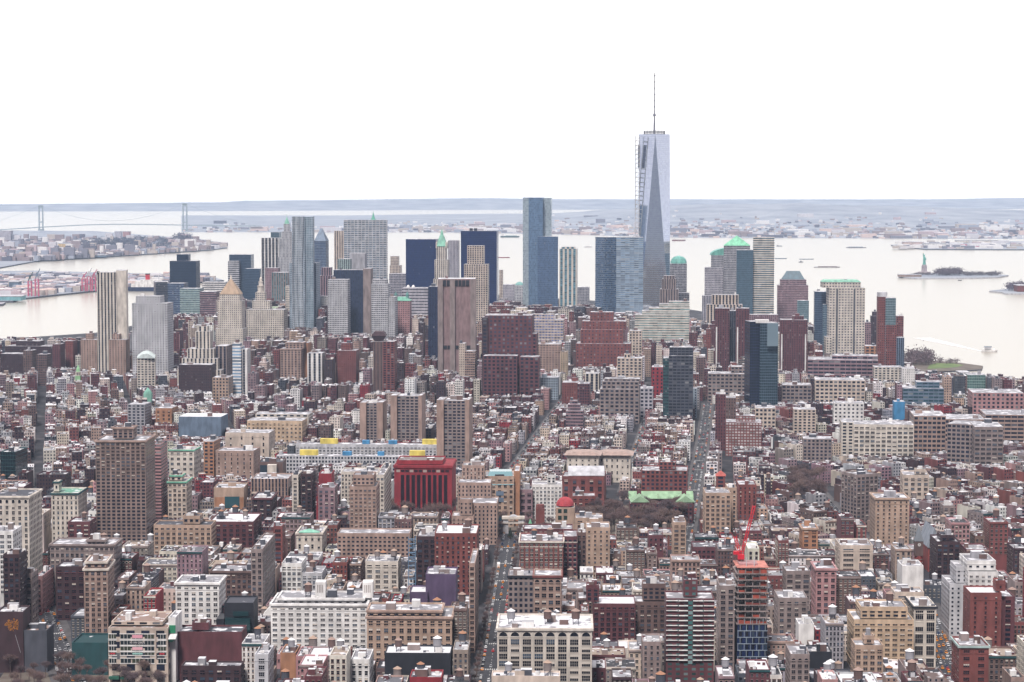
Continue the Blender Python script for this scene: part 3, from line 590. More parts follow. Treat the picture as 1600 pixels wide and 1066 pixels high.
# courts and city hall group
add('muni', 385, 443, 484, 545, 4180, 40, 'p', 'pale', 'broad white stone municipal block with a tiered central cupola| right of the gold pyramid', wf=.45, hf=.6, tiers=[(394, 421, 470, 10, 24), (399, 414, 457, 12, 14)])
add('court', 337, 379, 514, 560, 4000, 40, 'p', 'pale', 'stone courthouse tower with a gold pyramid roof| in the left skyline', wf=.4, hf=.45, tiers=[(340, 377, 470, 4, 30), (343, 374, 460, 6, 26)])
add('crim', 277, 345, 578, 600, 3720, 50, 'v', 'pale', 'stepped grey limestone court building| below and left of the gold pyramid', wf=.4, bay=6, tiers=[(284, 340, 560, 6, 36), (292, 334, 545, 10, 28), (305, 328, 518, 14, 20), (309, 324, 510, 18, 14)])
add('crimr', 336, 354, 541, 600, 3740, 40, 'v', 'taupe', 'tan ribbed wing| on the right side of the stepped limestone court building', bay=6)
add('crimb', 279, 330, 570, 612, 3560, 30, 'r', 'dbrick', 'dark purple brown block| in front of the stepped limestone court building', wf=.3)
add('wbal', 363, 376, 542, 618, 3300, 26, 'r', 'white', 'slender white tower with blue balcony bands| below the gold pyramid', fl=4.5, hf=.55, wf=1.0, bay=9, glass=(.20, .30, .42), tiers=[(363, 375, 536, 3, 14)])
add('wbalr', 376, 386, 546, 616, 3306, 24, 'v', 'white', 'plain white flank| on the right of the tower with blue balcony bands', bay=7, wf=.3)
add('ytan', 332, 357, 590, 622, 3250, 30, 'p', 'straw', 'yellow tan six storey block| left of the slender white balcony tower', bay=5, fl=4.4, wf=.5)
add('tana', 438, 470, 545, 592, 3500, 34, 'p', 'tan', 'tan arched-window tower block| right of the slender white balcony tower', bay=5.5, wf=.45, hf=.6, tiers=[(446, 474, 535, 6, 26)], cornice='tan')
add('tanr', 470, 481, 536, 590, 3520, 30, 'b', 'orange', 'narrow cream and orange side block| right of the tan arched-window block')
add('wcol', 480, 503, 552, 600, 3400, 30, 'v', 'white', 'white office block with tall fin columns| below the grey lattice tower', bay=6.5, wf=.45)
add('redt', 526, 556, 548, 600, 3380, 34, 'p', 'rust', 'purple red brick block with a small turret| below the dark striped slab', wf=.35, tiers=[(533, 549, 536, 8, 16)])
add('pinkt', 583, 598, 534, 612, 3360, 30, 'v', 'brown', 'pinkish brown apartment tower with a wide flared cap| left of the windowless brown tower', bay=5, wf=.2, tiers=[])
add('pinkt2', 598, 616, 534, 612, 3358, 30, 'd', 'rust', 'balconied brown flank| on the right half of the flared cap tower', bay=5.5, hf=.6, tiers=[])
add('tanw', 717, 726, 537, 590, 3430, 26, 'p', 'cream', 'narrow cream stair tower| right foot of the windowless brown tower', wf=.3)
add('tanw2', 726, 742, 549, 592, 3430, 26, 'p', 'tan', 'tan strip-window block| beside the narrow cream stair tower', wf=.8, hf=.4)
add('sixa', 757, 831, 493, 618, 3330, 44, 'p', 'brick', 'massive dark red brick stepped tower| in the centre of the picture', bay=6.2, fl=5.2, wf=.5, hf=.55, glass=(.05, .05, .08), tiers=[])
add('sixb', 753, 762, 496, 618, 3325, 30, 'p', 'dbrick', 'narrow dark brick shoulder| on the left of the massive dark red tower', bay=6, fl=5.2)
add('sixc', 826, 838, 522, 600, 3326, 36, 'p', 'brick', 'lower brick shoulder| on the right of the massive dark red tower', bay=6.2, fl=5.2)
add('sixd', 755, 808, 556, 618, 3290, 26, 'p', 'brick', 'front brick wing| across the foot of the massive dark red tower', bay=6.2, fl=5.2)
add('sixe', 812, 842, 558, 615, 3290, 30, 'p', 'brick', 'right front brick wing| at the foot of the massive dark red tower', bay=6.2, fl=5.2)
add('sixg', 798, 815, 576, 618, 3200, 20, 'v', 'steel', 'small grey green glass tower| in front of the massive dark red tower', glass=(.14, .24, .22), bay=7)
add('hud', 900, 985, 537, 575, 3560, 50, 'p', 'rust', 'huge stepped orange red brick building| left of the white banded stepped office block', bay=5.5, fl=5, wf=.4, hf=.5, glass=(.07, .05, .07), tiers=[(907, 973, 515, 6, 40), (909, 978, 502, 10, 34), (922, 958, 488, 14, 26)])
add('lbt', 823, 880, 500, 534, 3780, 34, 'p', 'cream', 'cream office block with large blue windows| between two stepped red brick towers', bay=5, fl=4.6, wf=.8, hf=.6, glass=(.14, .16, .28), tiers=[(833, 865, 491, 6, 20)])
add('lbt2', 834, 876, 538, 582, 3480, 34, 'p', 'tan', 'tan brick office block with a pale top| right of the massive dark red tower', bay=4.6, wf=.5, hf=.45)
add('stepc', 964, 1003, 560, 594, 3380, 34, 'p', 'cream', 'cream white block with a rooftop plant| below the huge stepped orange red building', bay=6, fl=4.8, wf=.55, tiers=[(975, 985, 553, 5, 10)])
add('stepd', 983, 1003, 517, 556, 3700, 26, 'p', 'cream', 'pale gridded block| touching the right of the huge stepped red building', bay=6, fl=4.8, wf=.5)
add('artd', 937, 999, 608, 648, 3060, 40, 'p', 'taupe', 'stepped beige industrial loft with large windows| centre right middle distance', bay=6.2, fl=4.8, wf=.6, hf=.55, tiers=[(941, 998, 596, 4, 30), (944, 1000, 592, 8, 24)])
add('artr', 1000, 1020, 607, 640, 3080, 30, 'p', 'lav', 'pinkish white gridded block| right of the stepped beige loft', bay=6, fl=5, wf=.6)
add('redw', 1018, 1037, 574, 618, 3260, 34, 'p', 'red', 'crimson brick block with dark windows| left of the scaffolded concrete tower', bay=6, fl=5, wf=.4)
add('scaf', 1045, 1083, 556, 650, 3010, 34, 'r', 'dgrey', 'unfinished concrete tower wrapped in green netting| right of the crimson block', fl=4.1, hf=.6, bay=5, wf=.85, glass=(.02, .025, .04), tiers=[(1046, 1083, 543, 5, 26)])
add('scafg', 1036, 1046, 560, 650, 3014, 34, 'r', 'teal', 'green netted corner| on the left edge of the unfinished concrete tower', fl=4.1, wf=1.0, glass=(.02, .04, .05))
add('bluebox', 1062, 1089, 607, 636, 2960, 24, 'p', 'steel', 'pale blue and white block| right foot of the unfinished concrete tower', wf=.35, bay=4, tiers=[(1076, 1083, 596, 4, 8)])
add('step6', 884, 911, 642, 668, 2900, 26, 'r', 'mauve', 'dark grey stepped apartment block| beside the long street left of the beige loft', fl=4, hf=.4, tiers=[(887, 906, 632, 4, 18), (890, 902, 626, 7, 10)])
add('step7', 878, 904, 598, 632, 3050, 30, 'p', 'rust', 'red brown stepped block| left of the stepped beige loft', wf=.3, tiers=[])
add('step8', 902, 921, 600, 634, 3040, 30, 'p', 'brick', 'dark brick block with stepped side| immediately left of the stepped beige loft')
add('step9', 914, 936, 584, 612, 3200, 30, 'v', 'pale', 'white block with dark vertical windows| behind the stepped beige loft', bay=6)
add('redo', 838, 872, 590, 606, 3200, 30, 'p', 'steel', 'pale blue grey plant-roofed block| between the dark red tower and the street')
# ------------------------------------------------------------------ heroes: middle distance and foreground
add('smithA', 0, 44, 553, 584, 3560, 30, 'p', 'dbrick', 'dark purple brick housing slab| cut by the left edge of the picture', wf=.3)
add('smithB', 8, 82, 541, 575, 3800, 40, 'p', 'dbrick', 'long purple brick housing slab under a white roof shed| far left by the water', wf=.3, tiers=[(25, 62, 533, 6, 26)])
add('smithC', 82, 94, 538, 576, 3560, 26, 'p', 'brick', 'narrow brick housing slab| left of the pair of beige concrete towers', wf=.3)
add('smithD', 102, 114, 533, 575, 3640, 26, 'p', 'rust', 'reddish brick housing slab| immediately left of the pair of beige towers', wf=.3)
add('smithE', 36, 50, 548, 575, 3480, 24, 'p', 'brown', 'small brown brick tower with snowy roof| in the far left housing group', wf=.4)
add('smithF', 57, 73, 554, 580, 3420, 24, 'p', 'brown', 'brown plain block| in the far left housing group')
add('chatA', 126, 151, 531, 578, 3560, 26, 'd', 'tan', 'left of the pair of beige concrete towers| with ragged balcony edges', wf=.3, tiers=[(134, 144, 521, 5, 12)])
add('chatB', 170, 196, 531, 583, 3520, 26, 'd', 'tan', 'right of the pair of beige concrete towers| before the slender ribbed tower', wf=.3, tiers=[(176, 186, 522, 5, 12)])
add('chatC', 153, 165, 527, 576, 3660, 24, 'p', 'dbrick', 'dark brick slab| between the pair of beige concrete towers')
for k, u0, u1, yt, w in (('silA', 565, 601, 629, 'first'), ('silB', 612, 660, 619, 'middle and widest'), ('silC', 684, 732, 625, 'right')):
    pass
add('silA', 572, 589, 630, 687, 2640, 30, 'd', 'taupe', 'left and narrowest of three concrete grid towers| above the white apartment slabs', real=False, bay=5, fl=3.5, wf=.62, hf=.55, bulk=2)
add('silA1', 562, 572, 629, 687, 2636, 34, 'b', 'tan', 'blank tan end wall| left of the narrowest concrete grid tower')
add('silA2', 589, 598, 629, 687, 2637, 34, 'b', 'tan', 'blank tan pier| right of the narrowest concrete grid tower')
add('silB', 620, 654, 619, 687, 2600, 30, 'd', 'taupe', 'middle of three concrete grid towers| above the white apartment slabs', real=False, bay=5, fl=3.5, wf=.68, hf=.55, bulk=2)
add('silB1', 610, 620, 618, 687, 2596, 34, 'b', 'tan', 'blank tan end wall| left of the middle concrete grid tower')
add('silB2', 654, 659, 618, 687, 2597, 34, 'b', 'tan', 'blank tan pier| right of the middle concrete grid tower')
add('silC', 693, 727, 626, 730, 2520, 30, 'd', 'taupe', 'right of three concrete grid towers| behind the dark red library', real=False, bay=5, fl=3.5, wf=.68, hf=.55, bulk=2)
add('silC1', 682, 693, 625, 700, 2516, 34, 'b', 'tan', 'blank tan end wall| left of the right concrete grid tower')
add('silC2', 727, 733, 625, 730, 2517, 34, 'b', 'tan', 'blank tan pier| right of the right concrete grid tower')
add('wsvB', 462, 724, 694, 712, 2440, 16, 'p', 'lgrey', 'long pale grey apartment slab with yellow and blue roof sheds| behind the dark red library', real=True, bay=4.2, fl=3.5, ww=2.3, wh=1.7, a=math.radians(3.2), bulk=0)
add('wsvF', 432, 668, 712, 724, 2330, 16, 'p', 'lgrey', 'long pale apartment slab with yellow roof sheds| left of the dark red library', real=False, a=math.radians(3.2), bulk=0)
add('bobst', 616, 706, 727, 800, 2130, 52, 'b', 'red', 'dark red sandstone library with tall dark window slots| beside the bare park trees', roof='taupe', snow=.1, bulk=1, a=A_S*.5, tiers=[(620, 692, 719, 8, 34)])
add('onefifth', 722, 757, 727, 800, 1990, 26, 'p', 'tan', 'stepped tan art deco tower with a notched crown| left of the park arch', bay=3.4, fl=3.6, wf=.4, hf=.6, tiers=[], ww=1.2, wh=2.2)
add('onefB', 715, 767, 754, 815, 1962, 30, 'p', 'tan', 'upper setback block| in front of the stepped deco tower crown', bay=3.4, fl=3.6, ww=1.2, wh=2.)
add('onefC', 722, 777, 786, 850, 1925, 40, 'p', 'tan', 'broad tan lower mass with terraces| below the stepped deco tower', bay=3.6, fl=3.6, ww=1.3, wh=2., tiers=[])
add('onefD', 706, 740, 806, 850, 1915, 26, 'p', 'tan', 'x', bay=3.6, fl=3.6, ww=1.3, wh=2., tiers=[(718, 738, 780, 4, 14)])
add('kimmel', 758, 803, 744, 806, 2120, 40, 'p', 'straw', 'yellow stone student centre with a sloped glass top| behind the park arch', bay=5.4, fl=5.2, ww=2.6, wh=2.5, bulk=0, tiers=[])
add('kimmelr', 803, 812, 736, 806, 2126, 46, 'b', 'orange', 'orange tan slab| on the right side of the yellow student centre')
add('cath', 812, 832, 765, 802, 2160, 30, 'p', 'mauve', 'mauve block with pale green windows| right of the yellow student centre', bay=6, fl=6)
add('whitew', 831, 878, 757, 800, 2150, 26, 'p', 'white', 'stepped white apartment house| right of the yellow student centre', bay=3.5, fl=3.4, tiers=[(855, 868, 742, 6, 9)])
add('law', 878, 944, 744, 775, 2330, 40, 'p', 'rust', 'red brick hall with a pale vaulted roof| right of the stepped white house', real=True, bay=8, fl=7, ww=3.4, wh=4.5, bulk=0)
add('twin1', 886, 935, 711, 742, 2560, 34, 'p', 'pale', 'left pale villa-like block with a tan hipped roof| above the red brick hall', bay=6, fl=6, real=True, ww=1.6, wh=3, bulk=0)
add('twin2', 936, 985, 711, 738, 2560, 34, 'p', 'pale', 'right pale villa-like block with a tan hipped roof| above the red brick hall', bay=6, fl=6, real=True, ww=1.6, wh=3, bulk=0)
add('red8', 1002, 1074, 735, 768, 2310, 40, 'p', 'rust', 'dark red brick apartment house with a pale cornice strip| behind the green gabled hall', bay=4.5, fl=4, ww=1.8, wh=2, tiers=[(1030, 1056, 722, 8, 16)])
add('vander', 984, 1082, 787, 800, 2080, 16, 'p', 'brick', 'brick law hall under bright green gabled roofs| at the edge of the bare park', bulk=0, win=False, a=A_N)
add('church', 1119, 1133, 744, 770, 2290, 14, 'p', 'rust', 'brick church bell tower with a red hipped roof| right of the wide avenue', bay=7, win=True, ww=2.4, wh=5, bulk=0)
add('tanbig', 1102, 1142, 770, 832, 2040, 34, 'p', 'straw', 'tan brick apartment block with brown upper floor| on the right of the wide avenue', bay=4.6, fl=3.8, tiers=[])
add('tanb2', 1137, 1151, 762, 825, 2060, 30, 'p', 'straw', 'narrow yellow brick slab| right of the tan block on the wide avenue')
add('redmid', 1154, 1182, 757, 812, 2060, 34, 'p', 'rust', 'tall red brick apartment house| behind the red crane boom', bay=3.8, fl=3.8, wf=.35)
add('tan3', 1052, 1072, 816, 856, 1905, 24, 'p', 'straw', 'narrow tan apartment house with a white roof| left of the wide avenue', bay=6)
add('dark1', 0, 24, 706, 750, 2250, 40, 'c', 'teal', 'dark green glass block| at the left edge of the picture', real=False, glass=(.012, .03, .04))
add('tower', 149, 227, 688, 845, 1950, 44, 'p', (.25, .18, .16), 'tall brown brick apartment tower with rows of paired windows| left foreground', bay=4.2, fl=3.05, ww=2.7, wh=1.75, wf=.5, hf=.5, cornice='tan', tiers=[(176, 208, 667, 12, 16)], glass='black')
add('tower2', 236, 251, 694, 815, 1990, 34, 'd', 'pink', 'balconied pinkish apartment slab| behind the tall brown tower', real=False, fl=3.05, hf=.5, wf=1.0, glass=(.06, .05, .06))
add('grn2', 264, 303, 702, 742, 2250, 30, 'p', 'pale', 'white loft with a green cornice| right of the tall brown tower', bay=6, fl=5, ww=3, wh=2.6, real=True, cornice='green', tank=1)
add('grn3', 262, 291, 752, 810, 2000, 30, 'p', 'cream', 'cream twelve storey loft with a green cornice| right of the tall brown tower', bay=4.5, fl=4.4, cornice='green', tiers=[(266, 284, 742, 6, 14)])
add('cream1', -14, 45, 775, 912, 1700, 42, 'p', 'pale', 'cream stone office building with arched top windows and a heavy cornice| at the left edge', bay=4.6, fl=4.4, ww=2.0, wh=2.8, cornice='pale', roof='dgrey', snow=.1, arch=True)
add('whl', -14, 20, 830, 870, 1560, 26, 'p', 'white', 'white banded apartment block| cut by the left edge before the cream office building', bay=5)
add('ornate', 80, 122, 770, 830, 1840, 34, 'p', 'pale', 'ornate stone office block with a dark green cornice| left of the tall brown tower', bay=3.6, fl=4.4, wf=.4, cornice='teal', roof='green', snow=.3, tiers=[(84, 92, 752, 8, 10)])
add('lobrick', 106, 140, 815, 842, 1790, 26, 'p', 'brick', 'dark brick block with rooftop plant| below the ornate green corniced block', bay=6, tank=1)
add('longtan', 78, 178, 850, 905, 1650, 30, 'p', 'taupe', 'long brown stone loft with a projecting cornice| behind the tan corner tower', bay=3.8, fl=4.6, cornice='taupe', tiers=[(136, 164, 843, 3, 12)])
add('brk5', 87, 132, 885, 950, 1600, 24, 'p', 'dbrick', 'dark red brick loft| left of the tan corner tower', bay=5, fl=4.6, frame='brick')
add('drk6', 5, 30, 866, 955, 1520, 22, 'p', 'dbrick', 'dark purple brick tower| beside the broad street at the left edge', bay=4)
add('gry6', 30, 50, 896, 960, 1540, 18, 'p', 'taupe', 'narrow grey stone loft with arched top windows| beside the broad street', bay=4.2, fl=4.5, arch=True)
add('pnk6', 55, 66, 900, 940, 1640, 50, 'p', 'pink', 'slim pinkish loft| in the street canyon at left', bay=4)
add('mural', -6, 36, 956, 1030, 1420, 22, 'b', 'dbrick', 'dark brick art wall block with a gold sunburst| bottom left corner', win=False)
add('grywall', 36, 73, 985, 1030, 1424, 22, 'b', 'dgrey', 'plain slate grey block with a tan roof| right of the sunburst wall', win=False, roof='tan', snow=.1)
add('corner', 131, 168, 888, 1010, 1490, 34, 'p', 'tan', 'slim tan corner tower with a narrow stepped top| standing over a green hoarding', bay=3.9, fl=3.55, ww=2.1, wh=2.2, tiers=[(134, 166, 877, 3, 26)], cornice='pale', rot=3)
add('hoard', 112, 168, 1004, 1034, 1475, 30, 'b', 'teal', 'dark green construction hoarding| wrapping the foot of the tan corner tower', win=False, bulk=0, snow=0, roof='teal')
add('retail', 169, 262, 981, 1048, 1438, 50, 'p', 'cream', 'cream department store with sign-filled windows| beside the green hoarding', bay=9.2, fl=7, win=False, tiers=[(174, 254, 971, 9, 34)], bulk=3, snow=.2, roof='tan')
add('retailr', 263, 274, 965, 1045, 1444, 24, 'b', 'white', 'narrow white tower with a green sign panel| right of the cream department store', win=False)
add('whiteL', 274, 342, 910, 990, 1560, 30, 'p', 'white', 'bright white loft with paired black windows| left foreground', bay=5.2, fl=3.9, ww=2.6, wh=2.1, wf=.5, snow=.3, cornice='white')
add('dglass', 350, 396, 942, 990, 1470, 26, 'b', 'black', 'stepped black glass penthouse block| right of the bright white loft', win=False, bulk=0, snow=0, roof='dgrey')
add('blank', 275, 378, 987, 1040, 1400, 22, 'b', 'brick', 'low wide building with a blank red brick party wall| bottom left', win=False, tiers=[(300, 326, 973, 5, 12)], roof='dgrey')
add('blankf', 283, 376, 1040, 1075, 1335, 14, 'p', 'dbrick', 'dark brown tenement row with white skylights| along the bottom left edge', bay=5, fl=4)
add('longw', 423, 573, 943, 1010, 1540, 40, 'p', 'white', 'long white terraced apartment building| in the lower middle left', bay=5.2, fl=3.7, ww=3, wh=1.6, cornice='white', tiers=[(434, 568, 934, 8, 26)], bulk=2, tank=1, snow=.2)
add('tany', 573, 706, 963, 1030, 1440, 36, 'p', 'straw', 'ornate yellow tan loft with a blank upper storey| beside the avenue at bottom centre', bay=5.2, fl=4.9, ww=2.6, wh=2.9, snow=.3, cornice='tan', tiers=[(574, 690, 953, 4, 26)], tank=0)
add('purp', 665, 712, 897, 940, 1560, 30, 'b', 'purple', 'windowless dark purple rooftop block| left of the avenue', win=False, a=A_N, tiers=[], bulk=3)
add('purpl', 640, 668, 925, 950, 1555, 26, 'b', 'purple', 'lower dark purple extension with white skylights| left of the windowless purple block', win=False, snow=.8)
add('brt', 679, 745, 833, 930, 1650, 44, 'p', 'rust', 'tall plain red brick block with a snowy roof| left of the avenue', bay=4.2, fl=3.7, ww=1.5, wh=2.0, snow=.9, tank=2)
add('brt2', 651, 681, 838, 915, 1655, 34, 'p', 'dbrick', 'dark brick slab with a blue steel escape stair| left of the tall red brick block', bay=5.5, fl=3.7)
add('avL', 733, 742, 880, 1000, 1560, 60, 'p', 'tan', 'slim tan loft| lining the left side of the avenue', bay=4.5)
add('tanw5', 546, 588, 760, 850, 1830, 34, 'p', 'tan', 'tall tan apartment tower with stepped terraces| left of the bare park trees', bay=3.7, fl=3.2, ww=2, wh=1.5, tiers=[(551, 584, 742, 5, 22)])
add('tanw6', 588, 600, 742, 800, 1900, 80, 'p', 'pale', 'deep cream slab receding to the park| right of the tall tan tower', bay=4)
add('tanw7', 527, 640, 833, 870, 1750, 26, 'p', 'tan', 'wide tan apartment base with recessed courts| in front of the tall tan tower', bay=3.7, fl=3.2, ww=2, wh=1.5)
add('cream7', 533, 590, 737, 765, 2060, 30, 'p', 'pale', 'cream block with close-set windows and pale roof| left of the bare park trees', bay=3.2)
add('dbk2', 470, 487, 740, 800, 1990, 30, 'p', 'dbrick', 'black brick tower with a white front strip| left of the red painted wall', bay=5, tiers=[])
add('dbk1', 456, 466, 742, 800, 1992, 30, 'p', 'pale', 'narrow pale loft| left of the black brick tower', bay=5)
add('redwall', 498, 518, 740, 770, 2010, 26, 'b', 'red', 'narrow tower with a bright red painted wall| between dark brick towers', win=False)
add('grb', 497, 523, 762, 812, 1960, 26, 'p', 'mauve', 'grey brown brick tower| under the bright red painted wall', bay=4.4)
add('drum', 392, 450, 748, 775, 2060, 40, 'v', 'tan', 'rounded tan stone building with vertical piers| left of the black brick tower', real=False, bay=3.2, wf=.45)
add('yel1', 386, 472, 657, 690, 2680, 34, 'p', 'yellow', 'yellow factory building| left of the concrete grid towers', bay=5, fl=4.6, real=True, ww=2.2, wh=2.2)
add('yel2', 399, 482, 647, 664, 2800, 30, 'p', 'pale', 'white upper building| rising behind the yellow factory', bay=8)
add('cr2', 352, 420, 676, 715, 2470, 34, 'p', 'cream', 'wide cream wall block with few windows| below the yellow factory', bay=11, fl=8, real=True, ww=1.8, wh=4)
add('slateb', 279, 345, 651, 682, 2780, 40, 'b', 'slate', 'dark slate grey block with a snowy roof| left of the yellow factory', win=False, snow=.8)
add('orb', 243, 268, 638, 662, 2800, 34, 'p', 'orange', 'orange tan six storey block| above the tall brown tower', bay=6, fl=4.8, real=True, ww=2.5, wh=2.5)
add('gryb', 199, 226, 632, 665, 2850, 34, 'p', 'grey', 'grey tenement block| above the tall brown tower left of the orange block', bay=5)
add('brw2', 337, 396, 704, 745, 2300, 34, 'p', 'tan', 'plain tan brick block with small regular windows| left of the brown columned hall', bay=7, fl=4.6, ww=1.3, wh=2.6, real=True)
add('redl', 318, 334, 690, 742, 2330, 30, 'p', 'orange', 'narrow orange brick block| left of the plain tan brick block', bay=4.5)
add('hall', 404, 442, 722, 752, 2240, 34, 'b', 'brown', 'brown hall with a pale columned tower| above the rounded tan building', win=False, roof='dgrey', snow=.1)
add('orgl', 334, 381, 762, 796, 2030, 34, 'b', 'straw', 'tan block with a large green window and orange base| left of the rounded tan building', win=False, bulk=1)
add('rbr', 394, 424, 778, 815, 1950, 40, 'p', 'dbrick', 'dark red ornate brick corner block| below the rounded tan building', bay=5, cornice='brick')
add('dark9', 326, 396, 815, 850, 1830, 50, 'p', 'brick', 'wide dark red brick block with a snowy roof| centre left', bay=5, snow=.7, tank=2)
add('ybr', 240, 330, 820, 852, 1790, 26, 'p', 'straw', 'yellow stone apartment row with dark roof gardens| right of the tall brown tower', bay=4.5, tiers=[(286, 312, 806, 5, 16)], roof='dgrey', snow=.05)
add('gtemp', 463, 503, 832, 862, 1780, 36, 'p', 'pale', 'cream classical block with a green pediment| centre left', bay=5, fl=6, ww=1.8, wh=3.5, cornice='pale')
add('orbr', 427, 441, 822, 880, 1740, 20, 'p', 'rust', 'narrow orange red brick stair tower| left of the green pediment block', bay=8)
add('grl', 328, 402, 892, 935, 1640, 30, 'p', 'brown', 'brown loft with a green-edged roof| behind the bright white loft', bay=4, cornice='brown')
add('bgreen', 392, 410, 858, 960, 1640, 70, 'p', 'taupe', 'tall grey stone office block with a green cornice| centre left foreground', bay=4, fl=4.2)
add('wh4', 440, 471, 880, 932, 1660, 30, 'p', 'white', 'white loft with a rounded corner| above the long white terraced building', bay=4.2, fl=4)
add('wh5', 472, 503, 895, 932, 1650, 30, 'p', 'lgrey', 'grey white loft| right of the rounded-corner white loft', bay=4, tank=1)
add('wh6', 571, 622, 877, 925, 1650, 30, 'p', 'pale', 'pale cream loft with scattered windows and rooftop tanks| above the yellow tan loft', bay=6, tank=2, bulk=3)
add('blk1', 601, 704, 1020, 1055, 1345, 24, 'b', 'black', 'low black painted wall building| along the bottom below the yellow tan loft', win=False, tank=2, tiers=[], roof='lgrey', snow=.8)
add('wht7', 548, 577, 1030, 1080, 1330, 30, 'p', 'white', 'narrow white building with black windows| at the bottom edge', bay=3.6, fl=4.4, ww=1.9, wh=2.8)
add('rdr', 640, 690, 1058, 1080, 1270, 20, 'b', 'red', 'low red painted parapet building| at the bottom edge', win=False, tank=1)
add('wht8', 398, 419, 1022, 1080, 1330, 26, 'p', 'lgrey', 'narrow grey stone building| at the bottom edge left of centre', bay=6, fl=4.4)
add('ybf', 438, 462, 1020, 1060, 1370, 26, 'b', 'orange', 'ochre plastered building| at the bottom edge left of centre', win=False, tank=1)
add('arched', 777, 925, 981, 1090, 1350, 44, 'p', 'pale', 'white stone loft with large arched top windows| right of the avenue at the bottom', bay=7.4, fl=4.6, ww=5.0, wh=3.4, cornice='pale', tank=3, bulk=5, snow=.6, arch=True)
add('archf', 768, 875, 1056, 1090, 1255, 14, 'b', 'cream', 'low pale building with black roof sheds| at the bottom before the arched loft', win=False, tank=2, snow=.7)
add('gwall', 794, 834, 899, 965, 1520, 26, 'p', 'taupe', 'grey beige block with a blank party wall| right of the avenue', win=False, cornice='black')
add('garch', 834, 877, 899, 945, 1518, 26, 'p', 'tan', 'tan loft with arched windows| joined to the blank grey beige wall', bay=5, fl=5, arch=True, ww=3, cornice='rust')
add('redg', 927, 993, 943, 1000, 1500, 30, 'p', 'brick', 'dark red brick block with green glazed top floors| right of the arched loft', bay=4.2, fl=3.6, snow=.8, tiers=[(916, 936, 914, 6, 10)])
add('redap', 812, 880, 845, 905, 1740, 40, 'p', 'rust', 'large red brick apartment house with white stone bands| right of the avenue', bay=3.9, fl=3.8, cornice='pale', tank=2, frame='pale')
add('redap2', 880, 902, 838, 900, 1760, 34, 'p', 'brick', 'right wing of red brick| beside the banded red brick apartment house', bay=3.9, frame='pale')
add('redtop', 818, 895, 826, 842, 1830, 26, 'p', 'brick', 'red brick upper terraces with white windows| behind the banded red brick house', bay=4, frame='pale')
add('tanap', 902, 916, 832, 885, 1830, 26, 'p', 'brown', 'brown brick strip block| left of the plain tan tower')
add('tanap2', 916, 953, 824, 885, 1800, 30, 'p', 'straw', 'plain tan apartment tower with paired windows| right of the large red brick house', bay=5, fl=3.4, ww=1.6, wh=1.6, tiers=[])
add('judson', 868, 898, 793, 828, 2010, 28, 'b', 'straw', 'yellow stone house with a round red dome roof| right of the park arch', win=False, bulk=0)
add('tanw9', 899, 942, 809, 835, 1960, 26, 'p', 'straw', 'low yellow brick terrace block| right of the red dome roof', bay=7)
add('judr', 894, 930, 775, 800, 2090, 26, 'p', 'rust', 'brown brick hall| right of the round red dome roof', bay=5)
add('rdbal', 1041, 1116, 935, 1066, 1440, 26, 'r', 'brick', 'red brick apartment tower with white balcony slabs| bottom right of centre', real=False, fl=3.1, hf=.5, wf=.5, bay=5, glass=(.05, .10, .10), tiers=[(1068, 1090, 906, 6, 14)])
add('rdbalL', 988, 1040, 940, 990, 1500, 26, 'p', 'brown', 'brown apartment block with balconies| left of the red balcony tower', bay=4.2, fl=3.2, tiers=[(1004, 1040, 912, 5, 14)])

add('sitel', 1124, 1148, 915, 1040, 1430, 26, 'p', 'taupe', 'old brown loft| immediately left of the unfinished red netted tower', bay=5)
add('gstair', 1216, 1262, 934, 990, 1520, 30, 'p', 'taupe', 'brown stone loft with a glazed rooftop box| right of the unfinished tower', bay=4.5)
add('wsid', 1248, 1272, 975, 1000, 1450, 20, 'b', 'white', 'small white rooftop house| right of the brown stone loft', win=False)
add('tnstn', 1235, 1265, 1022, 1080, 1340, 30, 'p', 'taupe', 'narrow stone loft with arched upper windows| at the bottom right of centre', bay=4, arch=True)
add('blkbb', 1262, 1300, 1018, 1045, 1380, 20, 'b', 'black', 'black boxed rooftop structure| right of the narrow arched loft', win=False)
add('yelapt', 1334, 1428, 968, 1030, 1450, 34, 'p', 'yellow', 'wide yellow brick apartment house with stepped top| bottom right', bay=4.7, fl=3.3, ww=3, wh=1.5, tiers=[(1345, 1418, 948, 4, 26)], tank=1)
add('yel6', 1336, 1380, 1008, 1050, 1370, 20, 'p', 'straw', 'smaller yellow brick block with a tall plant box| before the wide yellow apartment house', bay=4.6, tiers=[(1350, 1366, 993, 4, 8)])
add('bankc', 1428, 1463, 947, 1025, 1480, 34, 'p', 'pale', 'pale stone loft with giant arched bays and a black cornice| beside the taxi-filled street', bay=8, fl=7.5, ww=5.0, wh=6, cornice='black', tank=0, roof='lgrey')
add('bankt', 1398, 1444, 925, 948, 1510, 20, 'p', 'cream', 'cream rooftop apartment block| above the giant arched bay loft', bay=9)
add('wtow', 1513, 1560, 893, 985, 1560, 40, 'p', 'white', 'tall white apartment tower with stepped terraces| in the right foreground', bay=4.4, fl=3.1, ww=2, wh=1.4, tiers=[(1511, 1556, 876, 4, 30)], bulk=3)
add('wtowL', 1484, 1512, 912, 985, 1570, 34, 'p', 'lgrey', 'pale grey lower flank| on the left of the tall white stepped tower', bay=3.6, fl=3.1, ww=1.4, wh=1.4, tiers=[(1494, 1512, 885, 3, 24)])
add('rbig', 1516, 1565, 926, 1010, 1470, 26, 'p', 'rust', 'tall dark red brick apartment block| in front of the white stepped tower', bay=6.5, fl=3.3, ww=1.3, wh=1.6, snow=.8, tiers=[(1556, 1571, 907, 5, 10)])
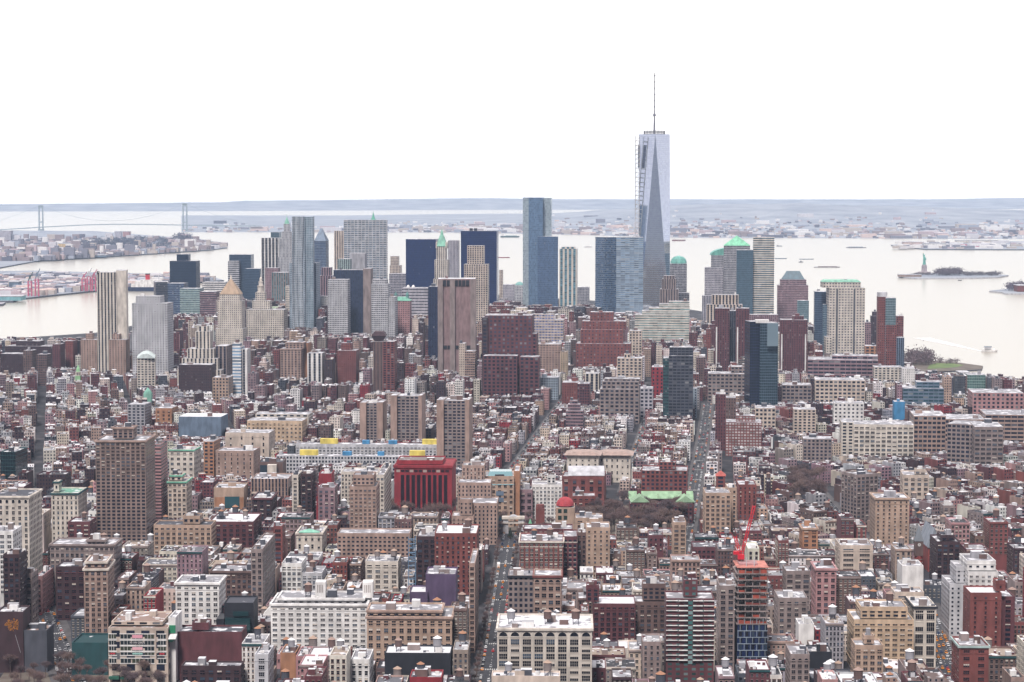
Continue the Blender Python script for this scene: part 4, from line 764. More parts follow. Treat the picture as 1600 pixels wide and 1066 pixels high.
add('rbig2', 1565, 1586, 932, 1005, 1480, 30, 'p', 'brick', 'recessed red brick wing| right of the tall dark red brick block', bay=6, fl=3.3)
add('rfr', 1499, 1545, 1008, 1080, 1300, 26, 'p', 'rust', 'red brick building with green glass balconies| at the bottom right edge', bay=7, fl=4, ww=3.5, wh=2, frame='rust', glass='green', cornice='mint')
add('whr', 1410, 1443, 884, 920, 1640, 26, 'b', 'white', 'plain white block with a blank front| right foreground centre', win=False)
add('crr', 1313, 1364, 852, 890, 1720, 34, 'p', 'cream', 'cream block with blank walls and a snowy roof| beside the diagonal street', bay=14)
add('pnr', 1275, 1307, 888, 960, 1600, 30, 'p', 'pink', 'pink stone loft with arched top windows| right of the unfinished tower', bay=4.6, fl=4.6, arch=True, cornice='pink')
add('drr', 1228, 1266, 892, 935, 1650, 26, 'p', 'taupe', 'dark tan brick house with a white string course| above the glazed rooftop box loft', bay=7)
add('ylr', 1368, 1421, 778, 850, 1950, 34, 'p', 'straw', 'plain golden brick apartment tower with small paired windows| right of the diagonal street', bay=4.6, fl=3.4, ww=1.5, wh=1.6, cornice='straw')
add('tnr', 1339, 1372, 742, 812, 2100, 26, 'p', 'taupe', 'slanted tan brick tower with wide windows| left of the golden brick tower', bay=5, fl=3.6, rot=24, real=True)
add('drk8', 1464, 1500, 846, 905, 1760, 34, 'p', 'dbrick', 'dark brown brick apartment tower| right of the clock tower', bay=5, fl=3.4, tiers=[(1470, 1492, 836, 5, 18)])
add('tur8', 1474, 1492, 790, 806, 2100, 20, 'p', 'taupe', 'small ornate stone tower top| above the dark brown brick tower', bay=5)
add('ora8', 1254, 1278, 825, 858, 1870, 26, 'p', 'orange', 'orange brown brick block with a yellow cornice| left of the diagonal street', bay=6, cornice='straw')
add('belt', 1411, 1452, 742, 775, 2250, 34, 'p', 'cream', 'cream block with a yellow penthouse| in the low red village houses', bay=6, fl=5, real=True, tiers=[(1430, 1446, 733, 5, 10)])
add('pha', 1334, 1428, 663, 712, 2600, 40, 'p', 'pale', 'long cream white loft with large windows and a blank left bay| right middle distance', bay=6.2, fl=4.6, real=True, ww=4.2, wh=2.6)
add('phb', 1315, 1334, 660, 712, 2610, 40, 'p', 'pale', 'pale stair bay| at the left end of the long cream white loft', bay=8)
add('phc', 1428, 1478, 650, 706, 2740, 60, 'p', 'tan', 'brown concrete warehouse with continuous windows| right of the long cream white loft', bay=5.5, fl=5, wf=.75, hf=.55)
add('phc2', 1462, 1540, 655, 690, 2760, 60, 'p', 'tan', 'long brown warehouse wing| behind the angled beige warehouse', bay=5.5, fl=5, wf=.75, hf=.55)
add('phd', 1523, 1568, 667, 726, 2560, 50, 'p', 'taupe', 'large angled beige warehouse with dark window bands| at the right', bay=6, fl=4.8, real=True, ww=4.6, wh=2.4)
add('phd2', 1480, 1523, 662, 722, 2600, 40, 'p', 'taupe', 'left wing of beige warehouse| turned away beside the angled beige warehouse', bay=5, fl=4.8, wf=.7, rot=-24)
add('phe', 1540, 1620, 648, 690, 2800, 60, 'r', 'tan', 'long brown banded warehouse| cut by the right edge', fl=5, wf=.9, bay=7)
add('phf', 1520, 1600, 614, 650, 3050, 60, 'p', 'pink', 'long pinkish warehouse with a crenellated roofline| right edge middle distance', bay=6, fl=5.5, wf=.5)
add('wh9', 1303, 1350, 630, 664, 2900, 30, 'p', 'white', 'bright white slanted block with square windows| right of the wide cream slab', bay=5.5, fl=4.8, wf=.45, hf=.45)
add('cr9', 1240, 1275, 640, 676, 2760, 30, 'p', 'cream', 'cream apartment slab with a blank tan end| right of the dark mirrored tower', bay=5, wf=.55)
add('cr10', 1180, 1212, 638, 668, 2780, 34, 'p', 'cream', 'cream gridded loft| at the foot of the dark mirrored tower', bay=5.5, fl=5, wf=.6, hf=.55)
add('rb9', 1134, 1190, 660, 698, 2550, 34, 'p', 'rust', 'red brick and white striped apartment block| below the dark mirrored tower', bay=3.5, wf=.7, fl=3.4, glass=(.4, .36, .36), tiers=[(1150, 1180, 650, 6, 20)])
add('rb10', 1118, 1134, 616, 690, 2720, 26, 'p', 'brick', 'tall dark brick apartment tower| left of the dark mirrored tower', wf=.3, tiers=[])
add('rb11', 1134, 1150, 622, 668, 2760, 26, 'p', 'brown', 'brown brick tower| between the tall dark brick tower and mirrored tower', wf=.3)
add('lt9', 1222, 1268, 602, 628, 3150, 40, 'p', 'taupe', 'grey beige loft| right foot of the dark mirrored tower', bay=6, fl=5, wf=.7, hf=.55)
add('lt10', 1274, 1352, 594, 628, 3160, 44, 'p', 'cream', 'long cream loft with a black plant cube| right middle distance', bay=6, fl=5, wf=.65, hf=.55)
add('lt11', 1106, 1172, 584, 616, 3220, 40, 'p', 'taupe', 'long beige loft range| left of the dark mirrored tower', bay=6, fl=5, wf=.65, hf=.5, tiers=[(1142, 1172, 573, 8, 24)])
add('teal9', 1411, 1475, 607, 632, 3080, 40, 'r', 'slate', 'dark teal glass office block with stepped floors| right middle distance', fl=5, wf=.9, bay=7, glass=(.02, .06, .08), tiers=[(1432, 1468, 597, 6, 26)])
add('tealr', 1512, 1540, 586, 612, 3330, 30, 'c', 'mint', 'green glass box with a plain grey left flank| by the river', glass=(.12, .24, .22))
add('bluew', 1397, 1414, 628, 656, 2860, 24, 'b', 'blue', 'block with a bright blue painted side wall| right middle distance', win=False)
add('whr9', 1410, 1430, 576, 602, 3450, 30, 'p', 'white', 'plain white block| left of the green riverside park', wf=.2)
add('lt12', 1366, 1410, 574, 596, 3420, 34, 'p', 'pale', 'pale low loft| above the dark teal glass block', bay=6)
add('gloft', 1262, 1292, 690, 716, 2420, 26, 'p', 'tan', 'tan loft tower| in the low houses right of the avenue', bay=5)
add('gloft2', 1255, 1300, 686, 720, 2450, 30, 'p', 'taupe', 'beige post-war apartment block| left of the long cream white loft', bay=4.5)
# ------------------------------------------------------------------ details of single heroes
def XP(px, Y, z): return (px-800)/F*(Y*CP-(z-EYE)*SP)
def pt(px, py, Y): p = P(px, py, Y); return (p.x, p.y, p.z)
def pyramid(h, name, colr, apex_py, base=None, flat=0.0, over=.6, mt=None):
    q = base or inset(h['qt'], -over); cx = sum(p[0] for p in q)/4; cy = sum(p[1] for p in q)/4; z0 = h['zt']+.02; z1 = zat(apex_py, cy)
    m = M(); m.frus(q, z0, [(cx+(x-cx)*flat, cy+(y-cy)*flat) for x, y in q], z1, top=flat > 0); return m.build(name, mt or solid(colr, .6), h['root']), cx, cy, z1
def spire(h, name, colr, cx, cy, steps, n=8):
    m = M()
    for z0, z1, r0, r1 in steps: m.cyl(cx, cy, z0, z1, r0, r1, n)
    return m.build(name, solid(colr, .6), h['root'])
def ctr(h): q = h['qt']; return sum(p[0] for p in q)/4, sum(p[1] for p in q)/4
def pxm(h): return h['Y']/F      # metres per pixel
cop = solid((.22, .48, .36), .7)
pyramid(K['court'], 'pyramid_roof', 'gold', 434)
x, y, zz = *ctr(K['court']), zat(436, K['court']['Y']+20); spire(K['court'], 'lantern', 'pale', x, y, [(zz-4, zz+3, 2, 1.5), (zz+3, zz+9, 1.5, 0)])
h = K['muni']; x, y = ctr(h); s = h['Y']/F; z = h['zt']
def drum(h, name, steps, mt, n=12):
    m = M(); x, y = ctr(h); z = h['zt']; s = pxm(h)
    for r0, r1, hh in steps: m.cyl(x, y, z, z+hh*s, r0*s, r1*s, n); z += hh*s
    return m.build(name, mt, h['root'])
drum(h, 'cupola', [(6.5, 6.5, 1.2), (5.2, 5.2, 8), (6, 6, 1), (3.4, 3.4, 6), (3.8, 3.8, .8), (2, 2, 4.5), (2.2, .2, 3), (.3, .3, 4)], solid('pale'))
for dx in (-1, 1):
    m = M(); s = pxm(h)
    for k in (0, 1): m.cyl(x+dx*(14 if k else 15)*s, y-6*s, zat(484, 4190)+(.1 if k else 0), zat(484, 4190)+(4*s if k else 6*s), 2.2*s, 2.0*s if k == 0 else 0, 10)
    m.build('corner_turret', solid('pale'), h['root'])
for u in (403, 428):
    m = M(); Y = 4195; m.bx(XP(u-7, Y, 150), XP(u+7, Y, 150), Y, Y+20, zat(484, Y)-1, zat(480, Y)); m.build('copper_roof', solid((.45, .55, .40)), h['root'])
drum(K['pine'], 'spire', [(4.2, 3.2, 3), (3.4, .3, 8), (.3, .2, 5)], cop, 8)
pyramid(K['wall60'], 'pyramid_roof', 'slate', 357, flat=.15)
drum(K['trump'], 'spire', [(5, 2.2, 6), (2.3, 1.4, 3), (1.2, .2, 6)], solid((.12, .38, .27)), 8)
pyramid(K['turret'], 'copper_roof', 'green', 464, flat=.5)
for dx in (-9, 9):
    m = M(); h = K['turret']; x, y = ctr(h); s = pxm(h); z = h['zt']
    m.cyl(x+dx*s, y-2*s, z, z+9*s, 2.6*s, 2.4*s, 8); m.cyl(x+dx*s, y-2*s, z+9*s, z+13*s, 3*s, .6*s, 8); m.cyl(x+dx*s, y-2*s, z+13*s, z+17*s, .5*s, .1, 6); m.build('turret', solid((.12, .26, .24)), h['root'])
for dx in (-12, -4):
    m = M(); h = K['lavdome']; x, y = ctr(h); s = pxm(h); m.cyl(x+dx*s, y, h['zt'], h['zt']+2*s, 2.8*s, 2.6*s); m.cyl(x+dx*s, y, h['zt']+2*s, h['zt']+4*s, 2.6*s, .8*s); m.build('roof_dome', solid('white'), h['root'])
h = K['wool']; x, y = ctr(h); s = pxm(h); z = h['zt']
m = M(); q = inset(h['qt'], -1); m.frus(q, z, [(x+(a-x)*.35, y+(b-y)*.35) for a, b in q], z+17*s, top=True); m.build('pyramid_roof', cop, h['root'])
m = M(); m.cyl(x, y, z+17*s, z+21*s, 2.4*s, 2*s, 8); m.cyl(x, y, z+21*s, z+27*s, 2*s, .1, 8); m.build('spire', cop, h['root'])
for i, (a, b) in enumerate(K['wool']['qt']):
    m = M(); m.cyl(a, b, z-4, z+5*s, 1.3*s, 1.1*s, 8); m.cyl(a, b, z+5*s, z+8*s, 1.2*s, .1, 8); m.build('corner_turret', solid('pale'), h['root'])
for u, v in ((727, 740), (747, 752)): pass
h = K['blackR']
for u in (736, 743): m = M(); m.bx(XP(u-2.5, 4760, 250), XP(u+2.5, 4760, 250), 4760, 4772, h['zt'], zat(357, 4760)); m.build('bulkhead', solid('black'), h['root'])
# windowless telephone tower: ribs and vents
h = K['att']; m = M(); Yf = h['Y']; z0, z1 = 0, h['zt']
for u0, u1 in ((684, 692), (703, 711), (735, 743)): m.bx(XP(u0, Yf, 150), XP(u1, Yf, 150), Yf-5, Yf-.05, 0, z1-.5 if u0 != 703 else z1-.4)
m.build('pier', solid('taupe'), h['root'])
for py0, us in ((438, ((692, 697), (698, 703), (711, 715.5), (716.5, 721), (722, 727), (728, 733))), (540, ((692.5, 698), (699, 703), (712, 717.5), (728, 735)))):
    for a, b in us:
        m = M(); m.bx(XP(a, Yf, 150), XP(b, Yf, 150), Yf-1.2, Yf-.06, zat(py0+9 if py0 == 438 else py0+5, Yf), zat(py0, Yf)); m.build('vent', solid('black'), h['root'])
# green domes and pyramid of the river group
h = K['dome']; q = h['qt']; m = M(); x0, x1 = q[0][0], q[1][0]; y0, y1 = q[0][1], q[3][1]; s = pxm(h); n = 8
pr = [(x0+(x1-x0)*(1-math.cos(math.pi/2*i/n)), h['zt']+11.5*s*math.sin(math.pi/2*i/n)) for i in range(n+1)]
for (a, za), (b, zb) in zip(pr, pr[1:]): m.face([(a, y0, za), (b, y0, zb), (b, y1, zb), (a, y1, za)][::-1]); m.face([(a, y0, h['zt']), (b, y0, h['zt']), (b, y0, zb), (a, y0, za)])
m.face([(x1, y0, h['zt']), (x1, y1, h['zt']), (x1, y1, pr[-1][1]), (x1, y0, pr[-1][1])]); m.build('quarter_dome', solid((.13, .36, .30), .6), h['root'])
pyramid(K['pyr'], 'pyramid_roof', 'green', 368, mt=solid((.20, .52, .33), .7))
drum(K['wfcd'], 'dome', [(13, 12.6, 3), (12.6, 11, 4), (11, 7.5, 3), (7.5, .5, 2)], solid((.14, .38, .32), .6), 20)
h = K['wfc1']; q = h['qt']; x, y = ctr(h); s = pxm(h)
m = M(); m.frus(inset(q, 3), h['zt'], inset(q, 9), h['zt']+7*s); m.frus(inset(q, 9), h['zt']+7*s+.01, inset(q, 14), h['zt']+13*s); m.build('trapezoid_roof', solid((.035, .09, .12), .5), h['root'])
drum(K['far3'], 'dome', [(7, 6, 2.5), (6, 3, 2), (3, .2, 1)], solid((.18, .36, .33)))
pyramid(K['bige'], 'crown_roof', 'green', 437, flat=.85, mt=solid((.25, .50, .38)))
for u in (1307, 1334): 
    h = K['bige']; Yq = h['Y']; m = M(); m.bx(XP(u, Yq, 150), XP(u+2.5, Yq, 150), Yq-1.5, Yq-.1, 0, zat(452, Yq)); m.build('dark_strip', solid('dgrey'), h['root'])
m = M(); h = K['bpc']; s = pxm(h); m.ob((XP(1373, h['Y'], 150), h['Y']+2), 0, 14*s, 14, h['zt'], h['zt']+7*s); m.build('roof_sail', solid('lgrey'), h['root'])
# mirrored tower: paler upper panel, podium
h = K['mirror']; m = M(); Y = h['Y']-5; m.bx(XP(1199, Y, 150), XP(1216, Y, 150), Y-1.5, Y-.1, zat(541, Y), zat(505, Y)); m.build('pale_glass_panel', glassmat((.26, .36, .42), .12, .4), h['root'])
m = M(); m.bx(XP(1182, Y, 150), XP(1203, Y, 150), Y+6, Y+20, h['zt'], h['zt']+4.2); m.build('bulkhead', solid('white'), h['root'])
for k in ('ip1', 'ip2', 'ip3'):
    h = K[k]; A = h['boxes'][0][0]; w = h['boxes'][0][1]; m = M()
    for f in ((.08,) if k != 'ip3' else (.04, .9)): m.bx(A[0]+w*f, A[0]+w*f+2, A[1]-1.2-w*f*math.sin(A_S)*1.1, A[1]+1, 0, h['zt']*.72)
    m.build('white_pilaster', solid('white'), h['root'])
# flared cap of the pinkish tower
h = K['pinkt']; Yp = h['Y']; x0, x1 = XP(580, Yp, 90), XP(603, Yp, 90); s = pxm(h)
m = M(); z = h['zt']; m.frus([(x0+5, Yp+4), (x1-5, Yp+4), (x1-5, Yp+26), (x0+5, Yp+26)], z, [(x0, Yp), (x1, Yp), (x1, Yp+32), (x0, Yp+32)], z+9*s); m.frus([(x0, Yp), (x1, Yp), (x1, Yp+32), (x0, Yp+32)], z+9*s+.01, [(x0+4, Yp+4), (x1-4, Yp+4), (x1-4, Yp+28), (x0+4, Yp+28)], z+15*s); m.build('flared_cap', solid('dbrick'), h['root'])
# one world trade centre shape
Yt = 4670; zt = zat(210, Yt); cx = XP(1022, Yt, 300); hw = 32.5; zb = 22
root = empty('skyscraper', (cx, Yt, 0), 'tallest tapering mirrored glass tower with a long white mast and hoist on its left', 'skyscraper')
b = [(cx-hw, Yt-hw), (cx+hw, Yt-hw), (cx+hw, Yt+hw), (cx-hw, Yt+hw)]; t4 = [(cx, Yt-hw), (cx+hw, Yt), (cx, Yt+hw), (cx-hw, Yt)]
gl = facade((.25, .32, .42), (.80, .86, .94), .97, .93, .08, 0, gmetal=.92, gvar=.06); m = M()
def tri(m, a, b_, c):
    uv = [((p[0]+p[1]*.5)/3.0, p[2]/4.2) for p in (a, b_, c)]; m.face([a, b_, c], 0, uv)
for i in range(4):
    j = (i+1) % 4; tri(m, (*b[i], zb), (*b[j], zb), (*t4[i], zt)); tri(m, (*b[j], zb), (*t4[j], zt), (*t4[i], zt))
m.face([(*p, zt) for p in t4]); m.build('glass_shaft', [gl], root)
m = M(); m.bx(cx-hw, cx+hw, Yt-hw, Yt+hw, 0, zb); m.build('base', solid('lgrey'), root)
s = Yt/F; m = M()
for z in (0, 2.2, 4.4): m.cyl(cx, Yt, zt+z*s, zt+(z+.9)*s, 17*s, 17*s, 24)
for i in range(16): a = math.pi*i/8; m.bar((cx+16*s*math.cos(a), Yt+16*s*math.sin(a), zt), (cx+16*s*math.cos(a), Yt+16*s*math.sin(a), zt+5.6*s), .5)
m.build('antenna_ring', solid('grey'), root)
m = M(); m.cyl(cx, Yt, zt, zt+28*s, 1.8*s, .9*s, 8); m.cyl(cx, Yt, zt+28*s, zt+32*s, 2.6*s, 1.8*s, 10); m.cyl(cx, Yt, zt+32*s, zt+95*s, .85*s, .55*s, 6)
for k in range(6): m.cyl(cx, Yt, zt+(42+9.6*k)*s, zt+(43.2+9.6*k)*s, 1.6*s, 1.6*s, 8)
m.build('mast', solid((.16, .16, .20)), root)
m = M(); x0 = XP(993.5, Yt-hw, 300); x1 = XP(999.5, Yt-hw, 300); Y = Yt-20
for a in (x0, x1):
    for c in (Y, Y+9): m.bar((a, c, 0), (a, c, zat(212, Y)), .5)
z = 8
while z < zat(214, Y):
    m.bx(x0-1, x1+1, Y-1, Y+10, z, z+1.4); m.bar((x0, Y-1, z), (x1, Y-1, z+9), .4); z += 9.5
m.build('construction_hoist', solid('lgrey'), root)
m = M(); m.bx(XP(997, Y, 300), XP(1000, Y, 300), Y+2, Y+8, zat(262, Y), zat(226, Y)); m.build('hoist_screen', solid('navy'), root)
HERO.append(dict(root=root, x0=993, x1=1049, yt=115, yb=490, Y=Yt, short='tallest tapering glass tower', boxes=[], ph=0, qt=[(x, y) for x, y in b], zt=zt, keep=True)); mark([b[0], b[1], None, b[3]])
# silver towers' shadow slots / twin villa roofs / law hall roof / green gabled hall
for k in ('twin1', 'twin2'): pyramid(K[k], 'hipped_roof', 'tan', 704, flat=.55, over=3)
h = K['law']; x, y = ctr(h); q = h['qt']; m = M(); z = h['zt']; n = 6; x0, x1 = XP(888, h['Y'], 40), XP(945, h['Y'], 40); y0, y1 = h['Y']+3, h['Y']+30
pr = [(y0+(y1-y0)*i/n, z+8*math.sin(math.pi*i/n)) for i in range(n+1)]
for (a, za), (b_, zb_) in zip(pr, pr[1:]): m.face([(x0, a, za), (x1, a, za), (x1, b_, zb_), (x0, b_, zb_)])
m.build('vaulted_roof', solid('lgrey'), h['root'])
m = M(); z0 = h['zt']
lg = solid((.27, .42, .26), .8); h = K['vander']; A = h['boxes'][0][0]; z = h['zt']; x0, x1 = XP(984, 2080, z), XP(1082, 2080, z); sp = 2080/F
def gable(m, xa, xb, ya, yb_, z, hgt, alongx=True):
    if alongx:
        ym = (ya+yb_)/2; m.face([(xa, ya, z), (xb, ya, z), (xb, ym, z+hgt), (xa, ym, z+hgt)]); m.face([(xb, yb_, z), (xa, yb_, z), (xa, ym, z+hgt), (xb, ym, z+hgt)]); m.face([(xa, ya, z), (xa, ym, z+hgt), (xa, yb_, z)]); m.face([(xb, ya, z), (xb, yb_, z), (xb, ym, z+hgt)])
    else:
        xm = (xa+xb)/2; m.face([(xa, ya, z), (xm, ya, z+hgt), (xm, yb_, z+hgt), (xa, yb_, z)][::-1]); m.face([(xb, ya, z), (xb, yb_, z), (xm, yb_, z+hgt), (xm, ya, z+hgt)][::-1]); m.face([(xa, ya, z), (xb, ya, z), (xm, ya, z+hgt)]); m.face([(xb, yb_, z), (xa, yb_, z), (xm, yb_, z+hgt)])
m = M(); gable(m, x0-1, x1+1, 2079, 2098, z+.1, 6); m.build('roof_slope', lg, h['root'])
for a, b_ in ((x0, x0+17), (x1-17, x1)):
    m = M(); m.bx(a+.5, b_-.5, 2056, 2079.5, 0, z); m.build('wing_wall', solid('brick'), h['root'])
    m = M(); gable(m, a-.5, b_+.5, 2055, 2088, z+.15, 6, False); m.build('roof_slope', lg, h['root'])
    m = M(); m.bx((a+b_)/2-2, (a+b_)/2+2, 2074, 2078, z, z+10); m.build('chimney', solid('brick'), h['root'])
# library: corniced top and tall slots
h = K['bobst']; A = h['boxes'][0][0]; w = h['boxes'][0][1]; ph = h['ph']; zt_ = h['boxes'][0][4]
for i in range(9):
    u = 6+i*(w-12)/8.3; m = M(); p = (A[0]+u*math.cos(ph), A[1]+u*math.sin(ph)-.12); m.ob(p, ph, 3.3, .1, 4, zt_-9, 0); m.build('window', glassmat((.02, .008, .015), .3), h['root'])
for i in range(12):
    u = 2+i*(w-4)/12; m = M(); p = (A[0]+u*math.cos(ph), A[1]+u*math.sin(ph)-.12); m.ob(p, ph, 3.4, .1, zt_-6.5, zt_-4.2, 0); m.build('window', glassmat((.03, .012, .02) if i % 3 else (.4, .33, .3), .3), h['root'])
m = M(); m.ob((A[0]-.8, A[1]-.8), ph, w+1.6, 54, zt_-2.6, zt_-.6, 0); m.build('cornice', solid('red'), h['root'])
# student centre glass slope
h = K['kimmel']; q = h['qt']; z = h['zt']; x0, x1 = q[0][0], q[1][0]; m = M(); Y = h['Y']
m.frus([(x0-.3, Y-.4), (x1+.3, Y-.4), (x1+.3, Y+24), (x0-.3, Y+24)], z-8.2, [(x0+4, Y+6), (x1-2, Y+6), (x1-2, Y+22), (x0+4, Y+22)], z+3.5); m.build('glass_slope', glassmat((.16, .30, .33), .12, .3), h['root'])
m = M(); m.bx(x0+9, x1-9, Y+1.2, Y+6, z-3, z+1); m.build('bay_window', solid('black'), h['root'])
for zc in (z-20, z-14): m = M(); m.bx(x0+10, x0+17, Y-.5, Y-.06, zc-4, zc); m.build('bay_window', solid('slate'), h['root'])
m = M(); m.bx(x0+2, x0+20, Y-.7, Y-.06, 0, 11); m.build('entrance_glass', glassmat((.02, .05, .07), .15), h['root'])
# red dome
h = K['judson']; x, y = ctr(h); z = h['zt']; m = M(); r = 8.0
for i in range(6):
    a, b_ = math.pi/2*i/6, math.pi/2*(i+1)/6; m.cyl(x, y, z+r*.95*math.sin(a), z+r*.95*math.sin(b_), r*math.cos(a), r*math.cos(b_) if i < 5 else 0.01, 20)
m.build('dome', solid((.38, .05, .06)), h['root'])
for u in (-5, 0, 5):
    for zz in (z-5, z-11): m = M(); m.bx(x+u-1.6, x+u+1.6, h['Y']-.3, h['Y']-.05, zz, zz+3.6); m.build('window', glassmat((.02, .04, .03), .2), h['root'])
# church tower roof and belfry
pyramid(K['church'], 'hipped_roof', 'rust', 735, over=.8, mt=solid((.42, .10, .08)))
for k, c, top in (('ornate', 'green', 760),):
    h = K[k]; x, y = ctr(h)
pyramid(K['gtemp'], 'pediment', 'green', 826, base=[(K['gtemp']['qt'][0][0]+2, K['gtemp']['Y']-1.5), (K['gtemp']['qt'][1][0]-2, K['gtemp']['Y']-1.5), (K['gtemp']['qt'][1][0]-2, K['gtemp']['Y']+6), (K['gtemp']['qt'][0][0]+2, K['gtemp']['Y']+6)], mt=cop)
h = K['fed']
h = K['annex']; q = inset(h['qt'], -.5); n = 6; m = M(); z = h['zt']; x0, x1 = q[0][0], q[1][0]
d = Vector((q[3][0]-q[0][0], q[3][1]-q[0][1])); pr = [(x0+(x1-x0)*i/n, z+7*math.sin(math.pi*i/n)) for i in range(n+1)]
for (a, za), (b_, zb_) in zip(pr, pr[1:]): m.face([(a, q[0][1], za), (b_, q[0][1], zb_), (b_+d.x, q[0][1]+d.y, zb_), (a+d.x, q[0][1]+d.y, za)])
m.face([(a, q[0][1], za) for a, za in pr]); m.build('barrel_roof', solid((.55, .62, .6)), h['root'])
# yellow and blue roof sheds of the long slabs
for k, items in (('wsvB', ((500, 527, 'yellow'), (566, 577, 'blue'), (607, 620, 'blue'), (660, 690, 'yellow'))), ('wsvF', ((468, 496, 'yellow'), (535, 549, 'blue'), (590, 600, 'blue'), (640, 664, 'yellow')))):
    h = K[k]; z = h['zt']-(.0); A = h['boxes'][0][0]; ph = h['ph']
    for u, v, c in items:
        X = XP(u, h['Y'], z); w = XP(v, h['Y'], z)-X; t = (X-A[0]); m = M(); hh = 5.5 if c == 'yellow' else 4; m.ob((X, A[1]+t*math.tan(ph)+4), ph, w, 7, z-1, z+hh); m.build('roof_shed', solid((.68, .55, .12) if c == 'yellow' else 'blue'), h['root'])
for k in ('hall',):
    h = K[k]; m = M(); Y = h['Y']-6; m.bx(XP(418, Y, 50), XP(432, Y, 50), Y-4, Y+4, 0, zat(726, Y)); m.build('column_tower', solid('pale'), h['root'])
    m = M(); m.bx(XP(405, Y, 50), XP(416, Y, 50), h['Y']-.4, h['Y']-.05, 8, zat(728, Y)); m.build('window', glassmat((.03, .05, .07), .15), h['root'])
h = K['orgl']; Y = h['Y']; m = M(); m.bx(XP(351, Y, 40), XP(374, Y, 40), Y-.6, Y-.05, zat(794, Y), zat(776, Y)); m.build('glass_wall', glassmat((.03, .09, .11), .12), h['root'])
m = M(); m.bx(XP(335, Y, 40), XP(380.5, Y, 40), Y-.3, Y-.04, 0, zat(777, Y)); m.build('orange_base', solid('orange'), h['root'])
# park arch
Ya = 1985; ax0, ax1 = XP(786, Ya, 20), XP(818, Ya, 20); zt_ = zat(808, Ya)
root = empty('arch', ((ax0+ax1)/2, Ya, 0), 'pale marble memorial arch closing the avenue at the park edge', 'arch'); mm = solid('lgrey'); c0 = (ax0+ax1)/2; hw = (ax1-ax0)/2; rw = hw*.48
m = M()
for sg in (-1, 1): a, b_ = sorted((c0+sg*rw, c0+sg*hw)); m.bx(a, b_, Ya, Ya+7, 0, 13)
m.build('pier', mm, root); m = M(); n = 10; base = 13
pr = [(c0-rw*math.cos(math.pi*i/n), base+rw*math.sin(math.pi*i/n)*.8) for i in range(n+1)]
for (a, za), (b_, zb_) in zip(pr, pr[1:]):
    for yy in (Ya, Ya+7): m.face([(a, yy, za), (b_, yy, zb_), (b_, yy, zt_-2), (a, yy, zt_-2)])
    m.face([(a, Ya, za), (b_, Ya, zb_), (b_, Ya+7, zb_), (a, Ya+7, za)])
for sg in (-1, 1): a, b_ = sorted((c0+sg*rw, c0+sg*hw)); m.bx(a, b_, Ya, Ya+7, 13, zt_-2)
m.build('arch_span', mm, root); m = M(); m.bx(ax0-1, ax1+1, Ya-1, Ya+8, zt_-6, zt_-5); m.bx(ax0-1, ax1+1, Ya-1, Ya+8, zt_-2, zt_); m.build('attic', solid('pale'), root)
# small white church tower with a green top right of the avenue
def steeple(px, Y, base_py, steps, label, colr, capc, base_z=0, name='church_tower'):
    x = XP(px, Y, 40); root = empty(name, (x, Y, 0), label, 'church tower'); z = zat(base_py, Y); s = Y/F; m = M(); m.bx(x-steps[0][0]*s, x+steps[0][0]*s, Y-steps[0][0]*s, Y+steps[0][0]*s, 0, z); m.build('wall', solid(colr), root)
    for i, (r, h_, kind) in enumerate(steps):
        m = M()
        if kind == 'box':
            m.bx(x-r*s, x+r*s, Y-r*s, Y+r*s, z+.01, z+h_*s*.12); m.bx(x-r*s, x+r*s, Y-r*s, Y+r*s, z+h_*s*.88, z+h_*s)
            m.bx(x-r*s*.55, x+r*s*.55, Y-r*s*.55, Y+r*s*.55, z, z+h_*s*.9, 1)
            for sx_ in (-.85, -.3, .3, .85):
                for sy in (-.85, .85): m.bx(x+sx_*r*s-.4, x+sx_*r*s+.4, Y+sy*r*s-.4, Y+sy*r*s+.4, z+h_*s*.1, z+h_*s*.9)
            m.build('belfry', [solid(colr if kind != 'box' else 'pale'), solid('dgrey')], root)
        elif kind == 'cone': m.cyl(x, Y, z, z+h_*s, r*s, .05, 8); m.build('spire', solid(capc), root)
        else: m.cyl(x, Y, z, z+h_*s, r*s, r*s*.9, 10); m.build('drum', solid(colr), root)
        z += h_*s
    return root, x
steeple(828.5, 1900, 838, [(6.5, 9, 'box'), (5, 7, 'box'), (3.2, 4, 'drum'), (3, 8, 'cone')], 'white church tower with stacked columned tiers and a small green cap by the avenue', 'pale', (.2, .5, .3))
steeple(844, 1995, 794, [(7, 6, 'drum')], 'short square red brick church tower just right of the park arch', 'rust', 'rust')
steeple(903, 2070, 800, [(4.5, 34, 'drum'), (4.6, 8, 'cone')], 'slender orange brick campanile with a pointed cap right of the red dome', 'orange', 'mauve')
r_, x_ = steeple(741, 2480, 725, [(5.5, 12, 'drum'), (4.5, 9, 'cone')], 'tan apartment tower with a green pyramid tip behind the stepped deco tower', 'tan', (.14, .38, .32))
steeple(122, 3330, 587, [(4, 6, 'box'), (3, 5, 'drum'), (2.2, 7, 'cone')], 'bright green tiered church steeple among the low blocks at far left', (.3, .55, .3), (.3, .55, .3))
steeple(231, 2980, 614, [(6, 3, 'drum'), (4.5, 6, 'cone')], 'green domed little tower among low roofs below the court annex', (.2, .42, .33), (.2, .42, .33))
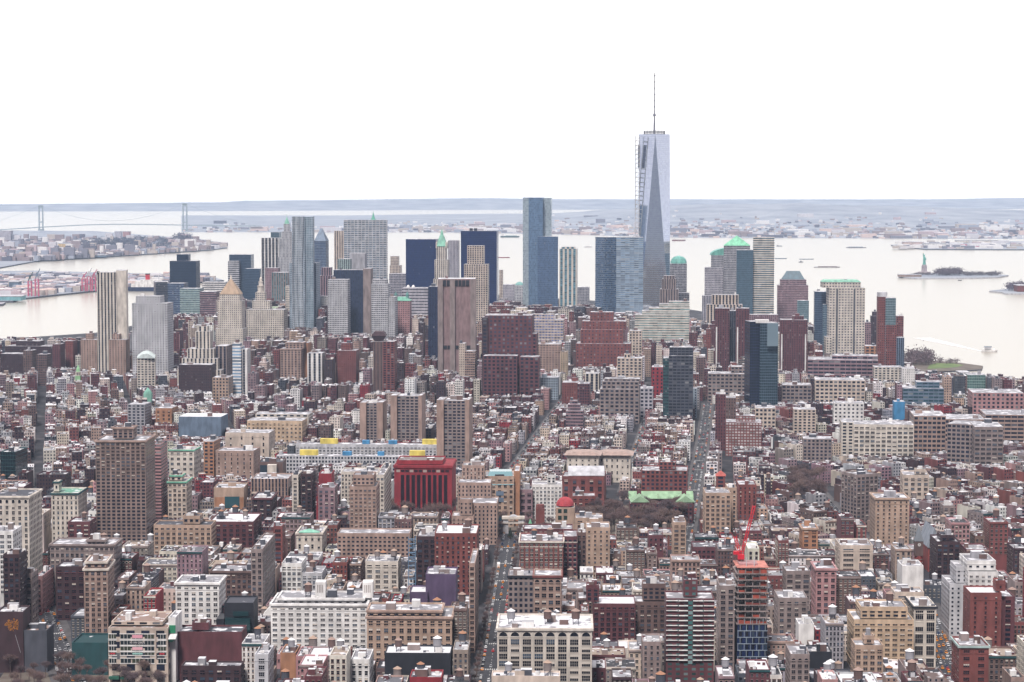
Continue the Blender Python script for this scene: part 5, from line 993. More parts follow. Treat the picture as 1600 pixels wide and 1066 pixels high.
# clock tower of the market court house
Y = 1790; x = XP(1436, Y, 50); s = Y/F; root = empty('clock_tower', (x, Y, 0), 'red brick clock tower with striped stonework and a slate spire in the right foreground', 'clock tower')
m = M(); z1 = zat(868, Y); m.cyl(x, Y, 0, z1, 7*s, 6.6*s, 12); m.build('shaft', solid((.26, .05, .045)), root)
m = M()
for k in range(5): m.cyl(x, Y, z1-(26-5*k)*s, z1-(25.2-5*k)*s, 7.3*s, 7.3*s, 12)
m.build('stone_band', solid('taupe'), root)
m = M(); z2 = zat(845, Y); m.bx(x-6.4*s, x+6.4*s, Y-6.4*s, Y+6.4*s, z1, z2); m.build('belfry', solid('brown'), root)
m = M(); z3 = zat(820, Y)
m.frus([(x-7*s, Y-7*s), (x+7*s, Y-7*s), (x+7*s, Y+7*s), (x-7*s, Y+7*s)], z2, [(x, Y)]*4, z3, top=False); m.build('spire', solid((.17, .19, .21)), root)
m = M(); n = 16; zc = z2-5.5*s; m.face([(x+2.6*s*math.cos(2*math.pi*i/n), Y-6.6*s, zc+2.6*s*math.sin(2*math.pi*i/n)) for i in range(n)]); m.bar((x, Y-6.75*s, zc), (x, Y-6.75*s, zc+2*s), .12, 1); m.bar((x, Y-6.75*s, zc), (x+1.4*s, Y-6.75*s, zc), .12, 1); m.build('clock_face', [solid('white'), solid('black')], root)
HERO.append(dict(root=root, x0=1427, x1=1445, yt=820, yb=905, Y=Y, short='red brick clock tower', boxes=[], ph=0, qt=[(x-14, Y-14), (x+14, Y-14), (x+14, Y+14), (x-14, Y+14)], zt=z3, keep=True)); mark([(x-16, Y-16), (x+16, Y-16), None, (x-16, Y+16)])
x0, x1 = XP(1447, 1800, 20), XP(1466, 1800, 20); root = empty('court_house', ((x0+x1)/2, 1800, 0), 'red brick gabled court house with steep slate roofs beside the clock tower', 'court house')
m = M(); m.bx(x0, x1, 1790, 1830, 0, 20); m.build('wall', solid((.28, .06, .05)), root); m = M(); gable(m, x0-.5, x1+.5, 1789, 1831, 20.1, 16, False); m.build('roof', solid((.24, .27, .31)), root)
m = M(); m.cyl(x1+6, 1795, 0, 22, 4, 4, 10); m.build('turret', solid((.28, .06, .05)), root); m = M(); m.cyl(x1+6, 1795, 22, 33, 4.6, .05, 10); m.build('turret_roof', solid((.2, .42, .38)), root); mark([(x0, 1785), (x1+12, 1785), None, (x0, 1832)])
for i in range(6):
    m = M(); u = x0+1.5+i*(x1-x0-3)/5.6; m.bx(u, u+1.3, 1789.8, 1789.95, 8, 13); m.build('window', glassmat((.02, .02, .03), .2), root)
# the unfinished tower: slabs, columns, netting, glazed lower floors, red crane
Y = 1400; zt_ = zat(892, Y); x0, x1 = XP(1152, Y, zt_), XP(1201, Y, zt_); D = 26; zg = zat(976, Y)
root = empty('building_site', ((x0+x1)/2, Y, 0), 'unfinished concrete frame tower with red safety netting above dark blue glazed floors', 'building')
m = M(); m.bx(x0+.5, x1-.5, Y+.5, Y+D, 0, zg, 0)
W_ = x1-x0
m.build('glazed_floors', solid('navy', .3), root); nf = 10; fh = (zg-6)/nf
mu = M()
for j in range(nf+2):
    z = 2+j*4.2
    if z > zg: break
    mu.bx(x0+.3, x1-.3, Y+.1, Y+.45, z, z+.35, 0)
    for i in range(5): u = x0+(i+(.5 if j % 2 else .15))*W_/5; mu.bx(u, u+.3, Y+.12, Y+.44, z+.35, z+4.2, 0)
mu.build('window_mullion', solid('steel'), root)
for j in range(8):
    z = 2+j*4.2
    for i in range(5):
        u = x0+(i+.25)*W_/5
        if z+3.6 < zg: m = M(); m.face([(u+.6, Y+.42, z+.8), (u+W_/5-1.6, Y+.42, z+.8), (u+W_/5-1.6, Y+.42, z+3.6), (u+.6, Y+.42, z+3.6)]); m.build('window', glassmat((.01, .012, .02) if (i*3+j) % 4 else (.03, .05, .08), .12), root)
k = 0; z = zg
while z < zt_-1:
    m = M(); m.bx(x0-.3, x1+.3, Y, Y+D, z, z+.35, 0); m.build('floor_slab', solid('taupe'), root)
    for i in range(5):
        for j2 in range(2): m = M(); u = x0+.8+i*(W_-1.6)/4; m.bx(u-.3, u+.3, Y+1+j2*12, Y+1.6+j2*12, z+.45, z+3.9); m.build('column', solid('taupe'), root)
    for i in range(4):
        if R.random() < .8: m = M(); u = x0+.5+i*(W_-1)/4; m.bx(u, u+W_/4-.6, Y+.6+R.random()*1.5, Y+2.3, z+.46, z+R.uniform(1.3, 3.2)); m.build('safety_net', solid((.34, .07, .045) if R.random() < .6 else (.20, .045, .035)), root)
    z += 4.05
m = M(); m.bx(x0-.2, x1+.2, Y+.2, Y+D-.2, z, z+.4); m.build('formwork_deck', solid((.50, .19, .15)), root)
m = M(); m.bx(x0+2, x1-6, Y+8, Y+20, z+.4, z+1.6); m.build('formwork_stack', solid('pink'), root)
m = M()
for u in (.3, .55): m.bx(x0+u*W_, x0+u*W_+.5, Y+4, Y+4.5, z, z+6)
m.build('post', solid('lgrey'), root)
m = M()
for a in (0, 1):
    for b_ in (0, 1): m.bar((x0-9+a*7, Y+4+b_*6, 0), (x0-9+a*7, Y+4+b_*6, zt_-14), .35)
zz = 3
while zz < zt_-16: m.bar((x0-9, Y+4, zz), (x0-2, Y+4, zz+6), .25); m.bar((x0-9, Y+4, zz), (x0-2, Y+4, zz), .3); zz += 6
m.build('hoist_frame', solid('dgrey'), root)
HERO.append(dict(root=root, x0=1140, x1=1204, yt=880, yb=1030, Y=Y, short='unfinished red netted tower', boxes=[], ph=0, qt=[(x0, Y), (x1, Y), (x1, Y+D), (x0, Y+D)], zt=zt_, keep=True)); mark([(x0-10, Y-2), (x1+1, Y-2), None, (x0-10, Y+D)])
root = empty('tower_crane', pt(1157, 893, Y+18), 'bright red luffing tower crane standing on the unfinished netted tower', 'crane'); rd = solid((.62, .02, .04), .5, .08)
def lattice(m, a, b_, w, r, n):
    a = Vector(a); b_ = Vector(b_); d = (b_-a).normalized(); u = d.cross(Vector((0, 1, 0))).normalized()*w/2; v = Vector((0, w/2, 0))
    for s1 in (-1, 1):
        for s2 in (-1, 1): m.bar(a+u*s1+v*s2, b_+u*s1+v*s2, r)
    for i in range(n):
        p = a+(b_-a)*i/n; q = a+(b_-a)*(i+1)/n; sg = 1 if i % 2 else -1
        for s2 in (-1, 1): m.bar(p+u*sg+v*s2, q-u*sg+v*s2, r*.7)
c = Y+18; m = M(); lattice(m, pt(1157.5, 896, c), pt(1157.5, 872, c), 2.6, .26, 8); m.build('mast', rd, root)
m = M(); m.ob(pt(1153, 873, c-3)[:2], 0, 4.2, 4.5, pt(1151, 873, c)[2], pt(1151, 866, c)[2]); m.build('cab', rd, root)
m = M(); lattice(m, pt(1158.5, 868, c), pt(1178.5, 790, c), 1.5, .16, 18); m.build('jib', rd, root)
m = M(); lattice(m, pt(1157, 868, c), pt(1148.5, 838, c), 1.5, .2, 7); m.build('apex_frame', rd, root)
m = M(); m.ob(pt(1146, 866, c-2)[:2], 0, 4, 3, pt(1144, 866, c)[2], pt(1144, 861, c)[2]); m.build('counterweight', rd, root)
m = M(); m.bar(pt(1148.5, 838, c), pt(1176, 800, c), .14); m.bar(pt(1148.5, 838, c), pt(1145, 862, c), .2); m.build('cable', solid('dgrey'), root)
# balcony tower: white slabs, glass bays
h = K['rdbal']; A = h['boxes'][0][0]; w = h['boxes'][0][1]; ph = h['ph']; z = h['boxes'][0][4]-1.2
while z > 22:
    for f0, f1 in ((.0, .24), (.26, .45), (.56, .76), (.78, 1.0)):
        m = M(); d = 1.6 if f0 in (.26, .56) else 1.0; m.ob((A[0]+w*f0*math.cos(ph), A[1]+w*f0*math.sin(ph)-d), ph, w*(f1-f0), d-.06, z-.35, z, bottom=True); m.build('balcony', solid('white'), h['root'])
    m = M(); m.ob((A[0]+w*.46*math.cos(ph), A[1]+w*.46*math.sin(ph)-.3), ph, w*.09, .2, z-2.6, z-.5); m.build('window', glassmat((.06, .16, .16) if R.random() < .7 else (.2, .3, .3), .15), h['root']); z -= 3.1
# black glass penthouse
h = K['dglass']; Y = h['Y']
for a, b_, c_, d in ((352, 391, 965, 985), (364, 388, 955, 962)):
    m = M(); m.bx(XP(a, Y, 60), XP(b_, Y, 60), Y-4 if c_ == 965 else Y-2, Y-.05, zat(d, Y), zat(c_, Y)); m.build('glass_box', glassmat((.015, .045, .05), .12), h['root'])
m = M(); m.bx(XP(338, Y, 60), XP(350, Y, 60), Y-3, Y+16, 0, zat(966, Y)); m.bx(XP(336, Y, 60), XP(392, Y, 60), Y-7, Y-4.1, 0, zat(990, Y)); m.build('wall', solid('black', .4), h['root'])
# purple block ribs, hoarding cap, sunburst wall, traffic wall lamp
h = K['mural']; Y = h['Y']; root = h['root']; cx, cz = XP(18, Y, 70), zat(976, Y); m = M(); rr = random.Random(2)
for i in range(150):
    a = rr.uniform(0, 2*math.pi); r0 = rr.uniform(.25, 3.4); da = rr.uniform(.03, .10); r1 = r0+rr.uniform(.3, 1.3); m.face([(cx+r_*math.cos(t)*1.1, Y-.08, cz+r_*math.sin(t)) for r_, t in ((r0, a-da), (r1, a-da), (r1, a+da), (r0, a+da))])
m.build('gold_sunburst', solid((.50, .20, .04)), root)
m = M(); m.bar((XP(23, Y, 50), Y-.3, zat(992, Y)), (XP(31, Y, 50), Y-.3, zat(1020, Y)), .12); m.build('metal_needle', solid('grey'), root)
# department store: window bays with signs and lettering
def text(parent, body, x, y, z, size, mt, ph=0, name='sign_lettering', al='CENTER'):
    cu = bpy.data.curves.new(name, 'FONT'); cu.body = body; cu.size = size; cu.align_x = al; cu.extrude = .02
    o = bpy.data.objects.new('tmp', cu); col.objects.link(o); dg = bpy.context.evaluated_depsgraph_get(); me = bpy.data.meshes.new_from_object(o.evaluated_get(dg)); bpy.data.objects.remove(o)
    me.materials.clear(); me.materials.append(mt); ob = bpy.data.objects.new(name, me); col.objects.link(ob); ob.parent = parent; r = wloc(parent); ob.location = (x-r[0], y-r[1], z-r[2]); ob.rotation_euler = (math.pi/2, 0, ph); return ob
h = K['retail']; Y = h['Y']-.1; ph = h['ph']; A = h['boxes'][0][0]
def on(px, zref=40): return XP(px, Y, zref)
cols_ = ((170, 181), (188, 204), (206, 223), (226, 240.5), (247, 259))
signm = {(2, 0): ((.75, .35, .42), None), (2, 1): ((.02, .02, .03), 'NOW OPEN'), (2, 2): ((.80, .45, .50), None), (2, 3): ((.30, .55, .50), None), (0, 3): ((.45, .03, .05), None), (4, 3): ((.45, .03, .05), None)}
for ci, (u, v) in enumerate(cols_):
    for ri, (ya, yb_) in enumerate(((991, 998), (1001, 1007.5), (1010, 1016.5), (1019, 1023.5), (1029, 1036))):
        za, zb_ = zat(ya, Y), zat(yb_, Y); m = M(); off = (on(u)-A[0])*math.tan(ph)
        m.bx(on(u)-.5, on(v)+.5, Y-.30+off, Y+.0+off, za, za+.5, 1); m.bx(on(u)-.5, on(v)+.5, Y-.30+off, Y+.0+off, zb_-.5, zb_, 1)
        m.bx(on(u), on(v), Y-.12+off, Y+.0+off, zb_, za, 0)
        for g in range(2): m.bx(on(u)+(on(v)-on(u))*(g+1)/3-.1, on(u)+(on(v)-on(u))*(g+1)/3+.1, Y-.2+off, Y-.1+off, zb_, za, 1)
        m.build('window', [glassmat((.015, .025, .03) if (ci+ri) % 3 else (.05, .06, .04), .15), solid('white')], h['root'])
        if (ci, ri) in signm:
            c_, tx = signm[(ci, ri)]; mid = (on(u)+on(v))/2; hw = (on(v)-on(u))*.47 if ci == 2 else 1.6
            p = M(); p.bx(mid-hw, mid+hw, Y-.40+off, Y-.30+off, zb_+.45, za-.35); sg = p.build('sign_panel', solid(c_, .6, .05), h['root'])
            if tx: text(h['root'], tx, mid, Y-.44+off, zb_+.85, 1.75, solid('white', .6, .02), ph)
m = M(); off = 0
for u, v in ((170, 186), (188, 204)): m.bx(on(u), on(v), Y-3, Y+.2, 3.6, 5.2)
m.build('awning', solid((.02, .10, .07)), h['root'])
h = K['retailr']; Y = h['Y']; m = M(); m.bx(XP(264, Y, 50), XP(274, Y, 50), Y-1, Y-.05, zat(989, Y), zat(977, Y)); m.build('sign_panel', solid((.02, .20, .10)), h['root'])
m = M(); za = zat(996, Y); m.frus([(XP(268, Y, 45)-.5, Y-4.5), (XP(270, Y, 45), Y-4.5), (XP(270, Y, 45), Y-3), (XP(268, Y, 45)-.5, Y-3)], zat(1001, Y), [(XP(263, Y, 45), Y-6), (XP(276, Y, 45), Y-6), (XP(276, Y, 45), Y-1), (XP(263, Y, 45), Y-1)], za); m.build('green_wedge', solid((.10, .42, .28)), h['root'])
m = M(); m.frus([(XP(263, Y, 45), Y-6), (XP(276, Y, 45), Y-6), (XP(276, Y, 45), Y-1), (XP(263, Y, 45), Y-1)], za+.02, [(XP(266, Y, 45), Y-3), (XP(277, Y, 45), Y-3), (XP(277, Y, 45), Y-.5), (XP(266, Y, 45), Y-.5)], za+2.4); m.build('wedge_top', solid('white'), h['root'])
# flags of colour on bare walls and the blue stair of the dark slab
h = K['brt2']; Y = h['Y']-.1; m = M(); z = h['zt']-2; u0, u1 = XP(638, Y, 60), XP(649, Y, 60)
while z > 10: m.bx(u0, u1, Y-2.2, Y-.1, z, z+.15); m.bar((u0, Y-1.8, z), (u1, Y-1.8, z-1.8 if int(z) % 2 else z+1.8), .16); z -= 3.4
for u in (u0, u1):
    for d in (2.2, .1): m.bar((u, Y-d, 0), (u, Y-d, h['zt']), .2)
m.build('escape_stair', solid((.12, .22, .34)), h['root'])
h = K['longw']; Y = h['Y']
for u in (500, 574):
    m = M(); m.bx(XP(u-8, Y+10, 55), XP(u+8, Y+10, 55), Y+12, Y+22, h['zt']-1, zat(910, Y+12)); m.build('roof_pavilion', solid('white'), h['root'])
    for k in (-4, -1.3, 1.3, 4):
        m = M(); m.bx(XP(u+k-.5, Y+12, 55), XP(u+k+.5, Y+12, 55), Y+11.8, Y+11.95, zat(926, Y+12), zat(914, Y+12)); m.build('window', solid('taupe'), h['root'])
m = M(); m.face([pt(410, 962, Y+12), pt(434, 962, Y+12), pt(434, 935, Y+12)]); m.face([pt(410, 962, Y+12), pt(434, 935, Y+12), pt(436, 931, Y+34), pt(414, 955, Y+34)]); m.build('sloping_gable', solid('white'), h['root'])

# rippled steel cladding: folds that wander with height
def ripple(h, u0, u1, py0, py1, dY, seed, amp=2.6):
    Y = h['Y']+dY; za, zb_ = zat(py1, Y), zat(py0, Y); xa, xb = XP(u0, Y, 200), XP(u1, Y, 200); nx, nz = 26, 40; g = []; r = random.Random(seed); ph_ = [r.uniform(0, 6.28) for _ in range(4)]
    for j in range(nz+1):
        z = za+(zb_-za)*j/nz; g.append([(xa+(xb-xa)*i/nx, Y-amp-.4-amp*math.sin(i/nx*17+ph_[0]+1.1*math.sin(z*.021+ph_[1]))*(.6+.4*math.sin(z*.013+i*.3+ph_[2])), z) for i in range(nx+1)])
    m = M(); w = (xb-xa)/3.0
    for j in range(nz):
        for i in range(nx):
            u_, u2, v1, v2 = i/nx*w, (i+1)/nx*w, g[j][i][2]/3.4, g[j+1][i][2]/3.4; m.face([g[j][i], g[j][i+1], g[j+1][i+1], g[j+1][i]], 0, [(u_, v1), (u2, v1), (u2, v2), (u_, v2)])
    m.face(g[-1]+[(xb, Y, zb_), (xa, Y, zb_)]); m.build('rippled_cladding', facade((.42, .46, .50), (.05, .09, .13), .5, .5, gmetal=.0), h['root'])
ripple(K['gehry'], 456.5, 476.5, 338.5, 520, 0, 1); ripple(K['gehryR'], 475, 493, 411, 520, 0, 2)
m = M(); h = K['gehry']; Y = h['Y']; m.ob((XP(476, Y, 200), Y+2), 0, XP(489, Y, 200)-XP(476, Y, 200), 30, 0, zat(338.5, Y)-.5, 0, bay=3, fl=3.4); m.build('recessed_wing', facade((.30, .36, .42), (.04, .10, .13), .5, .5), h['root'])
# ------------------------------------------------------------------ the city fabric: rows of lots on the street grids
SKYLINE = [(0, 531), (140, 531), (200, 528), (264, 478), (350, 462), (408, 470), (500, 470), (610, 470), (720, 478), (780, 468), (815, 480), (900, 478), (930, 480), (1000, 490), (1080, 500), (1100, 506), (1215, 506), (1265, 508), (1352, 548), (1412, 566), (1442, 584), (1530, 586), (1600, 594), (1700, 596)]
COLS = [('dark red brick', 'brick', 8), ('dark brown brick', 'dbrick', 6), ('orange red brick', 'rust', 5), ('brown', 'brown', 5), ('tan brick', 'tan', 4), ('cream', 'cream', 3), ('pale stone', 'pale', 4), ('white', 'white', 4), ('grey', 'grey', 3), ('beige', 'taupe', 4), ('mauve', 'mauve', 4), ('pinkish', 'pink', 2), ('bright red', 'red', 1.2), ('dark grey', 'dgrey', 2), ('golden', 'straw', 1)]
CW = [c[2] for c in COLS]
ROOFS = [('snowy roof', (.66, .66, .68), 2.4), ('pale grey roof', (.36, .36, .38), 3), ('dark roof', (.05, .05, .06), 4), ('tan roof', (.40, .32, .26), 1), ('grey roof', (.16, .16, .18), 3.5), ('brown roof', (.16, .11, .10), 1)]
RW = [r[2] for r in ROOFS]
caps = [(h['x0'], h['x1'], h['yb'], h['Y'], min([b[0][0] for b in h['boxes']] or [0]), 0) for h in HERO if h['keep']]
caps.append((-60, 272, 1095, 1425, 0, 0)); caps.append((742, 776, 1095, 1425, 0, 0))
_r = random.Random(21)
def clear(v, P_=8): return v
LOTS = []
def height(px, Y, X):
    r = _r
    if 700 < px < 788 and Y < 1960: b = r.choice([38, 44, 50, 54])
    elif Y < 1480: b = r.choice([18, 22, 28, 34, 40]) 
    elif Y < 1800: b = r.choice([16, 20, 24, 28, 34, 40]) if px < 760 else r.choice([12, 14, 16, 18, 24, 34] if px < 1150 else [14, 16, 18, 22, 34, 44])
    elif Y < 2150: b = r.choice([16, 20, 24, 28, 34, 44]) if px < 700 else r.choice([11, 13, 14, 15, 17, 22])
    elif Y < 3000: b = r.choice([13, 15, 16, 17, 18, 20, 22, 26] if px < 620 or px > 1230 else [13, 15, 16, 17, 18, 19, 20])
    elif Y < 3600: b = r.choice([17, 20, 24, 28, 34, 42, 50]) if px > 380 else r.choice([14, 15, 17, 19, 22, 28, 36])
    elif Y < 4200: b = r.choice([28, 36, 45, 55, 70])
    else: b = r.choice([50, 60, 75, 95, 120])
    return b*r.uniform(.9, 1.15)
def inland(X, Y):
    px, py = proj(X, Y, 0); return py > lerp_t(sorted(COAST), px)+1.2
def region(X, Y):
    px = proj(X, Y, 0)[0]
    if Y > 2120 and px < 380: return 'E'
    if px > 1215 and 1860 < Y < 2950: return 'W'
    if Y > 4150: return 'D'
    return 'S' if Y > 2080 else 'N'
for rg, ang, Y0, Y1, X0, X1, bw, lot, dep in (('N', A_N, 1180, 2110, -560, 560, 3000, (7, 15), 30), ('W', math.radians(-24), 1800, 3050, 150, 1000, 120, (7, 14), 24), ('S', A_S, 2050, 4300, -800, 1150, 105, (7.5, 15), 26), ('E', math.radians(-11.6), 2060, 4600, -1250, -150, 110, (7.5, 14), 26), ('D', math.radians(12), 4100, 6100, -1500, 1300, 90, (22, 44), 36)):
    ph = -ang; cx, sx_ = math.cos(ph), math.sin(ph); ox, oy = (-50.0, 1400.0) if rg == 'N' else ((X0+X1)/2, (Y0+Y1)/2)
    street = 16; row = 2*dep+street+3
    S_ = int((max(X1-X0, Y1-Y0)*.75))
    v = -S_
    while v < S_:
        for half in (0, 1):
            vv = v+half*(dep+3); u = -S_+ (0 if rg != 'N' else 12)
            ave = u+bw
            while u < S_:
                w = _r.uniform(*lot)
                if rg == 'N' and _r.random() < .3: w *= 1.8
                if u+w > ave: u = ave+{'N': 18, 'W': 13, 'D': 16}.get(rg, 9); ave = u+bw; continue
                x = ox+u*cx-vv*sx_; y = oy+u*sx_+vv*cx
                okk = False; inside = X0 < x < X1 and Y0 < y < Y1 and region(x, y) == rg
                if inside:
                    px, py = proj(x+w/2, y, 0)
                    if -60 < px < 1660 and inland(x, y+dep) and inland(x+w, y+dep):
                        d = dep-_r.uniform(0, 7) if rg != 'D' else dep
                        q = [(x, y), (x+w*cx, y+w*sx_), (x+w*cx-d*sx_, y+w*sx_+d*cx), (x-d*sx_, y+d*cx)]
                        for w2 in (w, max(5, w*.62), max(4.5, w*.4)):
                            q = [(x, y), (x+w2*cx, y+w2*sx_), (x+w2*cx-d*sx_, y+w2*sx_+d*cx), (x-d*sx_, y+d*cx)]; free = mark(q, True) < .07
                            if free: w = w2; break
                        if free:
                            hgt = height(px, y, x)
                            # keep what the photograph shows behind this lot in view
                            xs = [proj(a, b, hgt)[0] for a, b in q]; pa, pb = min(xs), max(xs); yback = max(p[1] for p in q); lim = lerp_t(SKYLINE, (pa+pb)/2)
                            for hx0, hx1, hyb, hY, _, _ in caps:
                                if hY > y+2 and hx1 > pa+.5 and hx0 < pb-.5 and hyb-(14 if hY > 3900 else 0) > lim: lim = hyb-(14 if hY > 3900 else 0)
                            zc = zat(lim, yback)
                            if zc < hgt: hgt = zc
                            if hgt > 4.2: okk = True; mark(q); LOTS.append(dict(q=q, w=w, d=d, h=hgt, ph=ph, rg=rg, A=(x, y), Y=y, c=_r.choices(range(len(COLS)), CW)[0], r=_r.choices(range(len(ROOFS)), RW)[0], s=_r.random()))
                u += (w+(.02 if _r.random() < .9 else 2)) if okk or not inside else 2
        v += row
# which lots show largest: paint near to far on a coarse mask
msk = np.zeros((560, 800), bool)
items = [(h['Y'], None, [(proj(b[0][0], b[0][1], b[4])[0], proj(b[0][0]+b[1], b[0][1], b[4])[0], proj(0, b[0][1], b[4])[1], proj(0, b[0][1], 0)[1]) for b in h['boxes']]) for h in HERO]
for l in LOTS:
    z = l['h']; xs = [proj(a, b, z)[0] for a, b in l['q']]; ys = [proj(a, b, z)[1] for a, b in l['q']]
    l['bb'] = (min(xs), max(xs), min(ys), proj(*l['A'], 0)[1]); items.append((l['Y'], l, [l['bb']])); l['vis'] = 0
for Y, l, rs in sorted(items, key=lambda t: t[0]):
    for a, b, c, d in rs:
        a, b, c, d = max(0, int(a/2)), min(800, int(b/2)+1), max(0, int(c/2)), min(533, int(d/2)+1)
        if b > a and d > c:
            sub = msk[c:d, a:b]
            if l is not None:
                fr = ~sub; n = int(fr.sum()); l['vis'] += n
                if n: yy, xx = np.nonzero(fr); l['cv'] = (2*(a+xx.mean()), 2*(c+yy.mean()))
            sub[:] = True
LOTS.sort(key=lambda l: -l['vis'])
SHOW = [l for l in LOTS[:300] if l['vis'] > 0]; REST = LOTS[len(SHOW):]
FAC = [facade('brick', wf=.44, hf=.5, attr=True), facade('brick', wf=.6, hf=.55, attr=True), facade('brick', wf=.32, hf=.42, attr=True)]
RM = [roofmat(r[1], .18 if i else .8) for i, r in enumerate(ROOFS)]
def vary(c, r, k=.16): g = 1+r.uniform(-k, k); return tuple(min(.85, max(.01, x*g*(1+r.uniform(-.05, .05)))) for x in C[c])
def clutter(l, z, r):
    """small things on a roof: (u, v, w, d, h, colour)"""
    out = []; w, d = l['w'], l['d']; n = r.randint(4, 9) if l['Y'] < 2700 else r.randint(2, 4)
    if l['Y'] > 4200: n = 1
    for i in range(n):
        big = i == 0; a = r.uniform(2.2, 4.2) if big else r.uniform(.7, 2); b = r.uniform(2.4, 5) if big else r.uniform(.7, 2.4)
        if a > w*.6 or b > d*.6: continue
        out.append((r.uniform(.3, w-a-.3), r.uniform(.5, d-b-.5), a, b, r.uniform(2.2, 3.4) if big else r.uniform(.6, 2), r.choice(['white', 'lgrey', 'brick', 'grey', 'dgrey', 'snow', 'taupe', 'brown'])))
    return out
big = M()
for l in REST:
    r = _r; z = l['h']; c = vary(COLS[l['c']][1], r); bay = r.choice([2.4, 2.9, 3.4]) if l['rg'] != 'D' else 4; fl = 3.4; A, ph, w, d = l['A'], l['ph'], l['w'], l['d']
    fm = r.choice([0, 0, 1, 2]); q = big.ob(A, ph, w, d, 0, z, fm, 3+l['r'], bay=bay, fl=fl, sides='FB' if w < 12 and r.random() < .6 else 'FRBL', c=c, top=l['Y'] > 2900)
    if l['Y'] <= 2900:
        qi = inset(q, .35)
        for j in range(4):
            k = (j+1) % 4; big.face([(*q[j], z), (*q[k], z), (*qi[k], z), (*qi[j], z)], fm, None, mul(c, 1.1)); big.face([(*qi[k], z-.9), (*qi[j], z-.9), (*qi[j], z), (*qi[k], z)], fm, None, c)
        big.face([(*p, z-.9) for p in qi], 3+l['r']); zr = z-.9
    else: zr = z
    cx, sx_ = math.cos(ph), math.sin(ph)
    for u, v, a, b, hh, cc in clutter(l, z, r):
        big.ob((A[0]+u*cx-v*sx_, A[1]+u*sx_+v*cx), ph, a, b, zr, zr+hh, 0, c=C[cc], tc_=C[r.choice([cc, 'snow', 'dgrey'])])
    if z > 24 and w > 10 and r.random() < .5: f0 = r.uniform(.15, .3); big.ob((A[0]+w*f0*cx-d*.3*sx_, A[1]+w*f0*sx_+d*.3*cx), ph, w*.5, d*.5, zr, zr+r.uniform(3, 7), fm, 3+l['r'], bay=bay, fl=fl, c=c)
    if l['Y'] < 3300 and r.random() < .25: TANKS.append((A[0]+w*.5*cx-d*.5*sx_, A[1]+w*.5*sx_+d*.5*cx, zr, None, r.randint(0, 3), l))
tag(big.build('low_rise_blocks', FAC+RM, colour=True), 'dense fabric of smaller brick and stone buildings filling the city blocks', 'buildings', kind='stuff')
# the 300 that show largest, each a thing of its own
heroc = [(h, (h['x0']+h['x1'])/2, (h['yt']+min(h['yb'], h['yt']+60))/2) for h in HERO if h['yb'] > h['yt'] and 'label' in h['root']]
hseen = set(); heroc = [t for t in heroc if not (t[0]['root'].name in hseen or hseen.add(t[0]['root'].name))]
def short(s, n=9):
    s = s.split(' with ')[0]; w = s.split(); return ' '.join(w[:n])
used = {}
for l in SHOW:
    cx_, cy_ = l['cv']; best = sorted(heroc, key=lambda t: ((t[1]-cx_)**2+((t[2]-cy_)*1.3)**2))[0]
    dx, dy = cx_-best[1], cy_-best[2]
    rel = ('right of' if dx > 0 else 'left of') if abs(dx) > abs(dy) else ('in front of' if dy > 0 else 'behind')
    l['rel'] = rel; l['ref'] = short(best[0]['short']); l['dist'] = math.hypot(dx, dy); l['key'] = (COLS[l['c']][0], ROOFS[l['r']][0], rel, l['ref']); used.setdefault(l['key'], []).append(l)
ORD = ['nearest', 'second', 'third', 'fourth', 'fifth', 'sixth', 'seventh']
for k, ls in used.items():
    ls.sort(key=lambda l: l['dist'])
    for i, l in enumerate(ls):
        kind = 'tower' if l['h'] > 34 else 'loft' if l['h'] > 20 else 'house'; l['kind'] = kind
        o = (ORD[i]+' ' if len(ls) > 1 else '')
        lab = '%s %s, %s, %s%s %s' % (k[0], kind, k[1], o, k[2], 'the '+k[3] if not k[3].startswith(('left ', 'right ', 'middle ')) else 'the '+k[3])
        ws = lab.split(); l['label'] = ' '.join(ws[:16])
seenl = {}
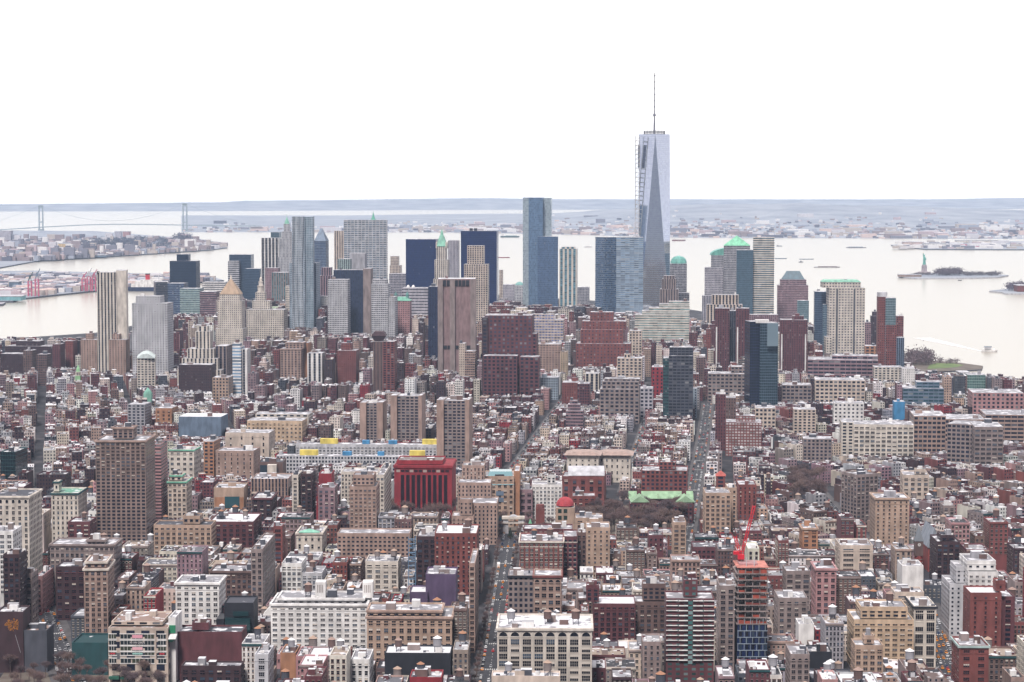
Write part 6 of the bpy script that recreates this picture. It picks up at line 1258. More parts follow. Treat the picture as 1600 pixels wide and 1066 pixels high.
for l in SHOW:
    r = _r; z = l['h']; c = vary(COLS[l['c']][1], r, .1); A, ph, w, d = l['A'], l['ph'], l['w'], l['d']; cx, sx_ = math.cos(ph), math.sin(ph)
    lab = l['label']
    if lab in seenl:
        for wd in ('narrow', 'wide', 'low', 'small', 'larger', 'other', 'plain'):
            if wd+' '+lab not in seenl: lab = ' '.join((wd+' '+lab).split()[:17]); break
    seenl[lab] = 1
    root = empty({'tower': 'apartment_tower', 'loft': 'loft_building', 'house': 'town_house'}[l['kind']], (A[0]+w/2*cx, A[1]+w/2*sx_, 0), lab, {'tower': 'apartment tower', 'loft': 'loft building', 'house': 'town house'}[l['kind']])
    l['root'] = root; real = l['Y'] < 2000; mw = M(); bay = r.choice([2.6, 3.1, 3.6]); fl = r.choice([3.3, 3.6])
    q = mw.ob(A, ph, w, d, 0, z, 0, None, bay=bay if not real else None, fl=fl, sides='FB' if w < 14 else 'FRBL', c=c, top=False); qi = inset(q, .4)
    for j in range(4):
        k = (j+1) % 4; mw.face([(*q[j], z), (*q[k], z), (*qi[k], z), (*qi[j], z)], 1); mw.face([(*qi[k], z-1), (*qi[j], z-1), (*qi[j], z), (*qi[k], z)], 1)
    cq = tuple(round(x, 2) for x in c)
    mw.build('wall', [solid(cq) if real else FAC[r.choice([0, 0, 1])], solid(mul(cq, 1.2))], root, colour=not real)
    m = M(); m.face([(*p, z-1) for p in qi]); rf_ = m.build('roof', RM[l['r']], root)
    if real:
        cnt = [0]; rest = M(); lo = max(0, zat(min(1075, l['bb'][3]), l['Y'])); fr = r.choice(['pale', 'taupe', 'tan', COLS[l['c']][1]]); ww_, wh_ = bay*r.choice([.4, .5, .62]), fl*r.choice([.5, .58]); ar = z > 20 and r.random() < .2
        # storeys hidden by nearer buildings carry no windows the photograph could show
        vlow = max(3, z-(14 if l['Y'] > 1750 else 26))
        windows(root, A, ph, w, vlow, z-1.8, bay, fl, ww_, wh_, fr, cnt, rest, arch_top=ar)
        if w > 13 or r.random() < .4:
            mid = proj(A[0], A[1], z)[0]
            if mid < 885: windows(root, q[1], ph+math.pi/2, d, vlow, z-1.8, bay*1.4, fl, ww_*.8, wh_, fr, cnt, rest)
            else: windows(root, q[3], ph-math.pi/2, d, vlow, z-1.8, bay*1.4, fl, ww_*.8, wh_, fr, cnt, rest)
        if rest.f: tag(rest.build('window', [glassmat((.012, .016, .03), .15), solid(fr, var=.08)], root), kind='stuff')
        if r.random() < .6:
            m = M(); m.ob((A[0]+.7*sx_, A[1]-.7*cx), ph, w, .68, z-1.5, z-.35, bottom=True); m.build('cornice', solid(r.choice([fr, COLS[l['c']][1], 'taupe', 'teal'])), root)
    for i, (u, v, a, b, hh, cc) in enumerate(clutter(l, z, r)):
        m = M(); m.ob((A[0]+u*cx-v*sx_, A[1]+u*sx_+v*cx), ph, a, b, z-1, z-1+hh, 0, 1); m.build('bulkhead' if i == 0 else 'vent', [solid(cc), roofmat('lgrey', .6)], rf_)
    if r.random() < (.5 if l['Y'] < 1800 else .25) and w > 8: TANKS.append((A[0]+w*.55*cx-d*.6*sx_, A[1]+w*.55*sx_+d*.6*cx, z-1, 'x', r.randint(0, 3), l))
# ------------------------------------------------------------------ water towers
TC = [('grey wooden', 'wood', 'pointed tan', 'straw'), ('brown wooden', 'brown', 'pointed tan', 'tan'), ('grey', 'grey', 'snowy pointed', 'snow'), ('black', 'dgrey', 'pointed orange tan', 'orange')]
def tankmeshes(k):
    _, bc, _, rc = TC[k]; m = M(); m.cyl(0, 0, 3.2, 7.2, 2.2, 2.1, 14)
    for z in (3.8, 4.9, 6.0): m.cyl(0, 0, z, z+.12, 2.26, 2.24, 14, cap=False)
    a = m.mesh('barrel', [solid(bc)]); m = M(); m.cyl(0, 0, 7.15, 8.6, 2.45, 0, 14); b = m.mesh('conical_roof', [solid(rc)]); m = M()
    for sx_ in (-1.4, 1.4):
        for sy in (-1.4, 1.4): m.bar((sx_, sy, 0), (sx_, sy, 3.2), .16)
    m.bar((-1.4, -1.4, .2), (1.4, -1.4, 3), .09); m.bar((-1.4, 1.4, .2), (-1.4, -1.4, 3), .09); m.bx(-1.9, 1.9, -1.9, 1.9, 3.0, 3.2); c = m.mesh('stand', [solid('dgrey')]); return (('barrel', a), ('conical_roof', b), ('stand', c))
TM = [tankmeshes(k) for k in range(4)]; groups = {}
seen_t = 0; tot = 0
TANKS.sort(key=lambda t: t[1])
for x, y, z, who, k, host in TANKS:
    px, py = proj(x, y, z+6)
    if not (-10 < px < 1610 and py < 1080): continue
    tot += 1
    if tot > 290: break
    if isinstance(host, dict): ref = (COLS[host['c']][0]+' '+('loft' if host['h'] > 20 else 'house')); near = sorted(heroc, key=lambda t: (t[1]-px)**2+(t[2]-py)**2)[0]; place = 'near the '+short(near[0]['short'], 7); on_ = 'on a '+ref
    else: on_ = 'on the '+short(who, 7); place = ''
    key = (k, on_, place); groups.setdefault(key, []).append((px, x, y, z))
for (k, on_, place), ls in groups.items():
    ls.sort(); n = len(ls)
    for i, (px, x, y, z) in enumerate(ls):
        pos = '' if n == 1 else ('leftmost ' if i == 0 else 'rightmost ' if i == n-1 else 'middle ' if n == 3 else ORD[i]+' ')
        lab = '%s%s water tank, %s roof, %s %s' % (pos, TC[k][0], TC[k][2], on_, place)
        root = empty('water_tower', (x, y, z), ' '.join(lab.split()[:16]), 'water tower', 'rooftop water towers'); s = _r.uniform(.9, 1.25) if y < 2100 else 1.0; root.scale = (s, s, s)
        for nm, me in TM[k]: o = bpy.data.objects.new(nm, me); col.objects.link(o); o.parent = root
# ------------------------------------------------------------------ trees: bare winter crowns of fine twigs
def treemesh(seed, H=13, Rr=5.2):
    r = random.Random(seed); t = M(); c = M(); t.cyl(0, 0, 0, H*.3, .32, .22, 6)
    def grow(p, d, ln, rad, lev):
        e = p+d*ln; (t if lev < 1 else c).bar(p, e, rad)
        if lev >= 4: 
            for i in range(8):
                q = e+Vector((r.gauss(0, .7), r.gauss(0, .7), r.gauss(0, .55))); dd = Vector((r.gauss(0, 1), r.gauss(0, 1), r.gauss(.5, .8))).normalized(); s = dd.cross(Vector((r.gauss(0, 1), r.gauss(0, 1), r.gauss(0, 1)))).normalized()*.07
                c.face([q-s, q+s, q+dd*r.uniform(.7, 1.3)])
            return
        for i in range(4 if lev < 3 else 3):
            a = r.uniform(0, 2*math.pi); sp = r.uniform(.35, .9); n = Vector((math.cos(a)*sp, math.sin(a)*sp, 0)); nd = (d+n+Vector((0, 0, .08))).normalized(); grow(e, nd, ln*r.uniform(.62, .85), rad*.62, lev+1)
    grow(Vector((0, 0, H*.28)), Vector((0, 0, 1)), H*.19, .2, 0); return t, c
bark = solid((.11, .08, .075)); TWC = [(.16, .105, .10), (.12, .085, .09), (.19, .13, .115), (.10, .11, .06)]
TR = []
for i in range(5):
    t, c = treemesh(40+i, 12+i); TR.append((t.mesh('trunk', [bark]), [c.mesh('crown', [solid(x)]) for x in TWC[:3]]))
dk = M(); r = random.Random(5)
for i in range(1500):
    a = r.uniform(0, 6.28); z = r.uniform(1.5, 11); rd_ = (1-z/12)*3.2*math.sqrt(r.random()); p = Vector((rd_*math.cos(a), rd_*math.sin(a), z)); u = Vector((r.gauss(0, 1), r.gauss(0, 1), r.gauss(0, 1))).normalized()*.3; v = u.cross(Vector((r.gauss(0, 1), 1, 0))).normalized()*.2; dk.face([p-u, p+v, p+u, p-v])
evm = dk.mesh('crown', [solid((.03, .05, .03))])
NT = [0]
def tree(x, y, z, s, label, group, ever=False):
    NT[0] += 1; root = empty('evergreen_tree' if ever else 'bare_tree', (x, y, z), label, 'tree', group); root.scale = (s, s, s*_r.uniform(.85, 1.1)); root.rotation_euler[2] = _r.uniform(0, 6.28); t, cs = _r.choice(TR)
    for nm, me in (('trunk', t), ('crown', evm if ever else _r.choice(cs))): o = bpy.data.objects.new(nm, me); col.objects.link(o); o.parent = root
def scatter(poly, n, s0, s1, label, group, minsep=6, z=0):
    pts = [gxy(*p) for p in poly]; xs = [p[0] for p in pts]; ys = [p[1] for p in pts]; got = []; tries = 0
    while len(got) < n and tries < n*60:
        tries += 1; x, y = _r.uniform(min(xs), max(xs)), _r.uniform(min(ys), max(ys)); c = False; j = len(pts)-1
        for i in range(len(pts)):
            if (pts[i][1] > y) != (pts[j][1] > y) and x < (pts[j][0]-pts[i][0])*(y-pts[i][1])/(pts[j][1]-pts[i][1])+pts[i][0]: c = not c
            j = i
        if c and all(math.hypot(x-a, y-b) > minsep for a, b in got): got.append((x, y)); tree(x, y, z, _r.uniform(s0, s1), label, group)
scatter([(590, 842), (715, 840), (715, 806), (612, 806)], 50, 1.25, 1.8, 'bare brown park tree in the thicket below the dark red library', 'bare trees below the dark red library', 5)
scatter([(890, 845), (1075, 845), (1066, 806), (905, 806)], 95, 1.25, 1.8, 'bare brown park tree in the thicket before the green gabled hall', 'bare trees before the green gabled hall', 5)
scatter([(812, 843), (862, 843), (860, 822), (825, 822)], 9, .8, 1.1, 'bare tree beside the pale marble park arch', 'bare trees beside the park arch')
scatter([(762, 845), (786, 845), (786, 822), (770, 822)], 6, .9, 1.2, 'bare tree left of the pale marble park arch', 'bare trees left of the park arch')
scatter([(1234, 797), (1286, 797), (1282, 757), (1240, 757)], 42, 1.3, 1.9, 'bare purple brown tree in the leafless clump by the diagonal street', 'bare trees by the diagonal street')
scatter([(0, 1095), (262, 1092), (250, 1056), (12, 1050)], 40, .8, 1.15, 'bare tree in the square at the bottom left corner', 'bare trees in the bottom left square')
def woods(poly, n, hh, ww_, label, c, z=0):
    pts = [gxy(*p) for p in poly]; xs = [p[0] for p in pts]; ys = [p[1] for p in pts]; m = M(); k = 0
    while k < n:
        x, y = _r.uniform(min(xs), max(xs)), _r.uniform(min(ys), max(ys)); cc = False; j = len(pts)-1
        for i in range(len(pts)):
            if (pts[i][1] > y) != (pts[j][1] > y) and x < (pts[j][0]-pts[i][0])*(y-pts[i][1])/(pts[j][1]-pts[i][1])+pts[i][0]: cc = not cc
            j = i
        if not cc: continue
        k += 1; H_ = hh*_r.uniform(.6, 1.15); m.bar((x, y, z), (x, y, z+H_*.5), .4)
        for i in range(90):
            p = Vector((x+_r.gauss(0, ww_*.45), y+_r.gauss(0, ww_*.45), z+H_*(.62+_r.gauss(0, .19)))); u = Vector((_r.gauss(0, 1), _r.gauss(0, 1), _r.gauss(0, 1))).normalized()*ww_*.14; v = u.cross(Vector((_r.gauss(0, 1), 1, 0))).normalized()*ww_*.07; m.face([p-u, p+v, p+u, p-v], 1)
    tag(m.build('far_wood', [bark, solid(c)], loc=(*pts[0], z)), label, 'trees', kind='stuff')
woods([(1414, 574), (1462, 570), (1452, 561.5), (1418, 562)], 42, 21, 11, 'leafless clump of riverside park trees left of the green lawn', (.15, .11, .12), .3)
woods([(1462, 568.5), (1500, 569.5), (1494, 567), (1466, 566)], 10, 10, 6, 'thin row of leafless trees behind the riverside lawn', (.22, .18, .18), .3)
woods([(1462, 431.8), (1500, 431.8), (1500, 429.5), (1466, 429.5)], 55, 21, 14, 'tall leafless wood on the statue island', (.13, .10, .12), 2)
woods([(1503, 432), (1566, 432), (1560, 429.8), (1508, 429.8)], 36, 12, 11, 'low leafless tree row on the right half of the statue island', (.13, .11, .12), 2)
woods([(1420, 431.5), (1460, 431.5), (1460, 429.8), (1425, 429.8)], 16, 8, 9, 'low shrubs around the statue pedestal', (.13, .11, .12), 2)
woods([(1572, 456), (1640, 457), (1640, 450), (1580, 450)], 60, 22, 14, 'leafless wood on the island cut by the right edge', (.13, .10, .13), 2)
woods([(128, 397), (235, 395), (300, 385), (240, 376), (130, 380)], 260, 26, 26, 'dark wooded belt across the far left shore', (.09, .10, .14), 2)
woods([(272, 385), (298, 384), (296, 378), (276, 378)], 60, 40, 22, 'dark round wood on the tip of the far left shore', (.09, .09, .13), 2)
e = GP(799, 842); tree(e.x-1, e.y, 0, .95, 'dark evergreen tree in front of the park arch', None, True)
e = GP(1031, 828); tree(e.x, e.y, 0, 1.1, 'dark evergreen tree among the bare trees of the park', None, True)
e = GP(1071, 876); tree(e.x+16, e.y, 0, .8, 'small dark evergreen beside the wide avenue', None, True)
# street trees and cars along the roads
CARC = [('white', (.75, .75, .76)), ('black', (.015, .015, .018)), ('silver', (.40, .41, .43)), ('red', (.50, .02, .02)), ('orange taxi', (.75, .26, .02)), ('dark blue', (.02, .04, .12)), ('grey', (.15, .15, .17))]
def carmesh(c):
    m = M(); L_, Wd = 4.5, 1.85
    m.frus([(-Wd/2, -L_/2), (Wd/2, -L_/2), (Wd/2, L_/2), (-Wd/2, L_/2)], .3, [(-Wd/2+.05, -L_/2+.1), (Wd/2-.05, -L_/2+.1), (Wd/2-.05, L_/2-.1), (-Wd/2+.05, L_/2-.1)], .85)
    b = m.mesh('body', [solid(c, .35, .05)]); m = M(); m.frus([(-.82, -1.7), (.82, -1.7), (.82, 1.0), (-.82, 1.0)], .85, [(-.66, -1.3), (.66, -1.3), (.66, .4), (-.66, .4)], 1.42, top=False); g = m.mesh('window', [glassmat((.02, .025, .03), .1)])
    m = M(); m.face([(-.66, -1.3, 1.43), (.66, -1.3, 1.43), (.66, .4, 1.43), (-.66, .4, 1.43)]); rf = m.mesh('roof', [solid(c, .35, .05)])
    m = M()
    for x in (-.9, .9):
        for y in (-1.4, 1.4):
            for k in range(8): a, a2 = math.pi*k/4, math.pi*(k+1)/4; m.face([(x, y, .33), (x, y+.33*math.cos(a), .33+.33*math.sin(a)), (x, y+.33*math.cos(a2), .33+.33*math.sin(a2))])
    w = m.mesh('wheel', [solid('black')]); return (('body', b), ('window', g), ('roof', rf), ('wheel', w))
CMS = [carmesh(c[1]) for c in CARC]
NM = dict(fifth='the central avenue', sixth='the wide avenue right of the green gabled hall', seventh='the diagonal street at right', broadway='the broad street at bottom left', west='the taxi-filled street at bottom right', wbway='the long street leading to the red tower', thompson='the narrow street left of the wide avenue', bowery='the far left street canyon', lafayette='the second far left street')
CARS = []
def car(x, y, ang, k, road, parked):
    lab = '%s car %s %s' % (CARC[k][0], 'parked along the kerb of' if parked else 'driving on', NM[road])
    CARS.append((y, x, ang, k, road, parked, lab))
def car_(y, x, ang, k, road, parked, lab):
    root = empty('parked_car' if parked else 'car', (x, y, .06), lab, 'car', lab.replace(' car ', ' cars ')); root.rotation_euler[2] = ang
    for nm, me in CMS[k]: o = bpy.data.objects.new(nm, me); col.objects.link(o); o.parent = root
for nm, dens, wts in (('fifth', 22, [5, 4, 4, 4, 4, 1, 3]), ('sixth', 26, [5, 4, 4, 3, 2, 1, 3]), ('seventh', 26, [5, 4, 4, 1, 2, 1, 3]), ('broadway', 20, [5, 4, 4, 2, 4, 1, 3]), ('west', 9, [5, 2, 2, 1, 9, 1, 1]), ('wbway', 22, [5, 5, 4, 3, 1, 1, 3]), ('thompson', 16, [5, 5, 4, 2, 1, 1, 3])):
    (w, ww_, cw) = ROADW[nm]
    for a, b in zip(w, w[1:]):
        d = (b-a).normalized(); s = Vector((d.y, -d.x, 0)); ln = (b-a).length; ang = math.atan2(d.y, d.x)-math.pi/2
        for side in (-1, 1):
            u = 3
            while u < ln-4:
                p = a+d*u+s*side*(cw/2-1.2)
                if _r.random() < .62: car(p.x, p.y, ang, _r.choices(range(7), wts)[0], nm, True)
                u += 6.3 if nm not in ('wbway', 'thompson') else 9
        for lane in ([-3, 0.2, 3.3] if cw > 14 else [0]):
            u = _r.uniform(3, 20)
            while u < ln-4:
                p = a+d*u+s*lane; car(p.x, p.y, ang+math.pi, _r.choices(range(7), wts)[0], nm, False); u += dens*_r.uniform(.8, 3)
        if nm == 'fifth':
            u = 6
            while u < ln-4:
                for side in (-1, 1):
                    if _r.random() < .75: p = a+d*u+s*side*(ww_/2-2.3); tree(p.x, p.y, .2, _r.uniform(.45, .62), 'bare street tree on the pavement of '+NM[nm], 'street trees along '+NM[nm])
                u += 10
CARS.sort()
for t_ in CARS[:280]: car_(*t_)
m = M(); cc_ = [solid(c[1], .35, .05) for c in CARC]+[glassmat((.02, .025, .03), .1)]
for y, x, ang, k, *_ in CARS[280:]:
    ca, sa = math.cos(ang), math.sin(ang); A_ = (x-.9*ca+2.2*sa, y-.9*sa-2.2*ca); m.ob(A_, ang, 1.8, 4.4, .35, .9, k); A_ = (x-.7*ca+1.3*sa, y-.7*sa-1.3*ca); m.ob(A_, ang, 1.4, 2.2, .9, 1.45, 7, k)
tag(m.build('distant_cars', cc_), 'small distant cars strung along the far avenues', 'cars', kind='stuff')
# square at the bottom left: buses, taxis, market awnings
def bus(px, py, L_, label, ang=0):
    p = GP(px, py); root = empty('bus', (p.x, p.y, .1), label, 'bus'); root.rotation_euler[2] = ang
    for nm, mt, f in (('body', solid('white', .4, .05), lambda m: m.bx(-L_/2, L_/2, -1.25, 1.25, .4, 3.1)), ('window', glassmat((.02, .03, .04), .1), lambda m: m.bx(-L_/2+.4, L_/2-.4, -1.3, -1.26, 1.6, 2.6)), ('wheel', solid('black'), lambda m: [m.bx(x, x+.9, -1.28, 1.28, 0, .8) for x in (-L_/2+2, L_/2-3)])):
        m = M(); f(m); me = m.mesh(nm, [mt]); o = bpy.data.objects.new(nm, me); col.objects.link(o); o.parent = root
bus(127, 1051, 18, 'long white articulated bus in front of the green hoarding'); bus(779, 886, 11, 'white bus on the central avenue between the brick houses', math.pi/2)
bus(30, 1038, 12, 'white bus below the sunburst wall at bottom left')
for i, (u, v) in enumerate(((171, 1049), (196, 1051.5), (241, 1051), (262, 1051))):
    p = GP(u, v); root = empty('taxi', (p.x, p.y, .06), 'orange taxi on the cross street below the department store, number %s from left' % ['one', 'two', 'three', 'four'][i], 'taxi', 'orange taxis below the department store'); root.rotation_euler[2] = math.pi/2
    for nm, me in CMS[4]: o = bpy.data.objects.new(nm, me); col.objects.link(o); o.parent = root
for i in range(9):
    p = GP(176+i*8.5+(40 if i > 3 else 0)*.5, 1059+(i % 3)*1.5); m = M(); m.frus([(p.x-1.8, p.y-1.8), (p.x+1.8, p.y-1.8), (p.x+1.8, p.y+1.8), (p.x-1.8, p.y+1.8)], 2.3, [(p.x, p.y)]*4, 3.5, top=False)
    for a in (-1.6, 1.6):
        for b in (-1.6, 1.6): m.bar((p.x+a, p.y+b, 0), (p.x+a, p.y+b, 2.3), .05)
    tag(m.build('market_tent', solid((.75, .66, .66), .8, .05), loc=(p.x, p.y, 0)), 'white market tent in the row along the bottom left square', 'tent', 'white market tents in the bottom left square')
# ------------------------------------------------------------------ harbour: bridge, statue, ships, cranes
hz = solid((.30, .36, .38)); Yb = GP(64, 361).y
root = empty('suspension_bridge', (XP(176, Yb, 50), Yb, 0), 'long pale suspension bridge with two tall towers crossing the far harbour mouth', 'bridge')
tw = []
for px, top in ((64, 321), (289, 318)):
    x = XP(px, Yb, 80); z = zat(top, Yb); m = M()
    for sg in (-1, 1): m.bx(x+sg*11-3.6, x+sg*11+3.6, Yb-5, Yb+5, -2, z)
    m.bx(x-7.3, x+7.3, Yb-4, Yb+4, z-18, z-1); m.bx(x-7.3, x+7.3, Yb-4, Yb+4, 50, 58); m.bx(x-17, x+17, Yb-9, Yb+9, -2, 12); m.build('bridge_tower', hz, root); tw.append((x, z))
def dz(px): return zat(lerp_t([(-60, 361.5), (0, 358.5), (64, 354.5), (130, 351), (176, 349.8), (230, 350), (289, 351.2), (420, 353)], px), Yb)
m = M()
for a in range(-60, 410, 10): m.face([(XP(a, Yb, 50), Yb-6.5, dz(a)-6), (XP(a+10, Yb, 50), Yb-6.5, dz(a+10)-6), (XP(a+10, Yb, 50), Yb-6.5, dz(a+10)), (XP(a, Yb, 50), Yb-6.5, dz(a))]); m.face([(XP(a, Yb, 50), Yb-6.5, dz(a)), (XP(a+10, Yb, 50), Yb-6.5, dz(a+10)), (XP(a+10, Yb, 50), Yb+8, dz(a+10)), (XP(a, Yb, 50), Yb+8, dz(a))])
m.build('deck', hz, root); m = M()
def cable(x0, z0, x1, z1, sag, n=16):
    pts = [(x0+(x1-x0)*i/n, Yb-6, z0+(z1-z0)*i/n-sag*4*(i/n)*(1-i/n)) for i in range(n+1)]
    for a, b in zip(pts, pts[1:]): m.bar(a, b, .7)
cable(tw[0][0], tw[0][1], tw[1][0], tw[1][1], 100); cable(XP(-60, Yb, 50), dz(-60), tw[0][0], tw[0][1], 12); cable(tw[1][0], tw[1][1], XP(400, Yb, 50), dz(400), 12); m.build('cable', hz, root)
p = GP(1444, 429.5); s = p.y/F; root = empty('statue', (p.x, p.y, 2), 'green copper statue of a robed figure raising a torch on a tall stone pedestal', 'statue')
m = M(); m.cyl(p.x, p.y, 2, 2+4*s, 11*s, 10*s, 11); m.build('fort_base', solid((.36, .31, .31)), root)
m = M(); m.frus([(p.x-4*s, p.y-4*s), (p.x+4*s, p.y-4*s), (p.x+4*s, p.y+4*s), (p.x-4*s, p.y+4*s)], 2+4*s, [(p.x-3*s, p.y-3*s), (p.x+3*s, p.y-3*s), (p.x+3*s, p.y+3*s), (p.x-3*s, p.y+3*s)], 2+15*s); m.bx(p.x-3.9*s, p.x+3.9*s, p.y-3.9*s, p.y+3.9*s, 2+11*s, 2+12*s); m.build('pedestal', solid((.36, .31, .33)), root)
z = 2+15*s; m = M()
prof = [(0, 2.5), (2, 2.3), (6, 1.9), (9, 2.0), (11.5, 1.8), (12.5, .8), (13, .75), (14, .95), (15, .8), (15.6, .2)]
for (a, ra), (b, rb) in zip(prof, prof[1:]): m.cyl(p.x, p.y, z+a*s, z+b*s, ra*s, rb*s, 12, cap=False)
for i in range(7): a = math.pi*i/6; m.bar((p.x+.8*s*math.cos(a), p.y, z+14.8*s), (p.x+1.9*s*math.cos(a), p.y, z+14.9*s+1.3*s*math.sin(a)), .12*s)
m.bar((p.x-1.3*s, p.y, z+11.4*s), (p.x-2*s, p.y, z+17*s), .5*s); m.bar((p.x+1.4*s, p.y, z+11*s), (p.x+2*s, p.y-1.2*s, z+8*s), .5*s); m.bx(p.x+1.2*s, p.x+2.6*s, p.y-1.8*s, p.y-1.2*s, z+7*s, z+9.5*s); m.build('figure', solid((.13, .40, .33)), root)
m = M(); m.cyl(p.x-2*s, p.y, z+17*s, z+18*s, .4*s, .8*s, 8); m.build('torch', solid((.13, .40, .33)), root); m = M(); m.cyl(p.x-2*s, p.y, z+18*s, z+19.4*s, .6*s, .05, 8); m.build('flame', solid((.6, .4, .1)), root)
def hull(m, L_, Wd, h, m0=0, z=0):
    lo = [(-L_/2, -Wd*.4), (L_*.38, -Wd*.42), (L_*.5, 0), (L_*.38, Wd*.42), (-L_/2, Wd*.4)]; hi = [(-L_/2, -Wd/2), (L_*.4, -Wd/2), (L_*.53, 0), (L_*.4, Wd/2), (-L_/2, Wd/2)]; m.frus(lo, z-1, hi, z+h, m0)
def ship(px0, px1, py, hc, label, kind='barge', cat='barge', fl=1, houses=(), hh=1.0, group=None):
    p = GP((px0+px1)/2, py, -2); s = p.y/F; L_ = (px1-px0)*s; root = empty(kind, (p.x, p.y, -2), label, cat, group)
    def pp(name, mt, fn):
        m = M(); fn(m); me = m.mesh(name, [mt]); o = bpy.data.objects.new(name, me); col.objects.link(o); o.parent = root
    pp('hull', solid(hc), lambda m: hull(m, L_, max(L_*.16, 8), hh*s))
    for nm, a, b, z0, z1, c in houses: pp(nm, solid(c), lambda m: m.bx(L_*a, L_*b, -L_*.05, L_*.05, z0*s, z1*s))
    if fl < 0: root.scale = (-1, 1, 1)
    return root
ship(1322, 1353, 387.5, 'grey', 'long grey barge furthest from the skyline towers, on the right harbour', hh=.9, houses=(('cargo', -.4, .35, .9, 1.8, 'slate'),))
ship(1211, 1229, 404.5, 'slate', 'small low barge just right of the white banded slab', hh=1)
ship(1249, 1271, 405.5, 'slate', 'flat barge with a tug behind it in the harbour', hh=.9)
ship(1248, 1255, 410, 'dgrey', 'tiny dark tugboat just below the flat barge', 'tugboat', 'tugboat', hh=1, houses=(('wheelhouse', -.2, .2, 1, 2.6, 'lgrey'),))
ship(1272, 1312, 418, 'grey', 'longest grey barge, loaded, above the mauve trapezoid tower', hh=1, houses=(('cargo', -.35, .4, 1, 1.9, 'taupe'),))
ship(1497, 1503, 438.5, 'dgrey', 'tiny dark boat just below the statue island', 'boat', 'boat', hh=.9, houses=(('wheelhouse', -.2, .1, .9, 1.8, 'white'),))
ship(1213, 1222, 385, 'slate', 'small boat at the top right corner of the white banded slab', 'boat', 'boat', hh=1, houses=(('wheelhouse', -.4, -.1, 1, 2.6, 'white'),))
ship(782, 811, 371, 'teal', 'pale green cargo ship right above the navy black slab', 'cargo_ship', 'ship', hh=2, houses=(('deckhouse', -.45, -.3, 2, 5, 'white'), ('cargo', -.25, .4, 2, 3, 'mint')))
ship(1050, 1071, 376.5, 'rust', 'red and white ship right of the tallest tower', 'cargo_ship', 'ship', hh=1.8, houses=(('deckhouse', -.45, -.25, 1.8, 4.5, 'white'),))
ship(768, 796, 403, 'red', 'pink red barge beside the navy black slab', hh=1.2)
ship(913, 925, 386.5, 'lgrey', 'small pale ship between the ribbed white tower and banded glass tower', 'boat', 'boat', hh=1.1, houses=(('wheelhouse', -.1, .3, 1.1, 2.4, 'white'),))
ship(250, 258, 400, 'white', 'tiny white ferry on the far left harbour', 'ferry', 'ferry', hh=1.2, houses=(('deckhouse', -.3, .3, 1.2, 2.2, 'white'),))
ship(1534, 1558, 550, 'white', 'white two deck ferry with a long wake crossing the river at right', 'ferry', 'ferry', hh=2.6, houses=(('lower_deck', -.45, .32, 2.6, 5.2, 'white'), ('upper_deck', -.32, .12, 5.2, 7.6, 'lgrey'), ('canopy', -.36, .14, 7.6, 8.6, 'slate'), ('window_band', -.30, .10, 3.4, 4.4, 'slate')))
m = M(); a, b = GP(1440, 528, -1.9), GP(1536, 549, -1.9); d = (b-a).normalized(); s_ = Vector((d.y, -d.x, 0))
for i in range(24):
    f0, f1 = i/24, (i+1)/24; w0, w1 = 3+16*(1-f0), 3+16*(1-f1); p0, p1 = a+(b-a)*f0, a+(b-a)*f1; m.face([p0-s_*w0, p0+s_*w0, p1+s_*w1, p1-s_*w1][::-1])
tag(m.build('wake', mat(('foam',), lambda t, b_: (t.links.new(ramp(t, noise(t, .12, 5), .35, (.42, .42, .40), .6, (.85, .85, .84)), b_.inputs['Base Color']), setattr(b_.inputs['Roughness'], 'default_value', .6)))), kind='stuff')
p = GP(236, 455, -2); s = p.y/F; root = empty('cruise_ship', (p.x, p.y, -2), 'large white cruise liner with dark blue hull and red funnel moored at far left', 'cruise ship')
for nm, mt, fn in (('hull', solid('navy'), lambda m: hull(m, 74*s, 30, 6.5*s)), ('lower_decks', solid('white'), lambda m: m.bx(-36*s, 30*s, -14, 14, 6.5*s, 11*s)), ('upper_decks', solid('white'), lambda m: m.bx(-26*s, 24*s, -12, 12, 11*s, 15.5*s)), ('top_deck', solid('white'), lambda m: m.bx(-17*s, 16*s, -10, 10, 15.5*s, 18*s)), ('funnel', solid((.55, .03, .05)), lambda m: m.bx(2*s, 8*s, -5, 5, 18*s, 26*s)), ('funnel_top', solid('black'), lambda m: m.bx(1.5*s, 8.5*s, -5.5, 5.5, 26*s, 27.5*s)), ('radar_mast', solid('lgrey'), lambda m: m.bar((-12*s, 0, 18*s), (-12*s, 0, 25*s), .8)),
    ('window_row', solid('slate'), lambda m: [m.bx(-34*s, 28*s, -14.3, -14.05, zz*s, (zz+.7)*s) for zz in (7.6, 9.3)])):
    m = M(); fn(m); me = m.mesh(nm, [mt]); o = bpy.data.objects.new(nm, me); col.objects.link(o); o.parent = root
root.rotation_euler[2] = math.pi
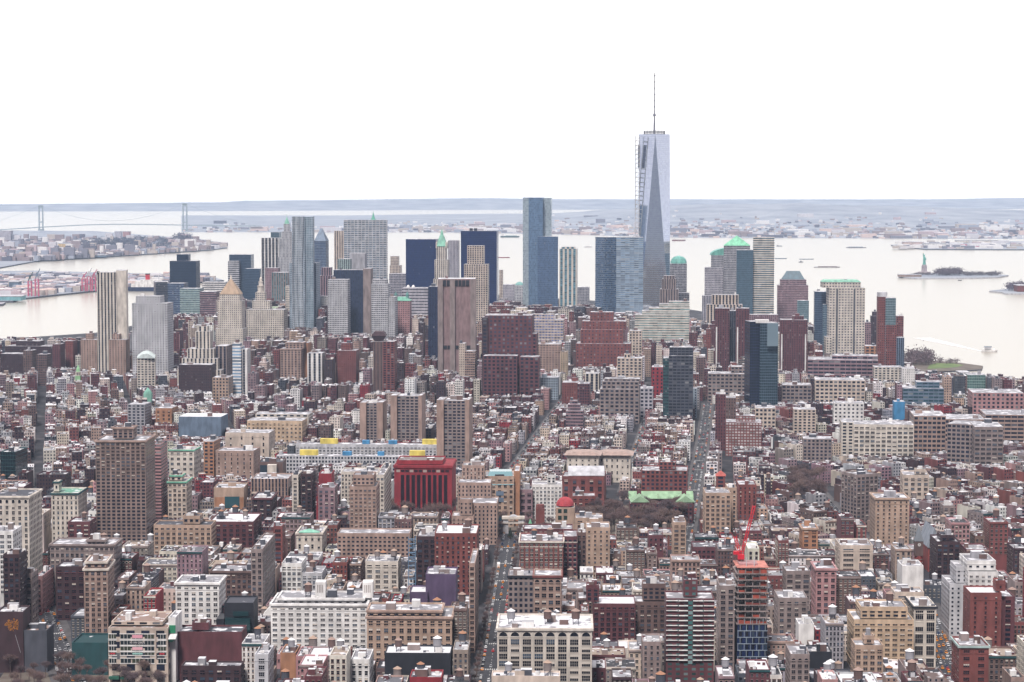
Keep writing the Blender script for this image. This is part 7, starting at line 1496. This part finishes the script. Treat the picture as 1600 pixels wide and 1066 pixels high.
def gantry(px, py, H, c, label, boom=1, sc=1):
    p = GP(px, py, 2.5); s = p.y/F; root = empty('gantry_crane', tuple(p), label, 'crane', 'harbour gantry cranes'); h = H*s; m = M(); w = 2.6*s
    for a in (-w, w):
        for b in (-w, w): m.bar((a, b, 0), (a, b, h*.62), .9)
    for z in (.3, .62): m.bar((-w, -w, h*z), (w, -w, h*z), .8); m.bar((-w, w, h*z), (w, w, h*z), .8)
    m.bar((-w, -w, h*.3), (w, -w, h*.62), .5); me = m.mesh('leg_frame', [solid((.55, .12, .2))]); o = bpy.data.objects.new('leg_frame', me); col.objects.link(o); o.parent = root
    m = M(); m.bar((-w, 0, h*.62), (0, 0, h*.85), .8); m.bar((w, 0, h*.62), (0, 0, h*.85), .8); m.bar((-w, 0, h*.62), (boom*5*s, 0, h), 1.0); m.bar((0, 0, h*.85), (boom*3.5*s, 0, h*.9), .5); me = m.mesh('boom', [solid(c)]); o = bpy.data.objects.new('boom', me); col.objects.link(o); o.parent = root
gantry(47, 463, 38, 'teal', 'teal harbour crane at far left, left one of a pair', 1); gantry(58, 463, 43, 'slate', 'taller blue harbour crane, right one of the pair at far left', 1)
gantry(131, 455, 30, (.45, .08, .15), 'red harbour crane, left of the trio beside the ribbed tower', 1); gantry(139, 455, 36, 'lgrey', 'tall pale harbour crane, middle of the trio beside the ribbed tower', 1); gantry(147, 455, 34, (.45, .08, .15), 'red harbour crane, right of the trio touching the ribbed tower', 1)
def wareh(u0, u1, yt, yb, c, label, name='warehouse', D=50, z0=2.5, cat='warehouse', roofc='lgrey'):
    p0, p1 = GP(u0, yb, z0), GP(u1, yb, z0); z1 = zat(yt, p0.y); root = empty(name, ((p0.x+p1.x)/2, p0.y, z0), label, cat); m = M(); m.bx(p0.x, p1.x, p0.y, p0.y+D, z0, z1); m.build('wall', facade(c, wf=.5, hf=.5), root)
    m = M(); m.bx(p0.x-1, p1.x+1, p0.y-1, p0.y+D+1, z1+.02, z1+1.5); m.build('roof', solid(roofc), root)
wareh(31, 60, 383.5, 393, (.62, .42, .25), 'left section of the long peach coloured warehouse at far left'); wareh(60, 88, 382, 390, (.62, .45, .28), 'middle section of the long peach coloured warehouse at far left'); wareh(91, 127, 381, 392, (.66, .48, .26), 'right end of the long peach coloured warehouse at far left')
wareh(58, 100, 390, 396, 'slate', 'low blue grey shed in front of the peach coloured warehouse'); wareh(135, 166, 399, 402, 'slate', 'small grey blue pier shed on the point right of the peach warehouse')
wareh(0, 17, 361, 380, 'lav', 'lavender tower block cut by the left edge above the far shore', 'apartment_tower', cat='tower block'); wareh(179, 189, 362, 372, 'lav', 'left of two small tower blocks on the far left shore', 'apartment_tower', cat='tower block'); wareh(192, 202, 362, 371, 'pink', 'right of two small tower blocks on the far left shore', 'apartment_tower', cat='tower block')
wareh(13, 24, 440, 453, 'pale', 'small pale block beside the far left harbour cranes'); wareh(14, 28, 441, 453.5, 'slate', 'small dark block beside the far left harbour cranes'); wareh(-20, 33, 463.5, 470, (.20, .42, .45), 'teal pier shed on the pier cut by the left edge', D=60); wareh(70, 126, 448, 453, (.35, .52, .55), 'long pale teal shed on the left container pier'); wareh(72, 95, 441, 446, 'rust', 'low red brick shed behind the long teal shed')
wareh(1478, 1545, 381.6, 384.3, (.75, .16, .30), 'long pink red container stack on the right harbour terminal', 'container_stack', cat='containers'); wareh(1515, 1543, 384.6, 387.5, (.70, .22, .32), 'shorter pink container stack in front of the long pink one', 'container_stack', cat='containers')
wareh(1444, 1478, 380.5, 386.5, 'white', 'white terminal building left of the pink container stack'); wareh(1412, 1444, 378.5, 384.5, (.55, .42, .38), 'pale brown terminal shed at the left end of the right harbour terminal'); wareh(1495, 1560, 376, 379.5, 'pale', 'long pale shed behind the pink container stack')
wareh(1366, 1393, 357, 362.5, (.8, .72, .62), 'cream tank farm block on the far right shore'); wareh(1498, 1528, 363, 367.5, 'white', 'white shed on the far right shore above the harbour terminal')
wareh(1404, 1440, 429.6, 432.6, 'tan', 'low brown sea wall building at the left tip of the statue island', D=20); wareh(1590, 1640, 446.5, 456, 'rust', 'low red brick hall on the island at the right edge')
wareh(1400, 1500, 588, 597, 'rust', 'low red brick pier shed behind the plain white block', D=30, z0=0); wareh(1500, 1515, 583, 590, 'white', 'white tennis bubble roof beside the river pier', z0=0, D=30)
# ------------------------------------------------------------------ air
m = M(); m.bx(-27000, 27000, -3500, 26500, -9, 565); hm = bpy.data.materials.new('haze'); hm.use_nodes = True; t = hm.node_tree; t.nodes.remove(t.nodes['Principled BSDF']); pv = t.nodes.new('ShaderNodeVolumePrincipled'); pv.inputs['Color'].default_value = (.60, .77, 1.0, 1); pv.inputs['Density'].default_value = HAZE; pv.inputs['Anisotropy'].default_value = 0.0
t.links.new(pv.outputs[0], t.nodes['Material Output'].inputs['Volume']); hm.cycles.homogeneous_volume = True if hasattr(hm.cycles, 'homogeneous_volume') else None
if HAZE > 0: tag(m.build('haze', hm), kind='stuff')
print('objects', len(bpy.data.objects), 'trees', NT[0], 'lots', len(LOTS), 'tanks', tot)
_ls = [o['label'] for o in bpy.data.objects if o.parent is None and 'label' in o]
for x in _ls:
    if not 4 <= len(x.split()) <= 16: print('LL', len(x.split()), x)
